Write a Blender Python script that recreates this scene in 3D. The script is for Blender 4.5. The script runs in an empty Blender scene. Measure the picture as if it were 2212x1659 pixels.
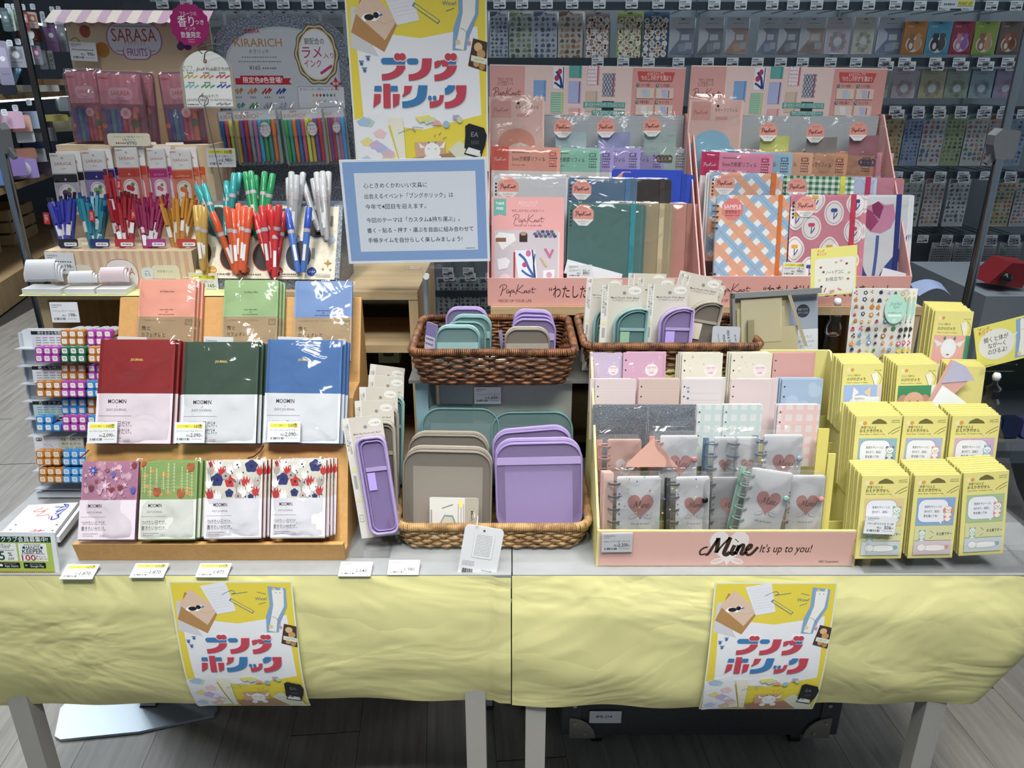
import bpy, math, random
from mathutils import Vector, Matrix
from math import sin, cos, tan, radians, pi, atan2, sqrt
sc = bpy.context.scene
RN = random.Random(11)
U = RN.uniform
# ---------------------------------------------------------------- camera, world, lights, exposure
F = 1662.0; PITCH = radians(21.6); CH = 1.5
cp, sp = cos(PITCH), sin(PITCH)
cam = bpy.data.cameras.new('camera'); cam.sensor_fit = 'HORIZONTAL'; cam.sensor_width = 36.0
cam.lens = 36.0 * F / 2212.0; cam.clip_start = .02; cam.clip_end = 100
camo = bpy.data.objects.new('camera', cam); sc.collection.objects.link(camo)
camo.location = (0, 0, CH); camo.rotation_euler = (pi/2 - PITCH, 0, 0); sc.camera = camo
sc.view_settings.view_transform = 'Standard'; sc.view_settings.look = 'None'
sc.view_settings.exposure = 0.55; sc.view_settings.gamma = 1.0
try: sc.view_settings.use_curve_mapping = False
except Exception: pass
sc.cycles.transparent_max_bounces = 24; sc.cycles.max_bounces = 6; sc.cycles.diffuse_bounces = 3
sc.cycles.glossy_bounces = 3; sc.cycles.transmission_bounces = 6; sc.cycles.sample_clamp_indirect = 4
sc.cycles.caustics_reflective = False; sc.cycles.caustics_refractive = False
wd = bpy.data.worlds.new('store_air'); sc.world = wd; wd.use_nodes = True
wb = wd.node_tree.nodes['Background']; wb.inputs[0].default_value = (.72, .86, 1, 1); wb.inputs[1].default_value = .26
def area(name, loc, size, power, target=None, col=(1, 1, 1), sy=None, spread=None):
    l = bpy.data.lights.new(name, 'AREA'); l.energy = power; l.color = col; l.size = size
    if spread: l.spread = radians(spread)
    if sy: l.shape = 'RECTANGLE'; l.size_y = sy
    o = bpy.data.objects.new(name, l); sc.collection.objects.link(o); o.location = loc
    d = Vector(target or (loc[0], loc[1], 0)) - Vector(loc)
    o.rotation_euler = d.to_track_quat('-Z', 'Y').to_euler(); return o
area('ceiling_lamp', (-.7, .75, 3.0), .22, 4.5, (-.6, 1.16, .7), (1, .985, .95), 1.1, 70)
area('ceiling_lamp', (.9, .75, 3.0), .22, 4.5, (.7, 1.16, .7), (1, .985, .95), 1.1, 70)
area('ceiling_lamp', (.1, .0, 2.9), 1.8, 8.2, (0, 1.12, .45), (1, 1, .97), .3, 65)
area('ceiling_lamp', (.5, 2.12, 3.1), 3.0, 15, (.5, 2.5, 1.2), (.85, .93, 1), .2, 110)
area('ceiling_lamp', (.2, 5.0, 3.0), 4.0, 14, (.2, 5.0, 0), (.85, .93, 1), .2)
area('ceiling_lamp', (-3.0, 4.2, 3.0), .25, 85, (-3.4, 5.2, .5), (.9, .96, 1), 2.4)
area('ceiling_lamp', (-2.4, 2.4, 3.0), .25, 15, (-2.0, 2.4, 0), (.80, .91, 1), 1.2, 100)
# ---------------------------------------------------------------- geometry of the picture
def ray(px, py):
    x = (px - 1106) / F; d = (py - 829.5) / F
    return Vector((x, cp - d * sp, -sp - d * cp))
def on_z(px, py, z): r = ray(px, py); return Vector((0, 0, CH)) + r * ((z - CH) / r.z)
def on_y(px, py, y): r = ray(px, py); return Vector((0, 0, CH)) + r * (y / r.y)
class PL:                                   # a leaning plane: foot line (y0, z0), lean in degrees, yaw in degrees about x0
    def __init__(s, y0, z0, lean=0, yaw=0, x0=0):
        t, a = radians(lean), radians(yaw)
        s.o = Vector((x0, y0, z0)); s.u = Vector((cos(a), sin(a), 0))
        s.v = Vector((-sin(a) * sin(t), cos(a) * sin(t), cos(t))); s.n = s.u.cross(s.v)
    def uv(s, px, py, off=0):
        r = ray(px, py); c = Vector((0, 0, CH)); k = (s.o + s.n * off - c).dot(s.n) / r.dot(s.n)
        p = c + r * k - s.o; return p.dot(s.u), p.dot(s.v)
    def mat(s, a, b, off=0, rot=0):
        m = Matrix((s.u, s.v, s.n)).transposed().to_4x4(); m.translation = s.o + s.u * a + s.v * b + s.n * off
        return m @ Matrix.Rotation(rot, 4, 'Z')
def fit(pl, tl, tr, h=None, bl=None, off=0):  # width, height and pose (origin bottom middle) of a card from pixel corners
    a = Vector(pl.uv(*tl, off)); b = Vector(pl.uv(*tr, off)); w = (b - a).length; ang = atan2(b.y - a.y, b.x - a.x)
    if bl is not None: c = Vector(pl.uv(*bl, off)); h = (a - c).length
    up = Vector((-sin(ang), cos(ang))); m = (a + b) / 2 - up * h
    return w, h, pl.mat(m.x, m.y, off, ang)
# ---------------------------------------------------------------- materials
def lin(h):
    if isinstance(h, tuple): return h[:3]
    h = h.lstrip('#'); h = h if len(h) == 6 else ''.join(q + q for q in h); c = [int(h[i:i + 2], 16) / 255 for i in (0, 2, 4)]
    c = tuple(v / 12.92 if v <= .04045 else ((v + .055) / 1.055) ** 2.4 for v in c); g = .2126 * c[0] + .7152 * c[1] + .0722 * c[2]
    return tuple(g + (v - g) * .94 for v in c)
_M = {}
def newmat(name):
    m = bpy.data.materials.new(name); m.use_nodes = True; return m, m.node_tree, m.node_tree.nodes['Principled BSDF']
def M(h, rough=.55, metal=0., coat=0., spec=.4):
    k = (h, rough, metal, coat, spec)
    if k not in _M:
        m, t, p = newmat('paint'); p.inputs['Base Color'].default_value = (*lin(h), 1)
        p.inputs['Roughness'].default_value = rough; p.inputs['Metallic'].default_value = metal
        p.inputs['Coat Weight'].default_value = coat; p.inputs['Coat Roughness'].default_value = .08
        p.inputs['Specular IOR Level'].default_value = spec; _M[k] = m
    return _M[k]
def attr_mat(name, rough=.6, coat=0., metal=0.):
    m, t, p = newmat(name); a = t.nodes.new('ShaderNodeVertexColor'); a.layer_name = 'Col'
    t.links.new(a.outputs['Color'], p.inputs['Base Color']); p.inputs['Roughness'].default_value = rough
    p.inputs['Coat Weight'].default_value = coat; p.inputs['Coat Roughness'].default_value = .1; p.inputs['Metallic'].default_value = metal
    p.inputs['Specular IOR Level'].default_value = .3; return m
PRINT = attr_mat('printed_ink', .6); GLOSSY = attr_mat('glossy_print', .45, .25); FOIL = attr_mat('gold_foil', .3, 0, .9)
def node(t, ty, **kw):
    n = t.nodes.new(ty)
    for k, v in kw.items():
        if k in n.inputs: n.inputs[k].default_value = v
        else: setattr(n, k, v)
    return n
def wood(name, c1, c2, scale=(1, 8, 8), rough=.55, bump=.1):
    m, t, p = newmat(name); g = node(t, 'ShaderNodeTexCoord'); mp = node(t, 'ShaderNodeMapping'); mp.inputs['Scale'].default_value = scale
    oi = node(t, 'ShaderNodeObjectInfo'); ad = node(t, 'ShaderNodeVectorMath', operation='ADD')
    n = node(t, 'ShaderNodeTexNoise', Scale=3., Detail=6., Roughness=.65, Distortion=.6); r = node(t, 'ShaderNodeValToRGB')
    r.color_ramp.elements[0].position = .32; r.color_ramp.elements[1].position = .7
    r.color_ramp.elements[0].color = (*lin(c1), 1); r.color_ramp.elements[1].color = (*lin(c2), 1)
    L = t.links.new; L(g.outputs['Object'], mp.inputs[0]); sm = node(t, 'ShaderNodeMath', operation='MULTIPLY'); sm.inputs[1].default_value = 40
    L(oi.outputs['Random'], sm.inputs[0]); L(mp.outputs[0], ad.inputs[0]); L(sm.outputs[0], ad.inputs[1]); L(ad.outputs[0], n.inputs['Vector'])
    L(n.outputs[0], r.inputs[0]); L(r.outputs[0], p.inputs['Base Color']); p.inputs['Roughness'].default_value = rough
    b = node(t, 'ShaderNodeBump', Strength=bump, Distance=.002); L(n.outputs[0], b.inputs['Height']); L(b.outputs[0], p.inputs['Normal']); return m
PINE = wood('pine_wood', '#b59a70', '#ccb48c', (1.2, 12, 12)); PINEV = wood('pine_wood_upright', '#b59a70', '#ccb48c', (12, 12, 1.2))
PLANK = wood('grey_wood_floor', '#7c766f', '#9a948c', (16, 1.1, 5), .42, .05)
CRATE = wood('crate_wood', '#b5946a', '#d0b184', (10, 1.5, 10))
OAK = wood('oak_board', '#a98a60', '#c2a478', (6, 1, 6))
KRAFT = wood('kraft_card', '#c4924e', '#cf9e5c', (30, 30, 30), .6, .03)
def noisy(name, c1, c2, sc_=40, rough=.6, bump=0., lo=.4, hi=.6, metal=0.):
    m, t, p = newmat(name); g = node(t, 'ShaderNodeTexCoord'); n = node(t, 'ShaderNodeTexNoise', Scale=float(sc_), Detail=4.); r = node(t, 'ShaderNodeValToRGB')
    r.color_ramp.elements[0].position = lo; r.color_ramp.elements[1].position = hi
    r.color_ramp.elements[0].color = (*lin(c1), 1); r.color_ramp.elements[1].color = (*lin(c2), 1)
    L = t.links.new; L(g.outputs['Object'], n.inputs['Vector']); L(n.outputs[0], r.inputs[0]); L(r.outputs[0], p.inputs['Base Color'])
    p.inputs['Roughness'].default_value = rough; p.inputs['Metallic'].default_value = metal
    if bump: b = node(t, 'ShaderNodeBump', Strength=bump, Distance=.004); L(n.outputs[0], b.inputs['Height']); L(b.outputs[0], p.inputs['Normal'])
    return m
GLITTER = noisy('glitter_board', '#566070', '#a4adb8', 260, .35, .3, .42, .72)
def film(name, tint='#ffffff', strength=.5, rough=.06, bump=.0, scale=30., base=.04, milky=0.):
    m = bpy.data.materials.new(name); m.use_nodes = True; t = m.node_tree; t.nodes.clear(); L = t.links.new
    o = node(t, 'ShaderNodeOutputMaterial'); tr = node(t, 'ShaderNodeBsdfTransparent'); tr.inputs[0].default_value = (*lin(tint), 1)
    gl = node(t, 'ShaderNodeBsdfGlossy'); gl.inputs['Roughness'].default_value = rough; gl.inputs['Color'].default_value = (1, 1, 1, 1)
    lw = node(t, 'ShaderNodeLayerWeight', Blend=.25); mu = node(t, 'ShaderNodeMath', operation='MULTIPLY_ADD'); mu.inputs[1].default_value = strength; mu.inputs[2].default_value = base
    mx = node(t, 'ShaderNodeMixShader'); L(lw.outputs['Fresnel'], mu.inputs[0]); L(mu.outputs[0], mx.inputs[0]); L(tr.outputs[0], mx.inputs[1]); L(gl.outputs[0], mx.inputs[2])
    last = mx
    if milky:
        df = node(t, 'ShaderNodeBsdfDiffuse'); df.inputs[0].default_value = (*lin(tint), 1); m2 = node(t, 'ShaderNodeMixShader'); m2.inputs[0].default_value = milky
        L(mx.outputs[0], m2.inputs[1]); L(df.outputs[0], m2.inputs[2]); last = m2
    if bump:
        g = node(t, 'ShaderNodeTexCoord'); n = node(t, 'ShaderNodeTexNoise', Scale=scale, Detail=2., Distortion=1.2); b = node(t, 'ShaderNodeBump', Strength=bump, Distance=.006)
        oi = node(t, 'ShaderNodeObjectInfo'); ad = node(t, 'ShaderNodeVectorMath', operation='ADD'); L(g.outputs['Object'], ad.inputs[0]); L(oi.outputs['Random'], ad.inputs[1])
        L(ad.outputs[0], n.inputs['Vector']); L(n.outputs[0], b.inputs['Height']); L(b.outputs[0], gl.inputs['Normal']); L(b.outputs[0], lw.inputs['Normal'])
    L(last.outputs[0], o.inputs[0]); return m
BAG = film('clear_bag_film', '#ffffff', .42, .09, .7, 16., .022); BAG2 = film('crumpled_bag_film', '#ffffff', .38, .12, .9, 24., .02)
ACRYL = film('clear_acrylic', '#ffffff', .28, .04, 0, 1, .015); PVC = film('clear_pvc', '#ffffff', .35, .1, .25, 12., .015, .04)
def mesh_cloth(h, a=.35):
    m = bpy.data.materials.new('mesh_cloth'); m.use_nodes = True; t = m.node_tree; p = t.nodes['Principled BSDF']
    p.inputs['Base Color'].default_value = (*lin(h), 1); p.inputs['Roughness'].default_value = .5; p.inputs['Alpha'].default_value = a
    p.inputs['Coat Weight'].default_value = .3; return m
# ---------------------------------------------------------------- mesh builders
class MB:
    def __init__(s): s.v = []; s.f = []; s.c = []; s.sm = []; s.col = '#ffffff'
    def add(s, vs, fs, col=None, smooth=False):
        n = len(s.v); s.v += [tuple(v) for v in vs]; s.f += [tuple(i + n for i in f) for f in fs]
        s.c += [col or s.col] * len(fs); s.sm += [smooth] * len(fs); return s
    def box(s, x0, x1, y0, y1, z0, z1, col=None, m=None):
        v = [Vector((x, y, z)) for z in (z0, z1) for y in (y0, y1) for x in (x0, x1)]
        if m: v = [m @ p for p in v]
        return s.add(v, [(0, 2, 3, 1), (4, 5, 7, 6), (0, 1, 5, 4), (1, 3, 7, 5), (3, 2, 6, 7), (2, 0, 4, 6)], col)
    def prism(s, pts, z0, z1, col=None, m=None, smooth=False):   # 2D outline (x,y) ccw from z0 to z1
        n = len(pts); v = [Vector((x, y, z0)) for x, y in pts] + [Vector((x, y, z1)) for x, y in pts]
        if m: v = [m @ p for p in v]
        k = len(s.v); s.add(v, [tuple(range(n - 1, -1, -1)), tuple(range(n, 2 * n))], col)
        s.f += [(k + i, k + (i + 1) % n, k + n + (i + 1) % n, k + n + i) for i in range(n)]; s.c += [col or s.col] * n; s.sm += [smooth] * n; return s
    def tube(s, pts, r, n=8, col=None, closed=False, cap=True, flat=1.):
        pts = [Vector(p) for p in pts]; N = len(pts); rr = r if isinstance(r, (list, tuple)) else [r] * N; vs = []
        up = None
        for i, p in enumerate(pts):
            a = pts[(i - 1) % N] if (closed or i > 0) else p; b = pts[(i + 1) % N] if (closed or i < N - 1) else p
            t = (b - a).normalized() if (b - a).length > 1e-9 else Vector((0, 0, 1))
            if up is None: up = t.orthogonal().normalized()
            up = (up - t * up.dot(t)); up = up.normalized() if up.length > 1e-6 else t.orthogonal().normalized()
            w = t.cross(up)
            for k in range(n): q = 2 * pi * k / n; vs.append(p + (up * cos(q) + w * sin(q) * flat) * rr[i])
        fs = []
        for i in range(N if closed else N - 1):
            for k in range(n):
                j = (i + 1) % N; fs.append((i * n + k, i * n + (k + 1) % n, j * n + (k + 1) % n, j * n + k))
        s.add(vs, fs, col, True)
        if cap and not closed: s.add([vs[k] for k in range(n)], [tuple(range(n - 1, -1, -1))], col); s.add([vs[(N - 1) * n + k] for k in range(n)], [tuple(range(n))], col)
        return s
    def cyl(s, a, b, r, n=12, col=None): return s.tube([a, b], r, n, col)
    def lathe(s, prof, n=16, col=None, m=None):
        vs = [Vector((r * cos(2 * pi * k / n), r * sin(2 * pi * k / n), z)) for r, z in prof for k in range(n)]
        if m: vs = [m @ v for v in vs]
        return s.add(vs, [(i * n + k, i * n + (k + 1) % n, (i + 1) * n + (k + 1) % n, (i + 1) * n + k) for i in range(len(prof) - 1) for k in range(n)], col, True)
    def mesh(s, name):
        me = bpy.data.meshes.new(name); me.from_pydata(s.v, [], s.f); cols = []
        ca = me.color_attributes.new('Col', 'FLOAT_COLOR', 'CORNER'); cc = {}
        for f, c in zip(s.f, s.c):
            if c not in cc: cc[c] = (*lin(c), 1.)
            cols += list(cc[c]) * len(f)
        if len(ca.data) * 4 == len(cols): ca.data.foreach_set('color', cols)
        if any(s.sm): me.polygons.foreach_set('use_smooth', s.sm)
        me.update(); return me
def put(name, me, mat, parent=None, mw=None, label=None, cat=None, group=None, kind=None):
    if isinstance(me, MB): me = me.mesh(name)
    if mat is not None and not me.materials: me.materials.append(mat)
    o = bpy.data.objects.new(name, me); sc.collection.objects.link(o)
    if parent: o.parent = parent
    if mw is not None: o.matrix_basis = mw
    return tag(o, label, cat, group, kind)
def tag(o, label=None, cat=None, group=None, kind=None):
    for k, v in (('label', label), ('category', cat), ('group', group), ('kind', kind)):
        if v: o[k] = v
    return o
def thing(name, label, cat, mw=None, group=None):
    o = bpy.data.objects.new(name, None); sc.collection.objects.link(o); o.empty_display_size = .02
    if mw is not None: o.matrix_basis = mw
    return tag(o, label, cat, group)
def struct(name, me, mat, mw=None): return put(name, me, mat, None, mw, kind='structure')
def dup(root, mw, label=None, group=None, skip=()):
    def cpy(o, par):
        c = o.copy(); sc.collection.objects.link(c)
        if par: c.parent = par
        for ch in kids.get(o, ()):
            if ch.name.split('.')[0] not in skip: cpy(ch, c)
        return c
    kids = {}
    for o in [root] + list(root.children_recursive):
        kids[o] = list(o.children)
    r = cpy(root, None); r.matrix_basis = mw
    if label: r['label'] = label
    if group: r['group'] = group
    return r
T = Matrix.Translation
ORD = ('first', 'second', 'third', 'fourth', 'fifth', 'sixth', 'seventh', 'eighth', 'ninth', 'tenth', 'eleventh', 'twelfth', 'thirteenth', 'fourteenth', 'fifteenth', 'sixteenth', 'seventeenth', 'eighteenth')
def rrect(w, h, r, n=4, x=0, y=0):
    p = []
    for cx, cy, a in ((w / 2 - r, h / 2 - r, 0), (-w / 2 + r, h / 2 - r, 90), (-w / 2 + r, -h / 2 + r, 180), (w / 2 - r, -h / 2 + r, 270)):
        for k in range(n + 1): q = radians(a + 90 * k / n); p.append((x + cx + r * cos(q), y + cy + r * sin(q)))
    return p
# ---------------------------------------------------------------- flat print
_G = {}
def glyphs(body, bold, font):
    k = (body, bold)
    if k not in _G:
        cu = bpy.data.curves.new('t', 'FONT'); cu.body = body; cu.size = 1; cu.resolution_u = 2; cu.offset = bold * .4; cu.fill_mode = 'FRONT'
        o = bpy.data.objects.new('t', cu); sc.collection.objects.link(o); dg = bpy.context.evaluated_depsgraph_get()
        me = bpy.data.meshes.new_from_object(o.evaluated_get(dg)); sc.collection.objects.unlink(o); bpy.data.objects.remove(o)
        v = [(p.co.x, p.co.y) for p in me.vertices]; f = [tuple(p.vertices) for p in me.polygons]; bpy.data.meshes.remove(me); bpy.data.curves.remove(cu)
        _G[k] = (v, f)
    return _G[k]
class Art(MB):                             # fractions of a w x h sheet, origin top left; built around the sheet's bottom middle
    def __init__(s, w, h, z=.0004): super().__init__(); s.w = w; s.h = h; s.z = z; s.st = 2.5e-5; s.warp = None
    def p(s, x, y): return ((x - .5) * s.w, (1 - y) * s.h, s.z)
    def poly(s, pts, col, up=True):
        s.add([s.p(x, y) for x, y in pts], [tuple(range(len(pts)))], col)
        if up: s.z += s.st
        return s
    def rect(s, x0, y0, x1, y1, col, up=True): return s.poly([(x0, y1), (x1, y1), (x1, y0), (x0, y0)], col, up)
    def ell(s, cx, cy, r, col, ry=None, n=18, up=True, rot=0., k=0., kn=0, a0=0., a1=360.):   # r in sheet widths; k = scallop depth
        pts = []; ry = r if ry is None else ry; full = a1 - a0 >= 360
        for i in range(n if full else n + 1):
            q = radians(a0) + radians(a1 - a0) * i / n; kk = 1 + k * cos(q * kn); x, y = r * kk * cos(q), ry * kk * sin(q)
            x, y = x * cos(rot) - y * sin(rot), x * sin(rot) + y * cos(rot); pts.append((cx + x, cy - y * s.w / s.h))
        return s.poly(pts, col, up)
    def rr(s, x0, y0, x1, y1, rad, col, up=True):
        W, H = (x1 - x0) * s.w, (y1 - y0) * s.h; rad = min(rad * s.w, W / 2.01, H / 2.01)
        pts = rrect(W, H, rad, 4); cx, cy = (x0 + x1) / 2, (y0 + y1) / 2
        return s.poly([(cx + a / s.w, cy - b / s.h) for a, b in pts], col, up)
    def line(s, pts, wd, col, up=True, closed=False):
        wd = wd * s.w / 2; P = [Vector((x * s.w, -y * s.h)) for x, y in pts]
        if closed: P.append(P[0])
        N = len(P); vs = []
        for i in range(N):
            a = P[max(i - 1, 0)]; b = P[min(i + 1, N - 1)]
            if closed and i in (0, N - 1): a, b = P[N - 2], P[1]
            d = (b - a); d = d.normalized() if d.length > 0 else Vector((1, 0)); nn = Vector((-d.y, d.x)) * wd
            for q in (P[i] + nn, P[i] - nn): vs.append((q.x - .5 * s.w, q.y + s.h, s.z))
        s.add(vs, [(2 * i + 1, 2 * i + 3, 2 * i + 2, 2 * i) for i in range(N - 1)], col)
        if up: s.z += s.st
        return s
    def curve(s, pts, wd, col, up=True, n=5):                    # Catmull-Rom stroke
        out = []; P = [pts[0]] + list(pts) + [pts[-1]]
        for i in range(1, len(P) - 2):
            for k in range(n):
                t = k / n; a, b, c, d = P[i - 1], P[i], P[i + 1], P[i + 2]
                out.append(tuple(.5 * (2 * b[j] + (c[j] - a[j]) * t + (2 * a[j] - 5 * b[j] + 4 * c[j] - d[j]) * t * t + (3 * b[j] - a[j] - 3 * c[j] + d[j]) * t ** 3) for j in (0, 1)))
        out.append(pts[-1]); return s.line(out, wd, col, up)
    def text(s, body, x, y, size, col, al='c', bold=0., sx=1., shear=0., rot=0., up=True, width=None):   # y = middle of the line, size = cap height in sheet widths
        v, f = glyphs(body, bold, None)
        if not v: return s
        x0 = min(a for a, b in v); x1 = max(a for a, b in v); k = size * s.w / .72
        if width: sx = width * s.w / ((x1 - x0) * k)
        ox = {'c': -(x0 + x1) / 2, 'l': -x0, 'r': -x1}[al]; cx, cy, z = s.p(x, y); c, d = cos(rot), sin(rot); vs = []
        for a, b in v:
            b2 = (b - .36) * k; a2 = (a + ox) * k * sx + shear * b2; vs.append((cx + a2 * c - b2 * d, cy + a2 * d + b2 * c, z))
        s.add(vs, f, col)
        if up: s.z += s.st
        return s
    def bars(s, x0, y0, x1, y1, col='#222222', n=16):            # bar code
        x = x0; i = 0; rr_ = random.Random(int(x0 * 999) + n)
        while x < x1:
            w = rr_.choice((.4, .7, 1.2)) * (x1 - x0) / n; 
            if i % 2 == 0: s.rect(x, y0, min(x + w, x1), y1, col, False)
            x += w; i += 1
        s.z += s.st; return s
    def dashes(s, x0, x1, y, hgt, col, n=8, up=True):             # a line of print too small to read
        rr_ = random.Random(int(y * 1000) + n); x = x0; st = (x1 - x0) / n
        for i in range(n):
            g = st * rr_.uniform(.6, .85); s.rect(x, y - hgt / 2, x + g, y + hgt / 2, col, False); x += st
        if up: s.z += s.st
        return s
def clip(P, ax, lim, sgn):
    out = []
    for i in range(len(P)):
        a, b = P[i], P[(i + 1) % len(P)]; da, db = (a[ax] - lim) * sgn, (b[ax] - lim) * sgn
        if da >= 0: out.append(a)
        if (da > 0 and db < 0) or (da < 0 and db > 0): t = da / (da - db); out.append(tuple(a[k] + (b[k] - a[k]) * t for k in range(3)))
    return out
def trim(a):                                 # keep print inside its sheet
    V, Fc, C = [], [], []; e = 1e-5
    for f, c in zip(a.f, a.c):
        P = [a.v[i] for i in f]
        if any(abs(p[0]) > a.w / 2 + .0006 or p[1] < -.0006 or p[1] > a.h + .0006 for p in P):
            for ax, lim, sg in ((0, -a.w / 2, 1), (0, a.w / 2, -1), (1, 0, 1), (1, a.h, -1)):
                P = clip(P, ax, lim, sg)
                if len(P) < 3: break
        if len(P) > 2: n = len(V); V += P; Fc.append(tuple(range(n, n + len(P)))); C.append(c)
    a.v, a.f, a.c = V, Fc, C; a.sm = [False] * len(Fc)
def slab(w, h, t, rad=0., n=3):             # card blank in front of its back: front face at z=0
    m = MB(); pts = rrect(w, h, rad, n, 0, h / 2) if rad else [(w / 2, h), (-w / 2, h), (-w / 2, 0), (w / 2, 0)]
    return m.prism(pts, -t, 0)
def sleeve(w, h, t, over=.006, top=.012, seed=0, amp=.0015, nx=12, ny=14):   # clear bag round a card
    m = MB(); r = random.Random(seed); W = w + over * 2; H = h + top + over; vs = []
    ph = [r.uniform(0, 6.3) for _ in range(6)]
    for j in range(ny + 1):
        for i in range(nx + 1):
            x = -W / 2 + W * i / nx; y = -over + H * j / ny; e = min(1, 4 * min(i, nx - i, j + 1, ny - j) / nx)
            z = .0012 + e * amp * (1.2 + sin(x * 70 + ph[0] + y * 40) + .8 * sin(y * 95 + ph[1] - x * 55) + .5 * sin(x * 160 + y * 130 + ph[2]))
            z = max(z, .0011)
            if i in (0, nx) or j == ny or j == 0: z = -t / 2
            vs.append((x, y, z))
    m.add(vs, [(j * (nx + 1) + i, j * (nx + 1) + i + 1, (j + 1) * (nx + 1) + i + 1, (j + 1) * (nx + 1) + i) for j in range(ny) for i in range(nx)], None, True)
    return m
def card(name, label, cat, pose, t=.004, col='#e9e9e9', art=None, rad=0., group=None, bag=None, seed=0, top=.012, over=.005, artmat=None, amp=.0015, bodymat=None):
    w, h, mw = pose
    o = put(name, slab(w, h, t, rad), bodymat or M(col), None, mw, label, cat, group)
    if art is not None:
        a = Art(w, h); art(a); trim(a)
        if a.f: put('printed_face', a, artmat or PRINT, o)
    if bag is not None: put('clear_sleeve', sleeve(w, h, t, over, top, seed, amp), bag, o)
    return o
def stack(o, n, dz, dx=0., dy=0., label=None, group=None, skip=(), jit=.0006):
    base = o.matrix_basis.copy(); res = []; words = ['second', 'third', 'fourth', 'fifth', 'sixth', 'seventh', 'eighth', 'ninth']
    for i in range(1, n + 1):
        res.append(dup(o, base @ T((dx * i + U(-jit, jit), dy * i + U(-jit, jit), -dz * i)) @ Matrix.Rotation(U(-.006, .006), 4, 'Z'), label.format(words[i - 1]) if label else None, group, skip))
    return res
# ================================================================ the setting
m = MB(); m.box(-9, 6, -3, 12, -.06, -.012); fl = struct('floor', m, M('#3a3632'))
pm = MB(); pm.box(-.0825, .0825, 0, 1.2, -.011, 0); pmesh = pm.mesh('floor_plank'); pmesh.materials.append(PLANK)
pr = Matrix.Rotation(radians(5), 4, 'Z'); k = 0
for i in range(-17, 13):
    off = ((i * 7) % 10) / 10 * 1.2
    for j in range(-1, 6):
        p = pr @ Vector((i * .166, .4 + j * 1.205 - off + .6, 0))
        X, Y = p.x, p.y
        if Y > 6.5 or Y < .1 or k > 290: continue
        o = put('floor_plank', pmesh, None, fl, T((X, Y, 0)) @ pr); k += 1
m = MB(); m.box(-9, 6, 9.0, 9.1, 0, 3.2); struct('wall_back', m, M('#39424a'))
m = MB(); m.box(-9, 6, -3, 12, 3.2, 3.25); struct('ceiling', m, M('#c9ccd0', .8))
# ---------------------------------------------------------------- tables and cloths
GREYTOP = noisy('grey_laminate', '#979a9b', '#9c9fa0', 25, .45)
LEGM = M('#a5a39c', .5)
def table(x0, x1, rot, label, legx):
    t = thing('display_table', label, 'table', Matrix.Rotation(rot, 4, 'Z'))
    m = MB(); m.box(x0, x1, 1.12, 1.565, .672, .70); put('tabletop', m, GREYTOP, t)
    m = MB(); m.box(x0 + .03, x1 - .03, 1.15, 1.55, .63, .672); put('apron', m, LEGM, t)
    for lx in legx:
        for ly in (1.125, 1.525):
            m = MB(); m.box(lx - .019, lx + .019, ly, ly + .035, 0, .665); put('leg', m, LEGM, t)
            m = MB(); m.box(lx - .021, lx + .021, ly - .002, ly + .037, 0, .012); put('foot_cap', m, M('#2b2a28'), t)
    return t
table(-.995, -.001, radians(.0), 'grey topped display table under the journals and baskets, yellow paper taped along its edge', (-.93, -.069))
table(.001, .985, 0, 'grey topped display table holding the pink and yellow box and the sticky note rack', (.045, .80))
def cloth_mat():
    m, t, p = newmat('yellow_craft_paper'); g = node(t, 'ShaderNodeTexCoord'); L = t.links.new
    mp = node(t, 'ShaderNodeMapping'); mp.inputs['Scale'].default_value = (1, 1, 1.6); L(g.outputs['Object'], mp.inputs[0])
    n = node(t, 'ShaderNodeTexNoise', Scale=3.2, Detail=3., Roughness=.5, Distortion=1.0); v = node(t, 'ShaderNodeTexVoronoi', Scale=4.); v.feature = 'DISTANCE_TO_EDGE'
    w = node(t, 'ShaderNodeMixRGB', blend_type='ADD'); w.inputs[0].default_value = .35
    L(mp.outputs[0], n.inputs['Vector']); L(mp.outputs[0], w.inputs[1]); L(n.outputs['Color'], w.inputs[2]); L(w.outputs[0], v.inputs['Vector'])
    a = node(t, 'ShaderNodeMath', operation='MULTIPLY_ADD'); a.inputs[1].default_value = .35; L(v.outputs['Distance'], a.inputs[0]); L(n.outputs[0], a.inputs[2])
    b = node(t, 'ShaderNodeBump', Strength=.85, Distance=.016); L(a.outputs[0], b.inputs['Height']); L(b.outputs[0], p.inputs['Normal'])
    p.inputs['Base Color'].default_value = (*lin('#dfda94'), 1); p.inputs['Roughness'].default_value = .62; return m
CLOTH = cloth_mat()
def drape(name, f, nu, nv, label):
    m = MB(); vs = [f(i / nu, j / nv) for j in range(nv + 1) for i in range(nu + 1)]
    m.add(vs, [(j * (nu + 1) + i, (j + 1) * (nu + 1) + i, (j + 1) * (nu + 1) + i + 1, j * (nu + 1) + i + 1) for j in range(nv) for i in range(nu)], None, True)
    return put(name, m, CLOTH, None, None, label, 'paper cover')
def crease(x, z): return .004 * sin(9 * x + 14 * z) * sin(23 * z + 5 * x) + .0025 * sin(31 * x - 17 * z + 2 * sin(12 * z))
def fL(u, v):
    x = -1.02 + u * 1.018; z = .7 - v * (.302 - .012 * u + .006 * sin(7 * u)); c = v ** 3
    return (x, 1.1175 - .007 * min(1, v * 5) + crease(x, z) * v - .012 * v + .035 * c * v + (.0 if u < .97 else -.006), z)
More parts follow.
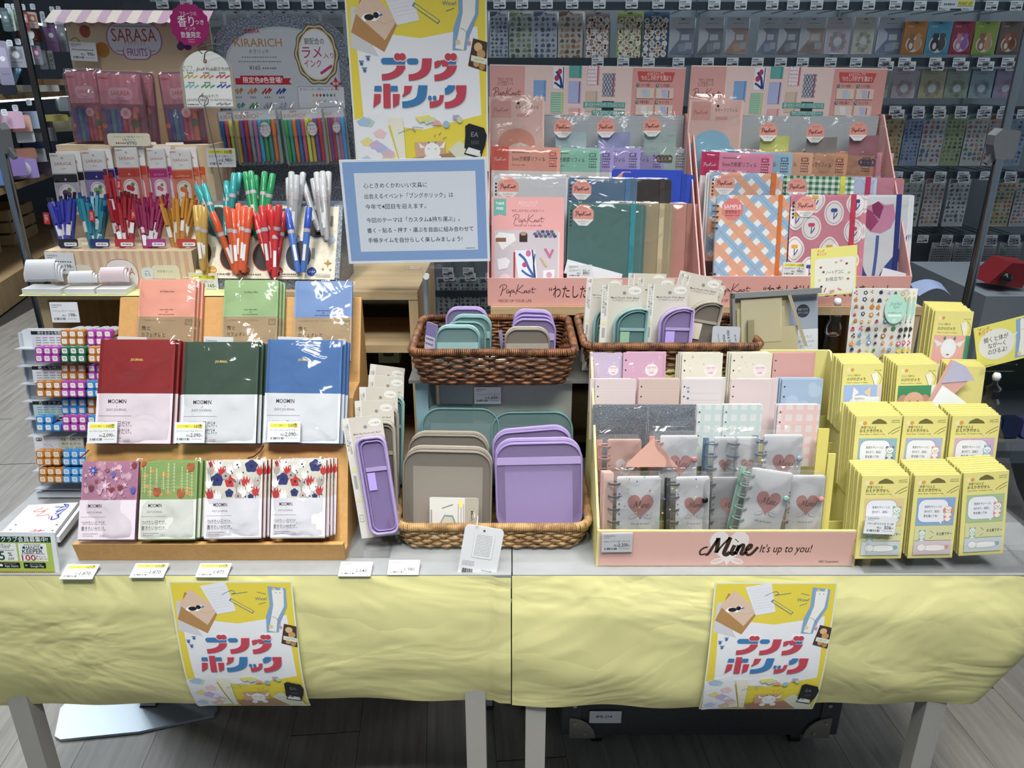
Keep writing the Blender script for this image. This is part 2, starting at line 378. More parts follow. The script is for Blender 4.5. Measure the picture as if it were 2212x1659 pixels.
def fR(u, v):
    x = .0 + u * .94; z = .7 - v * (.292 + .004 * sin(5 * u)); cu = max(0, (u - .93) / .07)
    y = 1.1175 - .013 * min(1, v * 4) + crease(x + 3, z) * 1.5 * v - .012 * v + .03 * v ** 4 - .02 * cu * (1 - v) - .0
    return (x - .035 * max(0, (u - .8) / .2) * v ** 2 + .012 * cu, y + .05 * cu ** 2 * v, z)
drape('paper_skirt', fL, 90, 30, 'pale yellow paper skirt hanging from the table of journals and pouches')
drape('paper_skirt', fR, 90, 30, 'creased pale yellow paper skirt below the pink fronted box, curling at its end')
# the notice printed on A4 and A3: one drawing, used for the tall poster and the two small ones
RD, BL, YE = '#c9485a', '#3f7fb8', '#e9d43c'
def kata(a, x0, y0, x1, y1, s=1.0):          # ブング / ホリック drawn as the sign's own fat letter shapes
    def Q(x, y): return (x0 + (x1 - x0) * x, y0 + (y1 - y0) * y)
    def blk(pts, c): a.poly([Q(*p) for p in pts], c)
    def rnd(x, y, X, Y, c): p = Q(x, y); q = Q(X, Y); a.rr(p[0], p[1], q[0], q[1], .05, c)
    def sweep(cx, X, top, bot, wid, c, in_=0.):   # stroke falling from the right and swinging to the left
        n = 8; o = []; i_ = []
        for k in range(n + 1):
            t = pi / 2 * k / n; o.append((cx + (X - cx) * cos(t), top + (bot - top) * sin(t)))
            i_.append((cx + (X - wid - cx) * cos(t), top + (bot - .115 - top) * sin(t)))
        blk(o + i_[::-1], c)
    rnd(.11, .05, .36, .165, BL); blk([(.2, .165), (.36, .165), (.36, .05), (.2, .05)], BL); blk([(.27, .2), (.27, .19), (.36, .19), (.36, .25), (.33, .25)], RD); sweep(.11, .36, .19, .46, .09, RD)
    rnd(.38, .06, .50, .165, BL); blk([(.53, .21), (.63, .21), (.64, .06), (.54, .06)], RD); sweep(.39, .63, .2, .465, .10, RD)
    blk([(.745, .2), (.8, .2), (.83, .09), (.735, .09)], RD); sweep(.665, .745, .1, .235, .055, RD); blk([(.8, .165), (.89, .165), (.89, .10), (.82, .10)], BL)
    blk([(.80, .25), (.89, .25), (.90, .19), (.79, .19)], RD); sweep(.66, .895, .19, .47, .10, RD)
    for x in (.285, .335, .81, .865): p = Q(x, .035); a.ell(p[0], p[1], .032, '#f3f1f0', None, 14)
    for x in (.285, .335, .81, .865): p = Q(x, .035); a.ell(p[0], p[1], .026, RD, None, 14)
    blk([(.02, .655), (.1, .655), (.1, .56), (.03, .56)], BL); blk([(.19, .655), (.27, .655), (.27, .56), (.2, .56)], BL)
    blk([(.11, .97), (.185, .97), (.195, .52), (.12, .52)], RD); blk([(.0, .97), (.08, .86), (.09, .71), (.02, .71)], RD); blk([(.21, .97), (.275, .9), (.29, .71), (.215, .71)], RD)
    blk([(.34, .56), (.425, .56), (.4, .68), (.33, .76), (.31, .76), (.335, .68)], RD); blk([(.47, .73), (.57, .73), (.585, .55), (.49, .55)], BL); sweep(.31, .57, .72, .965, .10, BL)
    rnd(.585, .74, .625, .83, BL); rnd(.635, .74, .675, .83, BL); blk([(.70, .82), (.745, .82), (.755, .73), (.71, .73)], RD); sweep(.6, .745, .81, .965, .045, RD)
    blk([(.83, .64), (.875, .55), (.81, .55), (.8, .62)], BL); sweep(.765, .875, .55, .715, .08, BL); blk([(.895, .73), (.985, .73), (.995, .55), (.885, .55), (.88, .60)], RD); sweep(.76, .985, .72, .975, .10, RD)
    a.z += a.st
def notice(a):
    a.rect(.0, .0, 1, 1, '#e6ead8'); a.rect(.012, .008, .988, .992, YE)
    a.poly([(.06, .26), (.31, .27), (.52, .29), (.78, .255), (.93, .23), (.95, .69), (.73, .73), (.52, .77), (.08, .73)], '#eceef2')
    a.poly([(.04, .13), (.16, .155), (.16, .3), (.22, .385), (.02, .34)], '#d3d2d6'); a.poly([(.03, .26), (.12, .07), (.38, .2), (.26, .36)], '#b78a55'); a.poly([(.06, .16), (.17, .05), (.37, .19), (.27, .3)], '#e0c3ab')
    a.line([(.17, .18), (.27, .22), (.37, .19)], .003, '#c2a48d')
    a.curve([(.12, .20), (.15, .18), (.2, .19), (.24, .165)], .035, '#ffffff'); a.ell(.165, .185, .035, '#26262c', .02); a.ell(.215, .175, .02, '#26262c'); a.line([(.235, .178), (.26, .17)], .012, '#4d79b5')
    a.poly([(.25, .03), (.46, .0), (.52, .2), (.36, .225)], '#e8eaf0')
    for i in range(8): a.line([(.29 + .008 * i, .055 + .018 * i), (.46 + .005 * i, .035 + .018 * i)], .0015, '#b9bdc9', False)
    a.curve([(.42, .09), (.5, .06), (.53, .075), (.5, .085), (.63, .07)], .005, '#5b7b9c'); a.line([(.48, .12), (.66, .21)], .028, '#5b7b9c'); a.line([(.49, .125), (.655, .207)], .018, YE)
    a.text('Wow!', .735, .115, .028, '#5b7b9c', bold=.01); a.line([(.71, .07), (.78, .085)], .004, '#5b7b9c'); a.line([(.71, .155), (.77, .14)], .004, '#5b7b9c')
    a.poly([(.80, .03), (.945, .045), (.94, .17), (.86, .30), (.85, .35), (.75, .35), (.76, .24), (.80, .16)], '#86a9cf')
    a.poly([(.83, .055), (.925, .06), (.915, .17), (.85, .26), (.83, .35), (.77, .34), (.80, .25), (.83, .16)], '#f1efe9')
    a.poly([(.83, .06), (.845, .038), (.87, .055)], '#e9c98c'); a.poly([(.895, .055), (.915, .038), (.925, .06)], '#f1efe9')
    for x in (.862, .895): a.ell(x, .075, .004, '#4a4a52')
    a.ell(.79, .31, .018, '#e5cf9a'); a.ell(.87, .315, .014, '#d69aa6'); a.curve([(.81, .24), (.84, .25), (.87, .28), (.865, .31)], .003, '#a58a80')
    a.poly([(.90, .29), (1.0, .31), (.99, .46), (.86, .43)], '#4b3a37'); a.ell(.935, .335, .03, '#dcb983'); a.ell(.955, .37, .03, '#c99b63'); a.ell(.92, .42, .022, '#c99b63'); a.ell(.96, .435, .022, '#b98a56')
    a.poly([(.885, .375), (.995, .395), (.99, .425), (.88, .405)], '#dfe3cf'); a.text('FOR YOU', .94, .40, .012, '#6d7a70', rot=-.12)
    for x, y in ((.14, .39), (.09, .415), (.11, .45)):
        a.ell(x, y + .004, .012, '#3f6ea8')
        for q in (-.014, -.005, .005, .014): a.ell(x + q, y - .009, .0045, '#3f6ea8', None, 8, False)
    kata(a, .155, .375, .85, .66)
    a.poly([(.0, .72), (.23, .67), (.33, .96), (.02, 1.0)], '#e8eaf0'); a.poly([(.26, .7), (.37, .705), (.38, .97), (.34, .97)], '#e9e8d6')
    rr_ = random.Random(5)
    for c in ('#a9c3dd', '#e8d77a', '#d9b7c9', '#b9d3c4', '#d8c2b0', '#bcd0e6', '#e5db8f', '#c7b6dc', '#a9c3dd', '#e9c9c9'):
        y = rr_.uniform(.72, .96); x = rr_.uniform(.05, .16 + (y - .7) * .5); a.poly([(x - .05, y), (x + .01, y - .025), (x + .055, y), (x + .03, y + .03), (x - .03, y + .025)], c)
    a.poly([(.46, .7), (.57, .69), (.6, .715), (.49, .73)], '#e9de79'); a.poly([(.52, .715), (.6, .70), (.63, .72), (.54, .74)], '#cfdba8'); a.ell(.62, .745, .035, '#e3a9a9', None, 12, True, 0, 0, 0, 0, 180); a.ell(.69, .74, .025, '#9dbcd4'); a.rect(.74, .69, .79, .715, '#b4a9cf'); a.ell(.79, .715, .022, '#c9d6ae')
    a.curve([(.33, .79), (.42, .765), (.46, .78), (.44, .755), (.52, .76)], .004, '#7f93b5')
    a.poly([(.45, .84), (.67, .83), (.68, .93), (.46, .93)], '#cfa98f'); a.poly([(.38, .93), (.78, .89), (.83, .98), (.4, .99)], '#a98468'); a.poly([(.7, .88), (.78, .83), (.94, .9), (.98, .99), (.84, .985)], '#d8dcc4')
    a.ell(.58, .885, .06, '#eef0f0'); a.poly([(.53, .87), (.48, .84), (.49, .87)], '#eef0f0'); a.poly([(.63, .87), (.68, .83), (.67, .87)], '#eef0f0'); a.ell(.535, .935, .025, '#eef0f0'); a.ell(.625, .93, .025, '#eef0f0')
    for x in (.555, .605): a.ell(x, .84, .008, '#5e9a76'); a.line([(x - .008, .875), (x + .008, .875)], .003, '#777777')
    for p in (((.6, .81), (.605, .795)), ((.63, .80), (.65, .785)), ((.66, .82), (.69, .81))): a.line(p, .004, '#54657a')
    a.poly([(.83, .75), (.86, .735), (.97, .76), (.99, .80), (.975, .86), (.95, .90), (.82, .87), (.83, .80)], '#1f2428'); a.text('EA', .9, .795, .035, '#8d9499', rot=-.1); a.rect(.87, .83, .93, .85, '#3a4046'); a.poly([(.85, .865), (.83, .90), (.93, .915), (.94, .885)], '#e4e6e4'); a.line([(.85, .86), (.82, .9), (.94, .925), (.955, .885)], .012, '#1f2428')
notes = []
def refine(a, step):                     # split long faces so that print can bend with its sheet
    for ax in (1,):
        V, Fc, C = [], [], []
        for f, c in zip(a.f, a.c):
            P = [a.v[i] for i in f]; lo, hi = min(p[ax] for p in P), max(p[ax] for p in P)
            if hi - lo < step * 1.5: parts = [P]
            else:
                parts = []; k0 = math.floor(lo / step); k = k0
                while k * step < hi: q = clip(clip(P, ax, k * step, 1), ax, (k + 1) * step, -1); k += 1; parts.append(q)
            for q in parts:
                if len(q) > 2: n = len(V); V += q; Fc.append(tuple(range(n, n + len(q)))); C.append(c)
        a.v, a.f, a.c = V, Fc, C
    a.sm = [False] * len(a.f)
def poster_on(f, x0, x1, name, label):      # A4 sheet that follows the paper skirt
    w, h = x1[0] - x0[0], .297; a = Art(w, h); notice(a); refine(a, h / NB)
    def warp(p):
        fx = p[0] / w + .5; fy = 1 - p[1] / h; x = x0[0] + fx * w
        return f(x, fy, p[2])
    a.v = [warp(p) for p in a.v]; b = MB(); n = NB; V = [warp(((i / n - .5) * w, (1 - j / n) * h, -.0002)) for j in range(n + 1) for i in range(n + 1)]
    b.add(V, [(j * (n + 1) + i, (j + 1) * (n + 1) + i, (j + 1) * (n + 1) + i + 1, j * (n + 1) + i + 1) for j in range(n) for i in range(n)])
    o = put(name, b, M('#e4e8d6'), None, None, label, 'poster'); put('printed_face', a, PRINT, o)
NB = 24
def smooth(prof, top, drop):
    ys = [prof(k / NB) for k in range(NB + 1)]
    def f(x, fy, z):
        q = min(max(fy, 0), 1) * NB; k = min(int(q), NB - 1); t_ = q - k; return (x, ys[k] * (1 - t_) + ys[k + 1] * t_ - z, top - fy * drop)
    return f
onL = smooth(lambda v: 1.1065 - .018 * v + .035 * v ** 4, .6965, .292); onR = smooth(lambda v: 1.103 - .022 * v + .03 * v ** 4, .6965, .288)
poster_on(onL, (-.592, .0), (-.379, 0), 'small_poster', 'small yellow event poster taped on the paper skirt below the journals')
poster_on(onR, (.348, -.0), (.560, 0), 'small_poster', 'small yellow event poster taped on the paper skirt below the pink fronted box')
# ---------------------------------------------------------------- suitcase trunk, metal plate under the table
DK = noisy('dark_fibre_board', '#22272a', '#2a2f31', 200, .6)
t = thing('rolling_trunk', 'dark grey fibre trunk with riveted metal corners on casters under the table', 'trunk', T((.445, 1.40, 0)))
m = MB(); m.box(-.305, .305, 0, .16, .045, .48); put('body', m, DK, t)
for s in (-1, 1):
    m = MB(); m.box(s * .305 - .022, s * .305 + .022, -.004, .004, .05, .478); put('edge_strip', m, M('#343a3d', .5), t)
    m = MB(); n = 7; m.prism([(0, 0)] + [(.062 * cos(radians(90 * k / n)), .062 * sin(radians(90 * k / n))) for k in range(n + 1)], 0, .003, None, Matrix(((-s, 0, 0, s * .309), (0, 0, -1, -.004), (0, 1, 0, .041), (0, 0, 0, 1))))
    c = put('metal_corner', m, M('#8a8883', .4, .7), t)
    for dx, z in [(.012, .086), (.038, .055)] + [(.011, z) for z in (.14, .20, .26, .32, .40)]:
        m = MB(); m.cyl((s * (.309 - dx), -.009, z), (s * (.309 - dx), -.003, z), .005, 8); put('rivet', m, M('#a5a098', .35, .8), t)
    for y in (.03, .12):
        m = MB(); m.box(s * .24 - .02, s * .24 + .02, y - .015, y + .025, .03, .047); c = put('caster', m, M('#1a1a1a'), t)
        m = MB(); m.cyl((s * .24 - .012, y, .018), (s * .24 + .012, y, .018), .018, 14); put('wheel', m, M('#101010', .4), c)
a = Art(.075, .036); a.rect(0, 0, 1, 1, '#c9cdd2'); a.text('4FB-254', .45, .45, .11, '#1b1b1b', bold=.02)
lb = put('code_label', slab(.075, .036, .001), M('#c9cdd2'), t, Matrix(((1, 0, 0, -.225), (0, 0, -1, -.0035), (0, 1, 0, .085), (0, 0, 0, 1)))); put('lettering', a, PRINT, lb)
q = [on_z(x, y, .008) for x, y in ((118, 1590), (130, 1597), (300, 1580), (462, 1545), (470, 1528), (400, 1478), (190, 1470), (130, 1530))]
m = MB(); m.prism([(v.x, v.y) for v in reversed(q)][::-1], .001, .008); put('metal_base_plate', m, M('#a9b5bf', .35, .4), None, None, 'pale metal base plate lying flat on the wooden floor under the table', 'base plate')
# ================================================================ pine shelf units
def shelf_unit(x0, x1, y0, y1, zt, label, boards, dividers, back=True):
    t = thing('shelf_unit', label, 'shelf', T((x0, y0, 0))); w, d = x1 - x0, y1 - y0
    m = MB(); m.box(0, w, 0, d, zt - .018, zt); put('top_board', m, PINE, t)
    for x in [.0, w - .02] + dividers:
        m = MB(); m.box(x, x + .02, .002, d, 0, zt - .0185); put('side_panel', m, PINEV, t)
    for i, (z, a, b) in enumerate(boards):
        m = MB(); m.box(a, b, .004, d - .01, z - .018, z); put('shelf_board', m, PINE, t)
    if back: m = MB(); m.box(.02, w - .02, d - .008, d, .02, zt - .02); put('back_panel', m, M('#2c2724'), t)
    return t
SY, SZ = 1.62, 1.073
LU = shelf_unit(-1.03, -.205, SY, 2.0, SZ, 'pine shelf unit behind the journals, carrying the gel pens and glitter markers', [(.95, .585, .805), (.62, .02, .805), (.3, .02, .805)], [.565])
RU = shelf_unit(-.045, .87, 1.575, 1.96, 1.052, 'pine shelf unit behind the wicker baskets, carrying the pink notebook displays', [(.75, .02, .89), (.4, .02, .89)], [.45])
# ================================================================ price cards
YEL = '#efe23c'
def price_art(price, yellow=False, name='', tag10='10倍'):
    def f(a):
        a.rect(.0, 0, 1, 1, '#dfe1e4')
        if yellow:
            a.rect(.07, .10, .93, .30, YEL); a.text('ハンズクラブ基準ポイント', .10, .2, .05, '#3a3a10', 'l', .01, width=.50); a.text(tag10, .90, .2, .10, '#222', 'r', .03, width=.26)
        else: a.text('HANDS', .08, .14, .06, '#333', 'l', .01, 1.3); a.dashes(.08, .28, .24, .03, '#777', 4)
        a.text(name, .08, .43, .062, '#333', 'l', .005, width=min(.84, .075 * len(name))) if name else a.dashes(.08, .9, .42, .05, '#555', 10)
        a.text('税込', .40, .65, .055, '#222', 'l', .01); a.text(price, .86, .62, .125, '#1d1d1d', 'r', .02, width=.32 if len(price) > 3 else .22); a.text('円', .87, .66, .05, '#222', 'l')
        a.bars(.1, .76, .5, .87); a.dashes(.58, .92, .81, .025, '#888', 6)
    return f
def price(pose, p, label, yellow=False, name='', holder=False, t=.0012):
    w, h, mw = pose; o = put('price_card', slab(w, h, t, .0015), M('#dfe1e4'), None, mw, label, 'price card', 'printed price cards')
    a = Art(w, h); price_art(p, yellow, name)(a); put('printed_face', a, PRINT, o)
    if holder: m = MB(); m.box(-w / 2 - .002, w / 2 + .002, -.002, h + .002, .0022, .0028); put('clear_holder', m, ACRYL, o)
    return o
# ================================================================ SARASA display
BEIGE = '#dcc3a0'
SD = thing('pen_display', 'beige cardboard display with a pink striped awning for fruit scented gel pens', 'display', T((0, 0, 0)))
pf = PL(1.64, 1.073); w0, h0, mw0 = fit(pf, (95, 542), (413, 543), bl=(98, 632))
xa = pf.uv(95, 542)[0]; xb = pf.uv(413, 543)[0]; zl = 1.5 - 1.64 * tan(radians(21.6) + math.atan((542 - 829.5) / F))
m = MB(); m.box(xa, xb, 1.64, 1.80, 1.0735, zl); put('lower_tray', m, M(BEIGE), SD)
xl, xr = on_y(120, 313, 1.80).x, on_y(452, 313, 1.80).x; zu = on_y(120, 313, 1.80).z
m = MB(); m.box(xl, xr, 1.80, 1.82, 1.0735, zu); m.box(xl, xl + .004, 1.82, 1.95, 1.0735, zu); m.box(xr - .004, xr, 1.82, 1.95, 1.0735, zu); m.box(xl + .004, xr - .004, 1.82, 1.95, 1.15, 1.19); put('upper_tray', m, M(BEIGE), SD)
ph = PL(1.952, 1.0735); wh, hh, mh = fit(ph, (137, 36), (450, 38), bl=(150, 313)); hp = put('header_panel', slab(wh, hh, .004), M(BEIGE), SD, mh)
def hdr(a):
    a.rect(0, 0, 1, 1, BEIGE)
    for i in range(12): a.rect(i / 12, 0, i / 12 + 1 / 24, .07, '#c9a3a8', False)
    a.z += a.st; a.h, y_ = a.h * .78, a.h * .22; n_ = len(a.v); a.ell(.13, .19, .038, '#b4553f', .042); a.poly([(.11, .145), (.16, .14), (.17, .165), (.135, .165)], '#5c6b45'); a.ell(.23, .365, .05, '#d08a3d'); a.curve([(.02, .28), (.05, .25), (.08, .28), (.05, .3)], .006, '#7d7f55')
    a.ell(.80, .29, .03, '#6b4a78'); a.ell(.83, .32, .03, '#5d3f70'); a.ell(.78, .33, .025, '#6b4a78'); a.ell(.93, .34, .035, '#c98a80')
    a.rr(.27, .10, .66, .42, .10, '#b876a6'); a.rr(.28, .11, .65, .41, .09, '#e3e0e6'); a.line([(.33, .14), (.60, .14)], .004, '#3d6a80'); a.line([(.33, .375), (.40, .375)], .004, '#3d6a80'); a.line([(.54, .375), (.60, .375)], .004, '#3d6a80')
    a.rr(.37, .32, .57, .46, .05, '#b876a6'); a.rr(.38, .31, .56, .45, .04, '#e3e0e6')
    a.text('SARASA', .465, .22, .085, '#b5563a', width=.31); a.text('サラサクリップ', .465, .30, .026, '#a9846c', width=.15); a.text('FRUITS', .472, .385, .05, '#b04a9c', bold=.01, width=.14); a.h /= .78; a.v[n_:] = [(x, y + y_ + .012, z) for x, y, z in a.v[n_:]]
art = Art(wh, hh); hdr(art); put('printed_face', art, PRINT, hp)
m = MB(); aw = []
for j in range(4):
    for i in range(49): aw.append((-wh / 2 - .02 + (wh + .035) * i / 48, hh + .014 - .009 * j - (.003 * abs(sin(i * pi / 4)) if j == 3 else 0), .004 + .015 * j))
for j in range(3):
    for i in range(48): m.add([aw[j * 49 + i], aw[(j + 1) * 49 + i], aw[(j + 1) * 49 + i + 1], aw[j * 49 + i + 1]], [(0, 1, 2, 3)], '#b593a6' if (i // 3) % 2 else '#cfc2b4')
put('striped_awning', m, PRINT, SD, mh)
def lowp(a):
    a.rect(0, 0, 1, 1, '#e0c9a8')
    for i in range(17): a.rect(i / 17, 0, i / 17 + .03, 1, '#d5b094', False)
    a.z += a.st; a.rr(.385, .18, .615, .95, .10, '#b86a86'); a.rr(.39, .2, .61, .93, .09, '#e8e2e0'); a.text('SARASA', .5, .47, .05, '#b5563a', width=.18); a.text('サラサクリップ', .5, .72, .018, '#a9846c', width=.10)
    a.rr(.71, .32, .90, .85, .03, '#e2dcc4'); a.text('¥110', .75, .67, .025, '#3d7a6c'); a.text('限定香りつき', .8, .47, .013, '#7d8f80'); a.dashes(.79, .87, .67, .06, '#8d9a90', 5); a.rr(.17, .32, .30, .85, .03, '#e2dcc4')
art = Art(w0, h0); lowp(art); put('printed_face', art, PRINT, SD, mw0)
# price plaque, badge
def plaque(a):
    a.rr(0, 0, 1, 1, .08, '#e6e1c8'); a.text('サラサクリップ限定香りフルーツ', .5, .28, .035, '#556', width=.7); a.text('5色セット', .5, .5, .05, '#456'); a.text('¥990', .55, .76, .085, '#3d6a70', 'c', .01)
    for i, c in enumerate(('#223', '#2a1d6b', '#c0392b', '#b0206f', '#a33')): a.ell(.2 + i * .05, .77, .018, c, None, 8, False)
card('price_plaque', 'small cream plaque reading 990 yen in front of the pink pouches', 'price card', fit(PL(1.785, 1.3), (230, 288), (322, 288), bl=(230, 315)), .002, '#e6e1c8', plaque, .006)
def badge(a):
    a.ell(.5, .5, .49, '#b52878', None, 60, True, 0, .04, 16); a.text('フルーツの', .5, .23, .085, '#f6e6ef', bold=.01, width=.42); a.text('香り', .42, .42, .20, '#fff', bold=.02, width=.42); a.text('つき', .76, .44, .09, '#fff', bold=.01)
    a.text('インク', .5, .6, .07, '#fff'); a.text('数量限定', .5, .75, .11, '#fff', bold=.01, width=.5); a.text('Limited', .5, .86, .04, '#f0cfe0'); a.text('Edition', .5, .92, .04, '#f0cfe0')
w, h, mw = fit(PL(1.885, 1.3), (360, 9), (446, 9), bl=(360, 96)); m = MB()
m.prism([(w / 2 * (1 + .04 * cos(16 * q)) * cos(q) * .98, h / 2 + w / 2 * (1 + .04 * cos(16 * q)) * sin(q) * .98) for q in [2 * pi * i / 64 for i in range(64)]], -.002, 0)
o = put('round_badge', m, M('#b52878'), None, mw, 'scalloped magenta badge with white Japanese lettering on the striped awning display', 'badge'); a = Art(w, h); badge(a); put('lettering', a, PRINT, o)
# pink pouches of five pens
PENC = ['#2b3f9c', '#1d8a94', '#2b55a8', '#b5323f', '#b56a78', '#c98a45']
PINKBAG = film('pink_pouch_film', '#f6dde4', .5, .1, .9, 22., .03, .07)
def pouch5(pose, label):
    w, h, mw = pose; t = put('pen_pouch', slab(w, h, .002, .008), M('#8d5c72', .5), None, mw, label, 'pen pouch', 'pink pouches of gel pens')
    a = Art(w, h, .0006); a.rect(.03, .03, .97, .43, '#d79ca4')
    for i in range(6): a.rect(.03 + i * .16, .03, .10 + i * .16, .43, '#e0aab0', False)
    a.z += a.st; a.rr(.2, .20, .78, .38, .12, '#b99fc0'); a.rr(.22, .21, .76, .37, .1, '#e6cfd4'); a.text('SARASA', .49, .28, .10, '#c05a48', width=.42); a.text('FRUITS', .49, .35, .04, '#b04a9c'); a.text('ZEBRA', .15, .09, .05, '#a02030', bold=.03); put('printed_label', a, PRINT, t)
    for i, c in enumerate(PENC):
        x = -w * .30 + i * w * .12; m = MB(); m.tube([(x, .012, .008), (x, h * .45, .008), (x, h * .50, .008)], [.0058, .0058, .004], 8, c); put('gel_pen', m, GLOSSY, t)
    a = Art(w, h, .0142); a.ell(.62, .55, .12, '#e3cfc2', None, 20, True, 0, .05, 9); a.text('香', .62, .55, .08, '#c05a78'); a.ell(.80, .68, .09, '#5a7d45'); a.ell(.16, .5, .06, '#6a4a8a'); a.ell(.12, .72, .06, '#d08a3d'); a.ell(.86, .5, .07, '#cf6a7a'); put('fruit_sticker', a, PRINT, t)
    m = sleeve(w, h, .004, .002, .002, int(w * 1e5), .004); m.v = [(x, y, z + .0145) if abs(x) < w / 2 - .004 and .004 < y < h - .004 else (x, y, z) for x, y, z in m.v]; put('pink_film', m, PINKBAG, t)
    return t
pp = PL(1.835, 1.2, 3)
for tl, tr, bl, lb in (((137, 150), (214, 149), (150, 316), 'pink pouch of five gel pens standing leftmost in the upper tray'), ((340, 156), (426, 153), (352, 316), 'pink pouch of five gel pens behind the staff picks tag'),
                       ((228, 154), (331, 158), (240, 316), 'pink pouch of five gel pens tucked behind the front pouch'), ):
    pouch5(fit(pp, tl, tr, bl=bl), lb)
pouch5(fit(PL(1.826, 1.2, 3), (205, 153), (304, 155), bl=(226, 316), off=.016), 'pink pouch of five gel pens in front of its neighbours, above the 990 yen plaque')
# hanging refill cards
def fcard(band, body, fruit, jp, leaf='#6c8a4a'):
    def f(a):
        a.rect(0, 0, 1, 1, body); a.rect(0, 0, 1, .32, '#e9e7e6'); a.text('ZEBRA', .17, .04, .075, '#b02030', bold=.03); a.ell(.5, .08, .05, '#b5aba5'); a.text('SARASA', .5, .17, .13, '#c0593c', width=.72); a.text('FRUITS', .5, .25, .05, '#b04a8c')
        a.rr(.0, .34, 1, .47, .05, band); a.text(jp, .5, .425, .07, '#f4eef2', bold=.01); a.rr(.16, .50, .84, .97, .33, '#efe6ea'); a.rr(.2, .52, .8, .95, .3, body, True); a.rr(.22, .53, .78, .94, .28, '#f0ebec')
        a.ell(.42, .64, .13, fruit); a.ell(.55, .66, .12, fruit); a.ell(.6, .59, .09, leaf); a.dashes(.3, .7, .78, .03, '#9a8a90', 4); a.text('香り', .5, .86, .08, '#c0508a')
    return f
fc = PL(1.765, 1.17, 6); FCARDS = []
for (x0, x1, y, band, body, fr, jp, nm) in ((106, 158, 331, '#17151a', '#b9b3c0', '#6a2f6e', '黒', 'black'), (175, 224, 325, '#221a70', '#9d88b8', '#86b05a', '青', 'dark blue'), (247, 294, 319, '#c23a2c', '#cf6a62', '#c02a38', '赤', 'red'),
                                            (316, 354, 320, '#b81f78', '#cf74a0', '#d86a8a', 'ライトピンク', 'light pink'), (365, 409, 323, '#d4532a', '#dd8a62', '#e0772c', 'レッドオレンジ', 'red orange')):
    o = card('pen_card', f'white topped gel pen card with a {nm} colour band, frontmost of its column', 'pen card', fit(fc, (x0, y), (x1, y - 1), .135), .004, '#e6e4e4', fcard(band, body, fr, jp), .003, 'gel pen cards', BAG, x0, .004, .002)
    stack(o, 3, .010, .0105, .004, f'white topped gel pen card with a {nm} colour band, {{}} in its column', 'gel pen cards', skip=('clear_sleeve',))
# loose pens: origin at the top end, pointing down -Z of its own frame
def axis_mat(top, bot, roll=0):
    z = (Vector(top) - Vector(bot)).normalized(); x = Vector((1, 0, 0)); x = (x - z * x.dot(z)).normalized(); y = z.cross(x)
    m = Matrix((x, y, z)).transposed().to_4x4(); m.translation = top; return m @ Matrix.Rotation(roll, 4, 'Z')
TINT = {}
def clickpen(c, dark, label):
    t = thing('gel_pen', label, 'pen')
    m = MB(); m.tube([(0, 0, -.014), (0, 0, -.05), (0, 0, -.122), (0, 0, -.136), (0, 0, -.139)], [.0056, .0062, .0062, .0036, .0014], 10); put('barrel', m, M(c, .25, 0, .5), t)
    m = MB(); m.cyl((0, 0, 0), (0, 0, -.014), .0034, 8); put('push_button', m, M(dark, .3), t)
    m = MB(); m.box(-.003, .003, -.0098, -.0072, -.058, -.012); m.box(-.0025, .0025, -.0075, -.004, -.02, -.013); put('clip', m, M(c, .3, 0, .6), t)
    m = MB(); m.tube([(0, 0, -.09), (0, 0, -.118)], .0058, 10); put('rubber_grip', m, M(dark, .6), t)
    m = MB(); m.box(-.0042, .0042, -.0062, -.0050, -.085, -.062); put('barcode_sticker', m, M('#dfe0e2'), t)
    return t
def marker(c, body, label):
    t = thing('glitter_marker', label, 'marker')
    m = MB(); m.tube([(0, 0, 0), (0, 0, -.002), (0, 0, -.044), (0, 0, -.046)], [.0050, .0070, .0078, .0076], 12); put('cap', m, M(c, .28, 0, .4), t)
    m = MB(); m.tube([(0, 0, -.046), (0, 0, -.054)], .0075, 12); put('collar', m, M('#b9aeb4', .3), t)
    m = MB(); m.tube([(0, 0, -.054), (0, 0, -.128), (0, 0, -.140)], [.0072, .0068, .0046], 12); put('barrel', m, M(body, .25, 0, .5), t)
    m = MB(); m.box(-.003, .003, -.0078, -.0066, -.115, -.08); put('barcode_sticker', m, M('#dcdcdc'), t)
    return t
def spray(proto, tops, foot, lab, grp, yt=1.70, yb=1.675, zb=None, jit=3):
    order = sorted(range(len(tops)), key=lambda q: tops[q][0])
    for i, (x, y) in enumerate(tops):
        k_ = order.index(i) + 1; n_ = len(tops); od = ('leftmost', 'second from left', 'third from left', 'fourth from left', 'fifth from left', 'sixth from left')
        pl_ = 'leftmost' if k_ == 1 else 'rightmost' if k_ == n_ else od[k_ - 1] if k_ <= 6 else ('', 'second', 'third', 'fourth', 'fifth', 'sixth', 'seventh', 'eighth')[n_ - k_] + ' from right'
        top = on_y(x, y, yt + U(-.015, .03)); fx, fy = foot; b = on_y(fx + (x - fx) * .28 + U(-jit, jit), fy, yb + U(-.005, .02))
        mw = axis_mat(top, b, U(-.6, .6)); o = proto if i == 0 else dup(proto, mw); o.matrix_basis = mw; o['label'] = lab + ', ' + pl_; o['group'] = grp
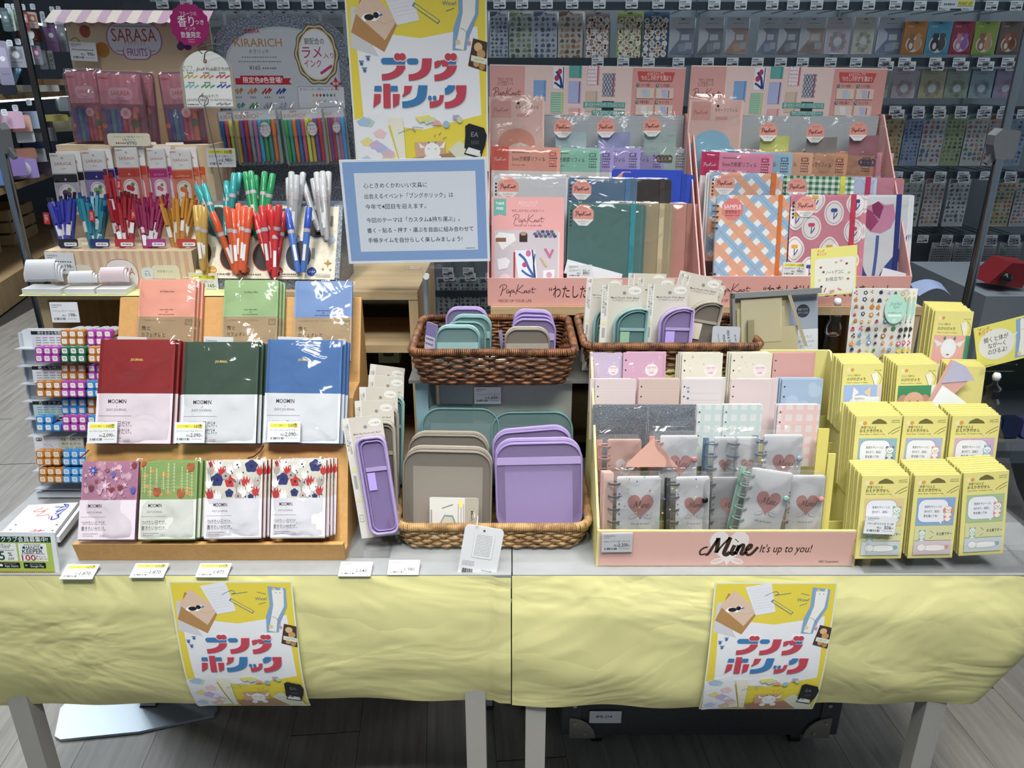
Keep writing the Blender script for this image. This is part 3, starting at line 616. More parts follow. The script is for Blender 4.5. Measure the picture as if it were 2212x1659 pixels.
pens = [('#3a3fa8', '#1a1a24', 'violet blue black buttoned gel pen in the first cup', (150, 535), [(103, 427), (112, 428), (122, 435), (131, 424), (141, 417), (151, 422), (161, 415), (127, 440), (146, 432), (157, 438), (117, 446), (136, 448)]),
        ('#1e7f93', '#16407a', 'teal gel pen in the second cup', (212, 535), [(171, 416), (181, 424), (190, 426), (198, 415), (211, 413), (219, 428), (228, 420), (186, 436), (205, 434), (234, 432), (177, 440), (196, 446), (226, 444)]),
        ('#a8222e', '#7a1420', 'red gel pen in the third cup', (275, 535), [(226, 365), (239, 372), (232, 418), (247, 430), (262, 415), (270, 412), (278, 414), (286, 418), (294, 420), (254, 424), (282, 432), (264, 440), (290, 442), (241, 444)]),
        ('#9c2f5c', '#8a1f4a', 'crimson pink gel pen in the fourth cup', (325, 535), [(290, 432), (300, 428), (312, 425), (326, 416), (340, 424), (353, 420), (362, 418), (307, 440), (334, 436), (348, 432), (299, 450), (318, 446), (343, 450), (356, 442)]),
        ('#c48a2c', '#b0641a', 'amber gel pen in the fifth cup', (388, 535), [(346, 427), (357, 438), (381, 416), (404, 414), (420, 420), (410, 428), (424, 430), (396, 434), (352, 450), (373, 440), (388, 446), (416, 444)])]
for c, dk, lb, foot, tops in pens:
    spray(clickpen(c, dk, lb), tops, foot, lb, lb.split(' in the')[0] + 's')
for tl, tr, bl, tx in (((92, 459), (105, 460), (96, 484), 'お試し'), ((190, 454), (203, 455), (191, 478), 'SAMPLE'), ((252, 386), (262, 388), (254, 410), 'SAMPLE'), ((282, 452), (292, 453), (283, 476), 'お試し')):
    card('sample_flag', 'small red flag reading sample stuck on a pen near x%s' % '' if 0 else {92: 'red sample flag on a violet blue pen', 190: 'red sample flag on a teal pen', 252: 'red sample flag on the tallest red pen', 282: 'red sample flag on a crimson pink pen'}[tl[0]], 'tag', fit(PL(1.672, 1.2), tl, tr, bl=bl), .001, '#c22a2e', lambda a, tx=tx: a.text(tx, .5, .5, .5, '#f4dada', bold=.02, rot=-pi / 2, width=1.3), .002, 'red sample flags')
for x, c, nm in ((125, '#14131a', 'black'), (193, '#1b2a72', 'navy'), (247, '#c02028', 'red'), (315, '#b0328a', 'magenta'), (381, '#c23a2c', 'orange red')):
    card('colour_label', f'{nm} shelf label with a white strip at the foot of the pens', 'label', fit(PL(1.655, 1.14, 10), (x, 516), (x + 42, 516), bl=(x, 533)), .001, c, lambda a: (a.rr(.3, .45, .95, .92, .05, '#ececf0'), a.dashes(.4, .9, .68, .12, '#667', 3)), .003, 'colour labels below the gel pens')
m = MB()
xs = [on_y(x, 500, 1.648).x for x in (108, 166, 232, 298, 352, 412)]
for a_, b_ in zip(xs, xs[1:]): m.box(a_ + .003, b_ - .003, 1.646, 1.6475, zl, zl + .045)
put('clear_cup_fronts', m, ACRYL, SD)
# ================================================================ KIRARICH display
KD = thing('marker_display', 'silver glitter display with an arched header for glitter ink markers', 'display')
xk0, xk1 = on_y(412, 600, 1.64).x, on_y(729, 600, 1.64).x; zk = on_y(500, 600, 1.64).z
ks = PL(1.64, zk, 34); wk, hk, mk = fit(ks, (413, 443), (733, 447), bl=(411, 600)); SK = .17
pr_ = [(1.64, 1.0735), (1.64, zk), (1.64 + hk * sin(radians(34)), zk + hk * cos(radians(34))), (1.795, zk + hk * cos(radians(34))), (1.795, 1.0735)]
m = MB(); m.prism(pr_[::-1], xk0, xk1 + .004, None, Matrix(((0, 0, 1, 0), (1, 0, 0, 0), (0, 1, 0, 0), (0, 0, 0, 1)))); put('tray', m, GLITTER, KD)
m = MB(); m.prism([(-wk / 2, 0), (wk / 2, 0), (wk / 2, hk), (-wk / 2, hk)], .0004, .0012); kf = put('slanted_front', m, noisy('cream_paper', '#dcd3ba', '#e6dfca', 90), KD, mk)
holes = [(446, 550, '#c8932e', 'ゴールド'), (517, 550, '#cf5428', 'オレンジ'), (588, 550, '#b8262b', 'カーマイン'), (660, 550, '#20398a', 'コバルト'), (483, 478, '#2a8f8a', 'ターコイズ'), (553, 478, '#1f7a4a', 'グリーン'), (625, 480, '#8d949c', 'シルバー'), (700, 480, '#b9c6d8', 'クリア')]
a = Art(wk, hk, .0014); kp = []
for x, y, c, nm in holes:
    u, v = ks.uv(x, y); u0, v0 = ks.uv(411, 600); fx = (u - u0) / wk; fy = 1 - v / hk
    kp.append((fx, fy)); a.ell(fx, fy, .083, c, .115 * .95, 24); a.ell(fx, fy, .078, '#34312f', .108 * .95, 24)
    lx, ly = fx + .095, fy + .21; a.ell(lx, ly, .032, c, None, 12, True, 0, .04, 8); a.text(nm, lx, ly, .012, '#fff', bold=.01, width=.048); a.bars(lx - .008, ly - .32, lx + .012, ly - .17, '#444', 7)
a.text('キラリッチ', .36, .945, .022, '#4a4038'); a.dashes(.2, .32, .945, .02, '#8a8070', 6); a.dashes(.4, .52, .945, .02, '#8a8070', 8); a.text('¥165', .60, .94, .026, '#333', bold=.01); a.rect(.64, .92, .76, .965, '#cfc8b8'); a.dashes(.65, .75, .94, .02, '#555', 8); a.rect(.87, .92, .97, .965, '#cfc8b8'); a.text('Made in Japan', .92, .943, .012, '#6a6050')
for x, y, r_ in ((.95, .78, .028), (.92, .86, .012), (.97, .87, .012)): a.poly([(x, y - r_ * 2), (x + r_ * .25, y - r_ * .5), (x + r_, y), (x + r_ * .25, y + r_ * .5), (x, y + r_ * 2), (x - r_ * .25, y + r_ * .5), (x - r_, y), (x - r_ * .25, y - r_ * .5)], '#b5863c')
put('printed_face', a, PRINT, KD, mk)
khp = PL(1.945, 1.2); wq, hq, mq = fit(khp, (453, 29), (743, 29), bl=(453, 440)); m = MB(); N = 20
arch = [(-wq / 2, -.12), (wq / 2, -.12)] + [(wq / 2 * cos(pi * i / N) , hq - .075 + .075 * sin(pi * i / N) ** .8) for i in range(N + 1)]
m.prism(arch, -.004, 0); kh = put('arched_header', m, GLITTER, KD, mq)
def kir(a):
    a.ell(.505, .24, .43, '#b3bac5', .25, 40); a.rect(.075, .24, .935, .52, '#b3bac5'); a.ell(.505, .24, .41, '#bfc5ce', .235, 40); a.rect(.095, .24, .915, .51, '#bfc5ce'); a.text('ZEBRA', .30, .085, .028, '#b02040', bold=.03); a.text('KIRARICH', .335, .14, .058, '#b07f3c', bold=.012, width=.36); a.text('キラリッチ', .335, .185, .028, '#5a6068', width=.15); a.dashes(.2, .47, .213, .005, '#7d838c', 14); a.dashes(.17, .5, .235, .005, '#7d838c', 16)
    a.text('¥165', .29, .265, .03, '#555c66', bold=.01); a.dashes(.35, .46, .268, .008, '#777', 6); a.poly([(.13, .318), (.17, .318), (.17, .305), (.50, .305), (.50, .318), (.56, .318), (.54, .335), (.56, .35), (.13, .35)], '#b8263a'); a.text('限定色8色登場!', .34, .328, .034, '#fff', bold=.02, width=.30)
    for j, row in enumerate((('#b88a3c', '#cc7a4a', '#c2282d', '#2b45b0'), ('#4a9a8a', '#3a8f4a', '#9aa0a8', '#b0bdd8'))):
        for i, c in enumerate(row):
            x, y = .14 + i * .11, .385 + j * .075; a.line([(x - .035, y + .012), (x, y - .014), (x - .01, y + .012), (x + .03, y - .016), (x + .015, y + .010), (x + .04, y - .012)], .013, c); a.dashes(x - .02, x + .03, y + .03, .008, '#80868e', 3)
    a.ell(.77, .20, .165, '#5c5648', .21, 48, True, 0, .035, 10); a.ell(.77, .20, .158, '#c9b78e', .203, 48, True, 0, .035, 10); a.ell(.77, .20, .145, '#6a614c', .19, 48, True, 0, .03, 10); a.ell(.77, .20, .135, '#d9d2bb', .18, 40); a.ell(.77, .20, .125, '#dfe2e8', .168, 40)
    a.text('銀配合の', .76, .135, .035, '#2d2f3c', bold=.01, width=.15); a.text('ラメ', .735, .19, .07, '#b8286a', bold=.015, width=.15); a.text('入り', .86, .205, .032, '#b8286a', bold=.01); a.text('インク', .735, .245, .045, '#b8286a', bold=.01, width=.13); a.line([(.79, .295), (.88, .255)], .02, '#c0357a')
    a.rr(.60, .36, .96, .48, .01, '#8d929c'); a.rr(.603, .363, .957, .477, .01, '#cfd3da'); a.text('キラリッチ 13色セット ¥1,980', .77, .375, .016, '#444', width=.30)
    for i, c in enumerate(('#c8932e', '#cf5428', '#b8262b', '#20398a', '#2a8f8a', '#1f7a4a', '#8d949c', '#cfd6e2')): a.poly([(.72 + i * .027, .395), (.73 + i * .027, .405), (.72 + i * .027, .415), (.71 + i * .027, .405)], c, False)
    for i, c in enumerate(('#d8d06a', '#e08ab0', '#8ac06a', '#8aa0d8', '#a07ac8')): a.line([(.71 + i * .04, .44), (.725 + i * .04, .428), (.722 + i * .04, .44), (.74 + i * .04, .428)], .006, c, False)
    a.poly([(.90, .31), (.915, .335), (.95, .345), (.915, .355), (.90, .38), (.885, .355), (.85, .345), (.885, .335)], '#b02a3a'); a.text('限定', .9, .346, .018, '#fff')
a = Art(wq, hq); kir(a); put('printed_face', a, PRINT, KD, mq)
SETC = ['#2b6aa8', '#b0323c', '#2a8f8a', '#c8a83a', '#3aa0d0', '#c0556a', '#8d949c', '#d8702a', '#6a4a9a', '#3a9a4a', '#c8d04a', '#b06a9a']
def penset(pose, label, k):
    w, h, mw = pose; t = put('marker_set', slab(w, h, .001, .008), M('#9aa2aa', .4), None, mw, label, 'marker set', 'clear packs of thirteen glitter markers')
    n = 9
    for i in range(n):
        x = -w * .44 + w * .88 * (i + .5) / n; m = MB(); c = SETC[(i * 5 + k * 3) % 12]; m.tube([(x, .008, .006), (x, h * .52, .006)], .0044, 8, c); m.tube([(x, h * .52, .006), (x, h * .80, .006), (x, h * .815, .006)], [.0052, .0052, .004], 8, SETC[(i * 5 + k * 3 + 1) % 12] if 0 else c); put('glitter_marker', m, GLOSSY, t)
    a = Art(w, h, .0013); a.rect(.04, .02, .96, .19, '#c8ccd4'); a.text('KIRARICH', .33, .12, .09, '#b08a4c', bold=.01, width=.5); a.curve([(.55, .06), (.65, .1), (.75, .04), (.85, .12), (.95, .08)], .012, '#c9b58a'); a.text('ZEBRA', .3, .05, .04, '#b02040', bold=.02); put('printed_label', a, PRINT, t)
    a = Art(w, h, .0128); a.ell(.72, .36, .13, '#8a7f68', .17, 30, True, 0, .04, 8); a.ell(.72, .36, .115, '#d9dde0', .15, 30); a.text('銀配合の', .72, .30, .04, '#444'); a.text('ラメ入り', .72, .36, .055, '#b8286a', bold=.01); a.text('インク', .72, .42, .05, '#b8286a'); put('printed_seal', a, PRINT, t)
    m = sleeve(w, h, .004, .003, .012, k, .002); m.v = [(x, y, z + .0135) if abs(x) < w / 2 - .004 and .004 < y < h else (x, y, z) for x, y, z in m.v]; put('clear_sleeve', m, BAG, t)
kpk = PL(1.90, 1.2, 2)
for i, (tl, tr, bl, off, lb) in enumerate((((467, 240), (560, 236), (470, 355), 0, 'clear pack of glitter markers at the back beside the 1,980 yen card'), ((498, 238), (598, 234), (504, 358), .02, 'clear pack of glitter markers in front, below the red ribbon of the header'),
        ((572, 236), (640, 232), (575, 355), .0, 'clear pack of glitter markers wedged between the two front packs'), ((604, 236), (697, 231), (608, 359), .02, 'clear pack of glitter markers in front, below the oval framed print'), ((672, 232), (744, 228), (676, 357), .0, 'clear pack of glitter markers beside the tall poster'))):
    penset(fit(kpk, tl, tr, bl=bl, off=off), lb, i)
for (c, b, nm, foot, tops, row) in (('#27a3a3', '#2a8a8c', 'turquoise', (488, 500), [(425, 402), (440, 398), (490, 392), (507, 374), (518, 374)], 1), ('#1d9558', '#2a9a5c', 'green', (556, 500), [(530, 372), (542, 370), (552, 379), (572, 371), (590, 375)], 1),
        ('#b9bcbc', '#a3a6a6', 'silver', (628, 500), [(623, 385), (630, 371), (641, 378), (655, 373), (634, 392)], 1), ('#c3c5c4', '#a9aaaa', 'clear grey', (706, 500), [(651, 382), (676, 386), (684, 372), (696, 384), (697, 370), (710, 371)], 1),
        ('#c9a24a', '#b89442', 'gold', (446, 575), [(423, 444), (433, 443), (441, 446), (428, 452)], 0), ('#d8532a', '#cf5a30', 'orange', (520, 575), [(458, 457), (489, 446), (515, 440), (528, 446), (540, 448), (503, 452)], 0),
        ('#cf2f33', '#c02f36', 'red', (592, 575), [(547, 457), (559, 464), (565, 444), (581, 442), (586, 452), (603, 442), (614, 457), (595, 463)], 0), ('#2f55b8', '#4a78c8', 'blue', (655, 578), [(620, 453), (668, 447)], 0)):
    lb = f'{nm} glitter marker in its hole of the slanted front'
    if row: spray(marker(c, b, lb), tops, foot, lb, nm + ' glitter markers', 1.735, 1.675, None, 4)
    else: spray(marker(c, b, lb), tops, foot, lb, nm + ' glitter markers', 1.665, 1.630, None, 4)
# staff picks tag on its wire
def staff(a):
    a.rect(.06, .3, .94, .97, '#e6e8e4'); a.ell(.5, .34, .44, '#e6e8e4', .36, 30); a.text('Staff Picks', .5, .30, .055, '#3a3a3a', bold=.02, width=.34); a.text('ゼブラ', .16, .27, .045, '#44584a'); a.text('キラリッチ', .2, .33, .045, '#44584a'); a.text('限定色8色', .80, .30, .05, '#3f6a45')
    for j, row in enumerate((('#c9b44a', '#dc8a4a', '#d2555a'), ('#7cc6c2', '#4fa876', '#4a5cc0'))):
        for i, c in enumerate(row):
            x, y = .2 + i * .3, .43 + j * .17; a.line([(x - .13, y + .025), (x - .03, y - .03), (x - .05, y + .03), (x + .05, y - .03), (x + .04, y + .03), (x + .13, y - .015)], .03, c); a.dashes(x - .06, x + .06, y - .06, .02, '#555', 4)
    a.text('イチオシは クリア!', .5, .78, .045, '#444', width=.35); a.text('上からなぞると手描きのマーカーもキラキラになるよ!', .5, .85, .04, '#444', width=.86); a.line([(.62, .93), (.72, .9), (.7, .94), (.82, .9), (.8, .94), (.9, .91)], .025, '#9aa2aa'); a.dashes(.08, .3, .93, .02, '#666', 6)
w, h, mw = fit(PL(1.70, 1.3, 4), (383, 112), (499, 112), bl=(384, 233)); m = MB(); pts = [(-w / 2, 0), (w / 2, 0)] + [(w / 2 * cos(pi * i / 16), h * .62 + h * .38 * sin(pi * i / 16)) for i in range(17)]
m.prism(pts, -.002, 0); o = put('staff_picks_tag', m, M('#a29c90'), None, mw, 'arched white tag with coloured scribbles headed staff picks', 'tag'); a = Art(w, h); staff(a); a.ell(.5, .16, .035, '#8a3a3a', None, 14); a.ell(.5, .16, .022, '#a29c90', None, 14); put('handwriting', a, PRINT, o)
b0 = on_y(443, 232, 1.696)
m = MB(); m.tube([(0, 0, .028), (-.006, 0, .022), (.006, 0, .018), (.0, 0, .008), (0, 0, -.0)] + [(0.001 * i, .002 * i, -.02 * i) for i in range(1, 12)], .0009, 6); m.tube([(.010 * cos(q), -.003, .014 + .010 * sin(q)) for q in [2 * pi * i / 16 for i in range(16)]], .0009, 6, None, True)
put('wire_clip_stand', m, M('#8a8d90', .3, .9), None, T(b0), 'thin curled wire holding the staff picks tag', 'wire stand')
m = MB(); p0 = Vector((0, 0, 0)); cv = [(0, 0, 0), (.004, -.001, .012), (.015, -.002, .018), (.035, -.002, .021), (.04, -.001, .026), (.025, 0, .028), (.0, 0, .024), (-.01, 0, .018), (-.002, 0, .01)]; m.tube(cv, .0012, 6); put('cord_loop', m, M('#2f5f45', .6), None, T(on_y(441, 128, 1.697)), 'green cord looped through the staff picks tag', 'cord')
# price cards on the upper left
price(fit(PL(1.93, 1.3), (148, 89), (206, 92), bl=(152, 130)), '990', 'grey price card reading 990 yen on the awning display header')
price(fit(PL(1.78, 1.3, 8), (445, 320), (507, 320), bl=(447, 361)), '1,980', 'yellow banded price card reading 1,980 yen beside the marker packs', True, 'キラリッチ 13色セット')
price(fit(PL(1.636, 1.07, 0), (95, 545), (158, 547), bl=(98, 590)), '198', 'grey price card reading 198 yen on the striped panel above the paper pads')
price(fit(PL(1.635, 1.07, 0), (407, 589), (469, 591), bl=(410, 631)), '165', 'yellow banded price card reading 165 yen beside the peach notebook', True, 'キラリッチ オレンジ')
def half5(a): a.ell(.5, .5, .49, '#dde2ea', None, 20, True, 0, .03, 12); a.text('0.5', .5, .55, .3, '#3a7080', bold=.01); a.dashes(.3, .7, .3, .06, '#6a8a90', 3)
card('size_seal', 'round white seal reading 0.5 on the striped display panel', 'seal', fit(PL(1.638, 1.07), (304, 578), (329, 578), bl=(304, 604)), .0006, '#dde2ea', half5, .008)
# paper pads with curling sheets
def pad(pose_px, wd, dp, n, label, curl=.035, pink=False):
    b = on_z(*pose_px, SZ); t = thing('scribble_pad', label, 'paper pad', T((b.x, 1.592, SZ + .0012)) @ Matrix.Rotation(U(-.02, .02), 4, 'Z'), 'curling scribble pads')
    m = MB(); m.box(-wd / 2, wd / 2, 0, .042, .0005, .012); put('pad_block', m, M('#dadcdf'), t)
    for k in range(n):
        m = MB(); N = 10; vs = []; R_ = curl * (.50 + .10 * k)
        for i in range(N + 1):
            a_ = radians(205 - (165 - 18 * k) * i / N); y = .026 + R_ * cos(a_) * .55; z = .013 + R_ + R_ * sin(a_); vs += [(-wd / 2 + .003 * k, y, z), (wd / 2 - .004 * k, y + .002, z + .001)]
        m.add(vs, [(2 * i, 2 * i + 1, 2 * i + 3, 2 * i + 2) for i in range(N)], None, True); m.add([(x, y + .0006, z + .0006) for x, y, z in vs], [(2 * i + 2, 2 * i + 3, 2 * i + 1, 2 * i) for i in range(N)], None, True)
        put('curled_sheet', m, M('#dcdee2' if not pink else ('#dcdee2' if k % 2 else '#e2cdd2')), t)
m = MB(); q = [on_z(66, 632, SZ), on_z(740, 632, SZ)]; m.box(-1.045, -.60, 1.585, 1.639, SZ, SZ + .001); put('yellow_sheet', m, M('#dfe39a'), None, None, 'pale yellow green paper lining the shelf edge under the paper pads', 'paper')
pad((112, 628), .083, .06, 4, 'tallest scribble pad with white sheets curling over, nearest the chrome pole')
pad((194, 627), .062, .05, 3, 'low scribble pad with white curled sheets, in the middle of the three', .022)
pad((262, 627), .064, .055, 3, 'scribble pad with a pink cornered curled sheet in front of the SARASA panel', .028, True)
# ================================================================ journal stand of brown card
prof = [(1.164, .7005), (1.156, .738), (1.166, .738), (1.172, .716), (1.188, .716), (1.254, .866), (1.262, .885), (1.268, .885), (1.276, .872), (1.300, .872), (1.330, .945), (1.345, .95), (1.400, .95), (1.478, 1.098), (1.484, 1.098), (1.484, .7005)]
m = MB(); m.prism(prof[::-1], -.775, -.298, None, Matrix(((0, 0, 1, 0), (1, 0, 0, 0), (0, 1, 0, 0), (0, 0, 0, 1))))
put('stepped_stand', m, KRAFT, None, None, 'stepped brown cardboard stand holding three tiers of journals', 'display stand')
def j_text(a, top, small):
    a.text('MOOMIN', .27, top + .075, .055 if not small else .065, '#3a2a32', bold=.035, width=.24); a.text('×', .27, top + .125, .03, '#6a5a62'); a.text('EASY JOURNAL', .27, top + .155, .032, '#4a4048', width=.27)
    a.line([(.03, top + .215), (.47, top + .215)], .005, '#6a6068'); a.text('つけたい日だけ、', .05, top + .29, .062, '#3a3238', 'l', .005, width=.43); a.text('書きたい分だけ。', .05, top + .36, .062, '#3a3238', 'l', .005, width=.43)
    a.dashes(.08, .36, top + .425, .009, '#8a8088', 12); a.text('EASY JOURNAL', .08, top + .45, .02, '#5a5058', 'l'); a.rr(.38, top + .438, .47, top + .462, .01, '#8a8088'); a.rr(.384, top + .441, .466, top + .459, .008, '#d9d4da'); a.text('日本製', .425, top + .45, .016, '#5a5058')
def jbig(cover, band):
    def f(a):
        a.rect(0, 0, .035, .52, tuple(c * .8 for c in lin(cover)), True); a.rect(-.004, .52, 1.004, .995, band); a.text('JOURNAL', .5, .195, .032, '#e0c56a', bold=.03, width=.17); j_text(a, .52, False)
    return f
J1, J2, J3 = PL(1.172, .718, 28), PL(1.277, .874, 28), PL(1.40, .952, 28)
for c, b, tl, tr, bl, n, nm in (('#841619', '#d9ccd4', (218, 733), (379.5, 733.5), (204, 959), 3, 'red'), ('#2c4434', '#cdd0d4', (400, 738.5), (560, 738.5), (391.6, 958.6), 3, 'dark green'), ('#36629a', '#c9cdd2', (579, 733), (740, 735), (567, 957), 2, 'blue')):
    o = card('journal', f'large {nm} journal in clear wrap, pale paper band, front copy, middle tier', 'journal', fit(J2, tl, tr, bl=bl, off=.042 - .0), .009, c, jbig(c, b), .001, f'large {nm} journals', BAG, int(tl[0]), .008, .005, GLOSSY, .0026)
    bd = MB(); w_ = fit(J2, tl, tr, bl=bl)[0]
    stack(o, n, .0115, .0042, .0, f'large {nm} journal, {{}} in its stack on the middle tier', f'large {nm} journals', skip=('clear_sleeve',))
def jtop(cover, tcol='#2a2226'):
    def f(a):
        a.rect(-.004, .46, 1.004, 1, '#a38a68'); a.text("It's Diary Time", .5, .15, .03, tcol, shear=.3, width=.25); a.text('enjoy diary time', .5, .37, .026, tcol, shear=.3, width=.24); a.text('and', .5, .40, .022, tcol, shear=.3); a.text('your favorite drink', .5, .43, .024, tcol, shear=.3, width=.28)
        a.text('一日の終わりの、デトックスタイム。', .08, .505, .028, '#6a5840', 'l', width=.58); a.rr(.84, .49, .97, .56, .01, '#5a4a38'); a.rr(.848, .496, .962, .554, .008, '#a38a68'); a.text('文庫本', .905, .512, .026, '#4a3c2c'); a.text('サイズ', .905, .538, .026, '#4a3c2c')
        a.text('夜と', .08, .60, .06, '#3a2e22', 'l', .01); a.text('カフェオレと', .08, .68, .06, '#3a2e22', 'l', .01, width=.42)
    return f
for c, tl, tr, bl, n, nm in (('#e59a84', (303, 603), (424, 603.5), (290, 780), 2, 'peach'), ('#8fae77', (485.5, 605), (602, 605), (475, 778), 2, 'sage green'), ('#6c8bbd', (638, 607), (761.5, 607), (631, 780), 1, 'periwinkle blue')):
    o = card('notebook', f'{nm} notebook with a brown paper band, front copy on the top tier', 'notebook', fit(J3, tl, tr, bl=bl, off=.03), .007, c, jtop(c), .003, f'{nm} notebooks', BAG, int(tl[0]), .006, .004, None, .0024)
    stack(o, n, .0095, .0035 if nm != 'periwinkle blue' else -.003, .0, f'{nm} notebook, {{}} in its stack on the top tier', f'{nm} notebooks', skip=('clear_sleeve',))
def flower(a, x, y, r, col, mid, n=7, kind=0):
    if kind == 1:                                               # tulip like crown
        pts = [(x - r, y - r * .7), (x - r * .55, y - r * .2), (x - r * .3, y - r * .9), (x, y - r * .25), (x + r * .3, y - r * .9), (x + r * .55, y - r * .2), (x + r, y - r * .7), (x + r * .6, y + r * .45), (x, y + r * .8), (x - r * .6, y + r * .45)]; a.poly(pts[::-1], col)
    elif kind == 2: a.poly([(x + r * (1 if i % 2 else .42) * cos(pi * i / n), y + r * a.w / a.h * (1 if i % 2 else .42) * sin(pi * i / n)) for i in range(2 * n)][::-1], col); a.ell(x, y, r * .25, mid)
    else: a.ell(x, y, r, col, None, 30, True, .3, .10, 5); a.ell(x, y, r * .25, mid)
def cov_pink(a):
    a.rect(0, 0, 1, .49, '#a9748e'); rr_ = random.Random(3)
    for i in range(46): x, y = rr_.uniform(.05, .95), rr_.uniform(.02, .46); flower(a, x, y, rr_.uniform(.03, .07), rr_.choice(('#c595ab', '#b5829a', '#cfa4b8', '#bd8a9f', '#8a4a52' if i % 6 == 0 else '#c9a0b2')), '#d9b9c6', 5, rr_.choice((0, 1, 2)))
    flower(a, .2, .12, .10, '#4a56a0', '#9aa6e0', 8, 2); flower(a, .42, .31, .13, '#c9a0b4', '#e6c9d4', 7, 2)
    for x, y in ((.18, .34), (.55, .36), (.93, .05), (.70, .34)): flower(a, x, y, .06, '#7d3a3e', '#7d3a3e', 5, 1)
    flower(a, .93, .37, .06, '#4a56a0', '#4a56a0', 5, 1); flower(a, .56, .17, .05, '#5a66a8', '#5a66a8', 5, 1)
def cov_green(a):
    a.rect(0, 0, 1, .49, '#7f9a58'); rr_ = random.Random(9)
    for i in range(14): x, y = rr_.uniform(.05, .95), rr_.uniform(.03, .45); a.ell(x, y, .05, rr_.choice(('#c98a3c', '#8fa566', '#d09a4a')), .03, 12)
    for i in range(9):
        x = .08 + i * .105 + rr_.uniform(-.02, .02); y0, y1 = rr_.uniform(.02, .15), rr_.uniform(.34, .48); a.line([(x, y0), (x + .01, y1)], .008, '#cfd8a8')
        for k in range(9): y = y0 + (y1 - y0) * k / 9; l = .012 + .03 * k / 9; a.line([(x - l, y + .015), (x, y), (x + l, y + .015)], .009, '#c3cf98', False)
        a.z += a.st
    for x, y in ((.29, .40), (.88, .09), (.72, .42), (.02, .02)):
        for k in range(-2, 3): a.curve([(x + k * .012, y + .05), (x + k * .03, y), (x + k * .025, y - .06)], .02, '#b5502c', False)
        a.z += a.st
def cov_flo(a):
    a.rect(0, 0, 1, 1, '#c9c4b8'); N, Rd, Wt, G = '#2c3468', '#b5302c', '#e6e6e2', '#a89a94'; F_ = [(.1, .05, .07, Rd, 1), (.2, .07, .1, Wt, 1), (.55, .06, .07, Wt, 0), (.80, .08, .11, N, 0), (.08, .13, .08, G, 1), (.28, .14, .08, Rd, 1), (.42, .12, .08, Wt, 1), (.2, .25, .11, N, 0), (.43, .28, .09, Rd, 0), (.54, .30, .07, G, 1), (.70, .28, .09, Rd, 1), (.95, .14, .08, Rd, 1), (.35, .20, .07, G, 0), (.60, .2, .07, Wt, 1),
        (.08, .43, .09, Rd, 1), (.22, .46, .09, Wt, 1), (.42, .42, .07, N, 0), (.66, .41, .09, Wt, 1), (.88, .40, .08, Rd, 1), (.77, .35, .08, Wt, 1), (.06, .30, .08, Wt, 1), (.9, .28, .08, G, 1), (.58, .46, .06, G, 0), (.8, .47, .05, N, 0)]
    for x, y, r, c, k in F_:
        if k == 1: a.line([(x, y), (x + .01, y + .12)], .008, N)
        flower(a, x, y, r, c, '#e0dcd2' if c == Rd and k == 1 else '#23233a', 6, k)
    rr_ = random.Random(2)
    for i in range(16): a.ell(rr_.uniform(.03, .97), rr_.uniform(.02, .47), .013, N, None, 8, False)
    a.z += a.st; a.text('yellow flower' if 0 else 'Journal', .47, .185, .022, '#d9bf62', shear=.2)
def jsm(cov, band):
    def f(a): cov(a); a.rect(-.004, .49, 1.004, .985, band); j_text(a, .49, True)
    return f
for cov, band, c, tl, tr, bl, n, nm in ((cov_pink, '#d9cdd6', '#a9748e', (179.6, 996.4), (300, 996), (164, 1168), 0, 'pink flower patterned'), (cov_green, '#cfd2c9', '#7f9a58', (307, 996), (427.6, 995), (296, 1167), 2, 'green plant patterned'),
        (cov_flo, '#d0ced6', '#8d2a2c', (446, 995), (568, 993), (437.5, 1165), 2, 'navy and red poppy patterned'), (cov_flo, '#d0ced6', '#8d2a2c', (589, 993), (705, 992), (580.4, 1163), 3, 'poppy patterned')):
    ex = {446: 'beside the green one', 589: 'nearest the pen pouches'}.get(tl[0], 'on the lowest tier')
    o = card('journal', f'small {nm} journal {ex}, front copy', 'journal', fit(J1, tl, tr, bl=bl, off=.03), .007, c, jsm(cov, band), .001, f'small {nm} journals', BAG, int(tl[0]), .005, .004, GLOSSY, .002)
    stack(o, n, .0095, .004, .001, f'small {nm} journal {ex}, {{}} copy', f'small {nm} journals', skip=('clear_sleeve',))
JP = PL(1.2775, .874, 28)
for tl, tr, bl, nm, jp in (((190, 912), (254, 911), (191, 958), 'red', 'レッド'), ((377.6, 912), (443.5, 912), (378, 957), 'dark green', 'グリーン'), ((579, 910), (649.5, 910), (579, 955), 'blue', 'ブルー')):
    price(fit(JP, tl, tr, bl=bl, off=.052), '2,090', f'yellow banded price card reading 2,090 yen below the {nm} journal', True, 'イージージャーナル ' + jp, True)
for x, nm in ((253, 'peach'), (440, 'green'), (600, 'periwinkle')):
    price(fit(PL(1.372, .958, 10), (x, 727), (x + 64, 729), .055), '1,540', f'white price card peeking up below the {nm} notebook')
FT = PL(1.1175, .7035, 74)
for tl, tr, bl, w_ in (((146, 1219), (216, 1219), (122, 1251), 'nearest the club notice'), ((294, 1217), (366, 1217), (277, 1248), 'second from the club notice'), ((433, 1217), (501, 1217), (417, 1247), 'third from the club notice')):
    a_, h_, mm = fit(FT, tl, tr, bl=bl); price((a_, h_, mm), '1,870', f'yellow banded 1,870 yen price card at the table edge, {w_}', True, 'イージージャーナル')
price(fit(FT, (737, 1213.5), (806, 1213.5), bl=(731, 1245)), '1,540', 'white price card reading 1,540 yen on the table before the pen pouches', False, 'バンド付きメッシュペンポーチ')
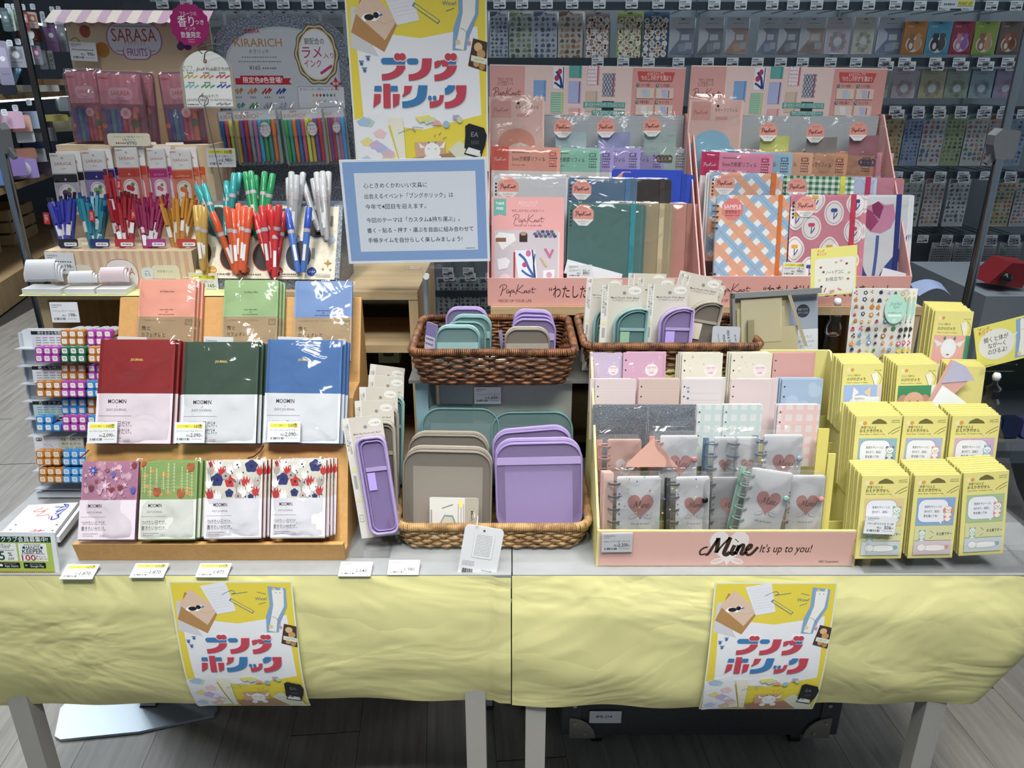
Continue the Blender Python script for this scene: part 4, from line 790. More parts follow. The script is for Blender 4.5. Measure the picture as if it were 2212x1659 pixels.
price(fit(FT, (841, 1210), (907.6, 1210), bl=(835, 1242)), '1,980', 'white price card reading 1,980 yen on the table before the light basket', False, '仕切り付きメッシュスクエアポーチ')
for pts, c, lb in (([(570, 962), (561, 976), (548, 986), (535, 990)], '#2a1c22', 'dark ribbon bookmark hanging below the blue journal'), ([(192, 972), (184, 980), (172, 990)], '#7a1c3a', 'crimson ribbon bookmark hanging over the stamp rack'), ([(570, 1166), (560, 1168), (553, 1173), (547, 1179)], '#d8cba0', 'cream ribbon end sticking out below the poppy journals')):
    P = [PL(1.150, .70, 28).uv(x, y) for x, y in pts]; q = PL(1.150, .70, 28) if pts[0][1] > 1100 else PL(1.245, .874, 28); P = [q.uv(x, y) for x, y in pts]; m = MB(); m.tube([q.mat(a_, b_, 0).translation for a_, b_ in P], .0012, 5); put('ribbon_bookmark', m, M(c, .6), None, None, lb, 'ribbon')
# ================================================================ stamp rack
SRP = PL(1.40, .7005, 9); w, h, mw = fit(SRP, (82, 702), (262, 694), bl=(86, 1056)); b0 = SRP.uv(86, 1056)
SR = thing('stamp_rack', 'white stepped plastic rack of colourful square erasable stamps', 'rack', SRP.mat(b0[0] + w / 2 + .004, 0.0, 0, 0))
m = MB(); pts = rrect(w, h, .012, 4, 0, h / 2); m.prism(pts, -.012, -.002); put('back_panel', m, M('#cdd3da', .35), SR)
m = MB(); m.box(-w / 2, -w / 2 + .004, .0, h - .006, -.05, .006); m.box(w / 2 - .004, w / 2, 0, h - .006, -.05, .006); put('side_panel', m, M('#c3cad2', .3), SR)
m = MB(); m.box(-w / 2, w / 2, -.0, .012, -.05, .02); put('base', m, M('#cdd3da', .3), SR)
def lpx(x, y, off=0): a_, b_ = SRP.uv(x, y); return (a_ - (b0[0] + w / 2 + .004), b_)
def zp(x, y): return (80 + x / 4.367, 680 + y / 4.367)
COLS = {'o': '#b87426', 'p': '#a83fa6', 'g': '#1f6b4f', 'b': '#2f86c9'}; CN = {'o': 'orange', 'p': 'purple', 'g': 'green', 'b': 'blue'}
rows = [(180, 250, [('o', 260, 335, 410), ('p', 510, 590, 665)], 'dots'), (340, 412, [('p', 20, 97, 172), ('g', 262, 345, 420), ('o', 520, 592)], 'heart'), (505, 577, [('o', 262, 338, 418), ('p', 517, 590)], 'arc'), (665, 740, [('o', 32, 112, 188), ('p', 265, 340, 415), ('b', 505, 578)], 'wave'),
        (830, 902, [('b', 268, 345, 425), ('o', 512, 585)], 'corner'), (990, 1062, [('b', 28, 108, 187), ('p', 275, 352, 430), ('b', 515, 588)], 'lines'), (1315, 1385, [('o', 28, 103, 182), ('b', 278, 355, 430), ('o', 510, 585)], 'block'), (1478, 1550, [('o', 55, 130, 203), ('b', 280, 358, 432), ('p', 510, 585)], 'block')]
SROT = SR.matrix_basis.to_3x3().to_4x4()
stamp0 = {}
def mkstamp(c, icon, mw, lb):
    if (c, icon) in stamp0: return dup(stamp0[c, icon], mw, lb)
    t = put('stamp', MB(), M(COLS[c], .35), None, mw, lb, 'stamp', 'square erasable stamps'); s = .0163
    m = MB(); pts = rrect(s, s, .0042, 3); m.prism(pts, -.012, -.001); p2 = rrect(s * .9, s * .9, .0038, 3); k = len(m.v)
    m.add([(x, y, -.001) for x, y in pts] + [(x, y, .0005) for x, y in p2], [(i, (i + 1) % len(pts), len(pts) + (i + 1) % len(pts), len(pts) + i) for i in range(len(pts))] + [tuple(range(len(pts), 2 * len(pts)))]); t.data = m.mesh('stamp'); t.data.materials.append(M(COLS[c], .35))
    m = MB(); m.prism(rrect(s * .8, s * .8, .003, 3), -.06, -.012); put('barrel', m, M('#aeb4ba', .3), t)
    a = Art(s, s, .0008); a.st = 4e-5; a.rr(.2, .2, .8, .8, .12, '#e9e4e2'); cc = {'o': '#c08a4a', 'p': '#a04fa0', 'g': '#2a6a50', 'b': '#4a86b8'}[c]
    if icon == 'heart': a.poly([(.5, .68), (.34, .5), (.36, .38), (.45, .36), (.5, .42), (.55, .36), (.64, .38), (.66, .5)], cc); a.poly([(.5, .62), (.39, .49), (.41, .42), (.5, .47), (.59, .42), (.61, .49)], '#e9e4e2')
    elif icon == 'block': a.rr(.28, .28, .72, .72, .05, {'o': '#cfb89a', 'b': '#9ab6cc', 'p': '#c9a0c9'}[c])
    elif icon == 'dots':
        for x, y in ((.4, .4), (.55, .36), (.42, .55), (.6, .58)): a.ell(x, y, .04, cc, None, 8, False)
    elif icon == 'arc': a.curve([(.32, .52), (.38, .38), (.5, .34), (.62, .38), (.68, .52)], .05, cc)
    elif icon == 'wave': a.line([(.32, .45), (.4, .4), (.45, .5), (.52, .4), (.58, .5), (.68, .44)], .05, cc)
    elif icon == 'corner': a.line([(.33, .34), (.66, .34), (.66, .62)], .05, cc)
    else:
        for y in (.4, .5, .6): a.line([(.34, y), (.66, y)], .04, cc, False)
    a.v = [(x, y - s / 2, z) for x, y, z in a.v]; put('stamp_face', a, PRINT, t); stamp0[c, icon] = t; return t
for ri, (ya, yb, groups, icon) in enumerate(rows):
    prot = .055 if groups[0][1] < 100 else .034
    lx, ly = lpx(*zp(300, (yb + 45)))
    m = MB(); m.box(-w / 2 + .004, w / 2 - .004, ly - .002, ly, -.002, .030); put('ledge', m, M('#b9c0c8', .3), SR)
    for g in groups:
        for ci, x in enumerate(g[1:]):
            for rj, y in enumerate((ya, yb)):
                if ri == 5 and g[0] == 'b' and rj == 0 and ci == 2 and x < 200: continue
                pp_ = PL(1.40, .7005, 9); px, py = zp(x, y); r = ray(px, py); c_ = Vector((0, 0, CH)); o_ = SRP.o + SRP.n * prot; kk = (o_ - c_).dot(SRP.n) / r.dot(SRP.n); p = c_ + r * kk
                mw = SRP.mat(0, 0); mw.translation = p
                mkstamp(g[0], icon, mw, f'{CN[g[0]]} stamp, {("first", "second", "third")[ci]} of the {("left", "middle", "right")[0 if g[1] < 200 else 1 if g[1] < 400 else 2]} block, {"upper" if rj == 0 else "lower"} line, rack row {("one", "two", "three", "four", "five", "six", "eight", "nine")[ri]}')
def insert(x0, y0, x1, y1, art, nm):
    tl, tr, bl = zp(x0, y0), zp(x1, y0), zp(x0, y1); a_ = lpx(*tl); b_ = lpx(*tr); c_ = lpx(*bl); W_, H_ = b_[0] - a_[0], a_[1] - c_[1]
    mm = T(((a_[0] + b_[0]) / 2, c_[1], .004)); o = put('printed_insert', slab(W_, H_, .004), M('#d0d4d8'), SR, mm @ T((0, 0, .027))); a = Art(W_, H_); art(a); put('printed_face', a, PRINT, o)
def ins(head, bg='#cfd6de'):
    def f(a): a.rect(0, 0, 1, 1, bg); a.rect(0, 0, 1, .22, '#1f2226'); a.text(head, .5, .11, .05, '#e6e6e6', width=.75); [a.dashes(.08, .9, .4 + i * .15, .05, ('#b06a8a', '#7a86a0', '#8aa05a')[i % 3], 6) for i in range(4)]
    return f
insert(30, 130, 500, 285, ins('消せるから気軽に押せる!'), 0); insert(38, 455, 500, 610, ins('色んな所に使える'), 0); insert(45, 780, 500, 925, ins('カードやメモにも!', '#a9c6cc'), 0)
def ins2(a):
    a.rect(0, 0, .5, 1, '#d6d6dc'); a.rect(.5, 0, 1, 1, '#c9c6b4'); a.rr(.05, .1, .17, .32, .02, '#222'); a.text('押す', .11, .21, .04, '#eee', bold=.01)
    for i, s_ in enumerate(('何度でも押して', '消せるから', 'デコにぴったり')): a.text(s_, .75, .22 + i * .27, .05, '#3a3a38', bold=.01, width=.40)
    a.line([(.2, .5), (.26, .62)], .01, '#c0708a'); a.line([(.3, .55), (.38, .7)], .01, '#8a8a9a')
insert(50, 1105, 505, 1245, ins2, 0)
price(fit(PL(1.49, .95, 5), (106, 653), (166, 653), bl=(107, 696)), '198', 'white price card reading 198 yen standing above the stamp rack', False, 'フリクションスタンプ・デコタイプ')
# ================================================================ left corner of the table
def club(a):
    a.rect(.0, .0, 1, 1, '#d9dee2'); a.rect(.03, .09, .94, .94, '#a9bf4f'); a.rect(.03, .09, .94, .215, '#14402f'); a.text('ハンズクラブ会員募集中!', .48, .152, .06, '#f0f0f0', bold=.012, width=.84); a.rect(.06, .235, .475, .62, '#e4e8e6'); a.rect(.50, .235, .87, .62, '#e4e8e6')
    a.text('お誕生月には', .27, .28, .032, '#1f4a3a', bold=.01, width=.27); a.text('クーポンを配信', .27, .325, .026, '#1f4a3a', width=.22); a.ell(.10, .5, .055, '#7fae3c'); a.text('クーポン', .10, .5, .02, '#fff'); a.dashes(.16, .44, .385, .012, '#335', 14); a.text('5', .27, .50, .13, '#14402f', bold=.03); a.text('%', .38, .47, .06, '#14402f', bold=.01); a.text('OFF', .385, .57, .035, '#14402f', bold=.005)
    a.text('HANDS', .68, .325, .052, '#1c3f3c', bold=.02, width=.20); a.rr(.555, .30, .58, .35, .004, '#1c3f3c'); a.rr(.79, .30, .82, .35, .004, '#1c3f3c'); a.text('KEEPER', .68, .405, .055, '#1c3f3c', bold=.02, width=.27); a.dashes(.58, .80, .265, .012, '#335', 10); a.line([(.53, .46), (.84, .46)], .004, '#335'); a.text('100', .62, .54, .085, '#b01f3c', bold=.02, width=.18); a.text('ポイント', .78, .52, .026, '#b01f3c', bold=.01); a.text('プレゼント!', .78, .57, .024, '#1c3f3c', bold=.01)
    for x, s_ in ((.20, 'App Store'), (.54, 'Google Play')): a.rr(x, .65, x + .29, .77, .01, '#17191b'); a.text(s_, x + .175, .725, .032, '#e8e8e8', width=.18); a.dashes(x + .08, x + .25, .68, .01, '#bbb', 8)
    a.ell(.245, .71, .02, '#e8e8e8'); a.poly([(.56, .68), (.56, .74), (.60, .71)], '#5fb0a0'); a.rect(.03, .83, .94, .94, '#b39a3e'); a.dashes(.05, .92, .865, .018, '#5c4a20', 30); a.dashes(.05, .92, .91, .018, '#5c4a20', 30)
card('club_card', 'green and white club membership notice standing at the table corner', 'notice', fit(PL(1.128, .703, 8), (-48, 1149), (117.5, 1150.4), bl=(-48, 1247)), .004, '#d9dee2', club, .002, bodymat=M('#d9dee2', .3))
zq = .735; Q = [on_z(x, y, zq) for x, y in ((61.5, 1091), (169, 1085), (116, 1154), (0, 1152))]; t = thing('test_notebook', 'open ring notebook page with orange and blue marker scribbles', 'notebook', T((0, 0, 0)))
m = MB(); m.prism([(v.x, v.y) for v in (Q[3], Q[2], Q[1], Q[0])], zq - .006, zq); m.prism([(v.x + .006, v.y + .004) for v in (Q[3], Q[2], Q[1], Q[0])], zq - .02, zq - .008); put('page_block', m, M('#d5dbe2'), t)
m = MB(); m.box(Q[3].x + .02, Q[2].x - .01, Q[3].y + .01, Q[0].y - .01, .7, zq - .02); put('cover_board', m, M('#8d959c'), t)
a = Art(1, 1, 0); a.st = 0
for pts, wd, c in (([(.37, .14), (.24, .26), (.37, .28), (.47, .27), (.38, .42), (.6, .40), (.68, .55)], .018, '#cf6a38'), ([(.50, .19), (.40, .27)], .02, '#cf6a38'), ([(.60, .13), (.82, .14), (.74, .05), (.86, .12), (.78, .45)], .022, '#26309a'), ([(.76, .12), (.70, .30), (.82, .20), (.72, .36), (.84, .38)], .018, '#26309a'), ([(.70, .45), (.74, .56), (.84, .50), (.80, .42)], .03, '#26309a')): a.curve(pts, wd, c)
for pts, wd, c in (([(.50, .93), (.78, .90)], .02, '#c9385a'), ([(.48, 1), (.80, .97)], .02, '#c9385a'), ([(.60, .86), (.56, 1)], .02, '#c9385a'), ([(.70, .86), (.66, 1)], .02, '#c9385a'), ([(.86, .92), (.92, .98)], .03, '#c9a23a')): a.line(pts, wd, c)
for x, y in ((.14, .72), (.13, .88), (.92, .72), (.93, .90)): a.ell(x, y, .022, '#3a3640', .014)
def bil(p): fx, fy = p[0] + .5, 1 - p[1]; A_ = Q[0].lerp(Q[1], fx); B_ = Q[3].lerp(Q[2], fx); v = A_.lerp(B_, fy); return (v.x, v.y, zq + .0004)
a.v = [bil(p) for p in a.v]; put('marker_scribbles', a, PRINT, t)
# ================================================================ things in the right bay of the left shelf unit
m = MB(); m.box(-.452, -.232, 1.84, 1.85, .8875, 1.052); o = put('dark_mirror', m, M('#20242a', .06, 0, .8), None, None, 'dark mirror panel at the back of the pine cubby', 'mirror')
t = thing('small_package', 'small pale green package with a dark window on the pine cubby shelf', 'package', T((on_z(838, 790, .8875).x, 1.68, .8875)))
m = MB(); m.box(-.024, .024, 0, .03, 0, .062); put('box', m, M('#9fb8a0'), t); m = MB(); m.box(-.012, .012, -.002, .0, .018, .055); put('window', m, M('#16242a', .15, 0, .5), t); m = MB(); m.box(-.008, .008, -.012, -.002, .02, .045); put('tape_cutter', m, M('#1f4250', .3), t)
# ================================================================ wicker baskets
def rpath(w, d, r, z, n=5): return [(x, y, z) for x, y in rrect(w, d, r, n)]
def resample(path, n):
    P = [Vector(p) for p in path]; P.append(P[0]); L_ = [0]
    for a, b in zip(P, P[1:]): L_.append(L_[-1] + (b - a).length)
    out = []; j = 0
    for i in range(n):
        s = L_[-1] * i / n
        while L_[j + 1] < s: j += 1
        t = (s - L_[j]) / max(1e-9, L_[j + 1] - L_[j]); out.append(P[j].lerp(P[j + 1], t))
    return out
def basket(name, label, loc, w, d, h, col, rimc, rows, nst, r, flare=.9, rr_=.0026, rimr=.006, rotz=0):
    t = thing(name, label, 'basket', T(loc) @ Matrix.Rotation(rotz, 4, 'Z')); col_ = wood_c[col]
    base = MB(); base.prism(rrect(w * flare - .01, d * flare - .01, r, 4), .0, .005); put('woven_base', base, col_, t)
    N = nst * 2
    for k in range(rows):
        q = (k + .5) / rows; s = flare + (1 - flare) * q ** .8; pts = resample(rpath(w * s, d * s, r, 0), N * 3); out = []
        for i, p in enumerate(pts):
            ph = pi * (i / 3) + pi * k; nrm = Vector((p.x / (w / 2) if abs(p.x) / w > abs(p.y) / d else 0, p.y / (d / 2) if abs(p.y) / d >= abs(p.x) / w else 0, 0)); nrm = nrm.normalized() if nrm.length else Vector((0, 1, 0))
            out.append(p + nrm * (.0028 * cos(ph)) + Vector((0, 0, .005 + (h - .012) * q + .0008 * sin(i * .7 + k))))
        m = MB(); m.tube(out, rr_ * 1.15, 5, None, True, False); put('woven_rod', m, col_, t)
    lo = resample(rpath(w * flare, d * flare, r, .003), nst); hi = resample(rpath(w, d, r, h - .004), nst)
    for i in range(nst): m = MB(); m.tube([lo[i], lo[i].lerp(hi[i], .5), hi[i]], rr_ * .9, 5); put('stake', m, col_, t)
    rim = resample(rpath(w, d, r, h), 120); m = MB(); m.tube(rim, rimr * .75, 8, None, True, False); put('rim', m, rimc, t)
    wr = []; n = int(w * 900)
    for i in range(n * 8):
        f_ = i / (n * 8) * 120; a = rim[int(f_) % 120].lerp(rim[(int(f_) + 1) % 120], f_ % 1); tq = (rim[(int(f_) + 1) % 120] - rim[int(f_) % 120]).normalized(); nq = Vector((-tq.y, tq.x, 0)); ang = 2 * pi * i / 8
        wr.append(a + nq * cos(ang) * rimr + Vector((0, 0, sin(ang) * rimr)))
    m = MB(); m.tube(wr, .0022, 4, None, True, False); put('rim_wrap', m, rimc, t); return t
wood_c = {'dark': noisy('dark_wicker', '#4f2e1a', '#8a5a34', 60, .4, .2), 'light': noisy('light_wicker', '#8f6c40', '#bd975f', 60, .45, .2)}
BK = basket('wicker_basket', 'dark brown wicker basket of small mesh pouches on the grey riser box', (-.035, 1.452, .960), .305, .225, .072, 'dark', wood_c['dark'], 9, 26, .02, .88)
BK2 = basket('wicker_basket', 'dark brown wicker basket of mesh pencil pouches behind the pink fronted box', (.305, 1.475, .960), .335, .20, .072, 'dark', wood_c['dark'], 8, 26, .02, .88)
BK3 = basket('wicker_basket', 'light tan wicker basket of large square pouches at the front of the table', (-.036, 1.288, .7015), .352, .20, .052, 'light', wood_c['light'], 6, 30, .03, .9, .0028, .0065)
m = MB(); m.box(-.078, .118, 1.40, 1.56, .7005, .9525); put('riser_box', m, M('#9a9b95', .5), None, None, 'grey riser box under the dark brown wicker baskets', 'riser box')
m = MB(); m.box(-.2, .50, 1.385, 1.568, .9528, .9592); put('riser_board', m, M('#77766f', .5), None, None, 'grey board across the riser boxes carrying the dark baskets', 'board')
m = MB(); m.box(.36, .48, 1.42, 1.56, .7005, .9525); put('riser_box', m, M('#9a9b95', .5), None, None, 'grey riser box hidden behind the yellow edged box', 'riser box')
m = MB(); m.box(-.19, -.165, 1.40, 1.42, .7005, .9525); m.box(-.19, -.165, 1.53, 1.55, .7005, .9525); put('riser_posts', m, M('#8fb0bd', .4), None, None, 'pale blue posts holding the open end of the riser board', 'posts')
price(fit(PL(1.394, .9), (1024, 836), (1082, 836), bl=(1024, 872)), '1,650', 'white price card reading 1,650 yen on the grey riser box', False, 'メッシュミニスクエアポーチ')
# ================================================================ mesh pouches
def ringband(m, w, h, r, z0, z1, inset=0, col=None):
    pts = rrect(w - inset, h - inset, r, 6, 0, h / 2); n = len(pts); v = [(x, y, z0) for x, y in pts] + [(x, y, z1) for x, y in pts]
    m.add(v, [(i, (i + 1) % n, n + (i + 1) % n, n + i) for i in range(n)], col, True)
def pouch(name, pose_, label, col, dark, d=.035, r=.03, group=None, band=.16, pocket=True, cat='pouch', inner=None):
    w, h, mw = pose_; t = thing(name, label, cat, mw, group); C = M(col, .55); CD = M(dark, .5)
    m = MB(); ringband(m, w, h, r, -d, 0, .002); put('gusset', m, C, t)
    m = MB(); ringband(m, w + .001, h + .001, r, -d * .56, -d * .44, 0); put('zipper', m, CD, t)
    for z in (0, -d):
        m = MB(); m.tube([(x, y, z) for x, y in rrect(w, h, r, 7, 0, h / 2)], .0024, 6, None, True, False); put('piping', m, CD if z == 0 else C, t)
    m = MB(); m.prism(rrect(w - .004, h - .004, r - .002, 6, 0, h / 2), -.001, -.0004); put('mesh_front', m, mesh_cloth_(col, .30), t)
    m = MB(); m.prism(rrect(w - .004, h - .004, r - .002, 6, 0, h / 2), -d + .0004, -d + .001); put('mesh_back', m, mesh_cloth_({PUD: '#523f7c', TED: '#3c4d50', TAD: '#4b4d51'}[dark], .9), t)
    if band: m = MB(); m.box(-w / 2 + .001, w / 2 - .001, h * (1 - band) - .011, h * (1 - band) + .003, .0002, .0016); put('ribbon_band', m, C, t)
    if pocket: m = MB(); m.box(-w * .40, w * .40, .004, h * .80, -d * .45, -d * .42); put('inner_pocket', m, mesh_cloth_(inner or '#bba8dc', .9), t)
    return t
_mc = {}
def mesh_cloth_(h, a):
    if (h, a) not in _mc: _mc[h, a] = mesh_cloth(h, a)
    return _mc[h, a]
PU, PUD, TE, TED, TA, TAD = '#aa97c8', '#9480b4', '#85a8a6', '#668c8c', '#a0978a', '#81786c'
B = PL
def bp(y, zb, lean, tl, tr, h): return fit(PL(y, zb, lean), tl, tr, h)
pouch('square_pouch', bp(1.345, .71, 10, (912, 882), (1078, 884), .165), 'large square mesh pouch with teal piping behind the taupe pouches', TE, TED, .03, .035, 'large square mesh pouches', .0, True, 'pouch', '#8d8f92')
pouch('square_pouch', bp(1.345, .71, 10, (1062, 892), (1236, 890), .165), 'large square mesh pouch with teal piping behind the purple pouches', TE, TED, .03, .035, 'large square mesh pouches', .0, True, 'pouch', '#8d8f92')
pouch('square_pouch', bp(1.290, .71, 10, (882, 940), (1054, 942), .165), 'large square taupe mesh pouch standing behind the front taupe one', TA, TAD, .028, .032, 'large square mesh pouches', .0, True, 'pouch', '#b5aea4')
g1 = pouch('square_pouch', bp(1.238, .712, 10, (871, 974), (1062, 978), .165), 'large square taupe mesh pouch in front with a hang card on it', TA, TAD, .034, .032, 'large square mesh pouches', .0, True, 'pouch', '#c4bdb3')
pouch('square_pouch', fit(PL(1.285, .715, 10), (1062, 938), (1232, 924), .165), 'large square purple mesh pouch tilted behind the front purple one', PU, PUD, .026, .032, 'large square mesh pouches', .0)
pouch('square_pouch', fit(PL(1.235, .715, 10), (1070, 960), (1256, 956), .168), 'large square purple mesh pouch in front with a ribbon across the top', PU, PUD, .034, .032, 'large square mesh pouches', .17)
sp_ = PL(1.42, .968, 14)
for (y, tl, tr, h, c, lb, bd) in ((1.475, (964, 668), (1050, 668), .10, 0, 'small purple mesh pouch at the back left of the dark basket', 0), (1.445, (976, 684), (1060, 686), .10, 1, 'small teal mesh pouch second from the front in the dark basket', .3), (1.405, (942, 708), (1034, 708), .095, 1, 'small teal mesh pouch in front with a ribbon across', .33), (1.432, (966, 696), (1048, 697), .10, 1, 'small teal mesh pouch squeezed between two teal ones', 0),
        (1.475, (1112, 672), (1196, 676), .10, 0, 'small purple mesh pouch at the back right of the dark basket', 0), (1.450, (1108, 690), (1200, 692), .095, 0, 'small purple mesh pouch behind the taupe one in the dark basket', .3), (1.465, (1110, 681), (1198, 684), .098, 0, 'small purple mesh pouch in the middle of the right stack', 0), (1.405, (1092, 712), (1186, 712), .09, 2, 'small taupe mesh pouch in front with a ribbon across', .33)):
    cc = ((PU, PUD), (TE, TED), (TA, TAD))[c]
    if y > 1.44 and c == 1: pass
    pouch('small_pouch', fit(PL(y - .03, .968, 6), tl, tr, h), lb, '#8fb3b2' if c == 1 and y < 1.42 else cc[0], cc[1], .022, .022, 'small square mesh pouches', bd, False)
def hangart(a):
    a.rect(0, 0, .72, 1, '#dcdad4'); a.rect(.72, 0, 1, 1, '#b3ab9c'); a.poly([(.10, .72), (.30, .35), (.48, .36), (.55, .55), (.5, .8), (.25, .85)], '#7fa0a0'); a.poly([(.13, .71), (.31, .39), (.46, .4), (.51, .55), (.47, .76), (.26, .81)], '#cfc4b2'); a.line([(.25, .22), (.48, .14)], .02, '#777')
    for x in (.58, .64, .69): a.dashes(x, x + .012, .5, .75, '#777', 1)
    a.text('Mesh Pouch', .87, .5, .055, '#4a453e', rot=-pi / 2, bold=.01, width=.5); a.dashes(.02, .06, .55, .6, '#999', 1); a.rr(.59, .05, .68, .2, .02, '#e9e08a')
card('hang_card', 'white and tan hang card with a drawn pouch, on the front taupe pouch', 'tag', fit(PL(1.222, .712, 10), (928, 1074), (1034, 1076), .095), .001, '#dcdad4', hangart, .004)
def tagart(a):
    a.ell(.5, .07, .03, '#55555a'); a.rr(.28, .12, .80, .58, .04, '#c9cacc'); a.rr(.29, .125, .79, .575, .035, '#eceded')
    for i in range(15): a.dashes(.33, .75, .155 + i * .027, .008, '#555', 14, False)
    a.z += a.st
    for i in range(4): a.dashes(.08, .40, .66 + i * .025, .007, '#888', 8, False)
    a.bars(.10, .80, .38, .90, '#333', 18); a.dashes(.60, .88, .80, .012, '#888', 6); a.dashes(.60, .88, .84, .008, '#888', 8); a.text('MADE IN CHINA', .74, .92, .018, '#777')
w, h, mw = fit(PL(1.128, .70, 4), (1006, 1132), (1090, 1145), bl=(987, 1247)); card('price_tag', 'large white swing tag with tiny print hanging over the table edge', 'tag', (w, h, mw), .001, '#e6e8ea', tagart, .008)
m = MB(); a_, b_ = on_y(1030, 1136, 1.129), on_y(1026, 1120, 1.19); m.tube([a_, a_.lerp(b_, .5) + Vector((.004, 0, .012)), b_, on_y(1024, 1108, 1.215)], .0007, 5); put('tag_string', m, M('#d6d6d0'), None, None, 'thin string from the swing tag up to the taupe pouch', 'string')
card('hang_card', 'white hang card lying over the rim of the dark basket', 'tag', fit(PL(1.36, 1.0, 30), (1034, 754), (1104, 755), .04), .001, '#d9d7d0', lambda a: (a.text('バンドでノートや手帳に取り付け', .5, .2, .04, '#555', rot=pi, width=.85), a.line([(.4, .6), (.5, .5), (.6, .6)], .01, '#777')), .006)
card('hang_card', 'lilac printed hang card leaning at the left end of the dark basket', 'tag', fit(PL(1.40, .985, 5, -35, -.16), (922, 694), (945, 702), .065), .001, '#c3bcd6', lambda a: (a.rect(0, 0, 1, .4, '#7f74a8'), a.dashes(.1, .8, .5, .05, '#667', 4), a.dashes(.1, .8, .65, .05, '#667', 4)), .003)
card('hang_card', 'lilac hang card standing upright between the small pouches', 'tag', fit(PL(1.42, .985, 5, 60, .0), (1078, 716), (1084, 712), .065), .001, '#8f8bb8', None, .001)
# ================================================================ pen pouches on cards
def pcard(title):
    def f(a):
        a.rect(0, 0, .17, 1, '#dcd9d2'); a.rect(.17, 0, 1, 1, '#cbc5b8'); a.ell(.55, .085, .045, '#8a8580', None, 14)
        a.ell(.80, .055, .16, '#e2dfd8', .10, 26, True, 0, .05, 9); a.text('サイズ調整可能', .80, .06, .04, '#7a6a4a', width=.22); a.text(title, .57, .135, .05, '#5a5348', bold=.01, width=.68); a.text('バンド付きメッシュペンポーチ', .57, .165, .042, '#5a5348', width=.62)
        a.text('手帳やノートと一緒に文房具を', .11, .17, .045, '#6a655c', rot=-pi / 2, width=.78); a.text('コンパクトに持ち運べる', .055, .16, .045, '#6a655c', rot=-pi / 2, width=.66); a.rr(.03, .40, .15, .44, .02, '#e0d9a0'); a.rr(.05, .47, .13, .58, .01, '#a9a9a4'); a.rr(.03, .66, .15, .69, .02, '#e0d9a0'); a.rr(.04, .80, .14, .86, .01, '#8a8a85'); a.rr(.05, .805, .13, .855, .01, '#dcd9d2'); a.text('A5', .09, .83, .03, '#777')
    return f
def penpouch(name, pose_, label, col, dark, title='Mesh Pen Pouch with Band', pouchbox=(.32, .16, 1.02, .95), group='mesh pen pouches on cards', tagc='#b9a3ea', arch=False, full=True):
    w, h, mw = pose_; t = put(name, slab(w, h, .001, .003), M('#cbc5b8'), None, mw, label, 'pen pouch', group); a = Art(w, h); pcard(title)(a); put('printed_card', a, PRINT, t)
    if full:
        x0, y0, x1, y1 = pouchbox; W_, H_ = (x1 - x0) * w, (y1 - y0) * h; cx = ((x0 + x1) / 2 - .5) * w; by = (1 - y1) * h; r = W_ * .28; pts = rrect(W_, H_, r, 6, cx, by + H_ / 2)
        if arch: pts = [(cx + W_ / 2, by), (cx + W_ / 2, by + H_ - .006)] + [(cx - W_ / 2 + W_ * .78 * (1 - sin(q)), by + H_ * .72 + H_ * .26 * cos(q)) for q in [pi / 2 * i / 8 for i in range(9)]] + [(cx - W_ / 2, by)]
        d = .016; n = len(pts); m = MB(); m.add([(x, y, .002) for x, y in pts] + [(x, y, d) for x, y in pts], [(i, (i + 1) % n, n + (i + 1) % n, n + i) for i in range(n)], None, True); put('gusset', m, M(col, .55), t)
        m = MB(); m.tube([(x, y, d) for x, y in pts], .0032, 6, None, True, False); put('zipper_tape', m, M(col, .5), t); m = MB(); sc2 = .82; m.tube([(cx + (x - cx) * sc2 + .002, by + H_ / 2 + (y - by - H_ / 2) * .93, d + .001) for x, y in pts], .0016, 5, None, True, False); put('piping', m, M(dark, .5), t)
        m = MB(); m.prism(pts, d - .002, d - .0012); put('mesh_front', m, mesh_cloth_(dark, .55), t); m = MB(); m.prism(pts, .002, .003); put('mesh_back', m, mesh_cloth_(col, .85), t)
        m = MB(); m.box(cx - W_ * .32, cx + W_ / 2 - .001, by + H_ * .66, by + H_ * .70, d, d + .0015); put('ribbon_band', m, M(col), t); m = MB(); m.box(cx - W_ * .30, cx - W_ * .02, by + H_ * .62 - .028, by + H_ * .645, d, d + .001); put('fabric_tab', m, M(tagc), t)
    return t
penpouch('pen_pouch', fit(PL(1.20, .715, 10), (738, 905), (824, 895), bl=(756, 1165)), 'purple mesh pen pouch on its card at the front of the clear holder', PU, PUD)
for k, (tl, tr) in enumerate((((766, 866), (850, 866)), ((776, 836), (859, 838)), ((796, 810), (873, 814)), ((800, 786), (875, 796)))):
    c = ((TA, TAD), (TA, TAD), (TE, TED), (PU, PUD))[k]
    penpouch('pen_pouch', fit(PL(1.245 + .038 * k, .715, 8), tl, tr, .225), f'mesh pen pouch on a beige card, {("second", "third", "fourth", "last")[k]} in the clear holder', c[0], c[1])
t = thing('clear_holder', 'clear acrylic holder for the row of carded pen pouches', 'holder', T((-.272, 1.17, .7005)))
for nm, bx in (('front_panel', (-.052, .052, 0, .002, 0, .05)), ('left_panel', (-.052, -.050, .002, .24, 0, .07)), ('right_panel', (.050, .052, .002, .24, 0, .07)), ('base', (-.05, .05, .002, .24, 0, .002))): m = MB(); m.box(*bx); put(nm, m, ACRYL, t)
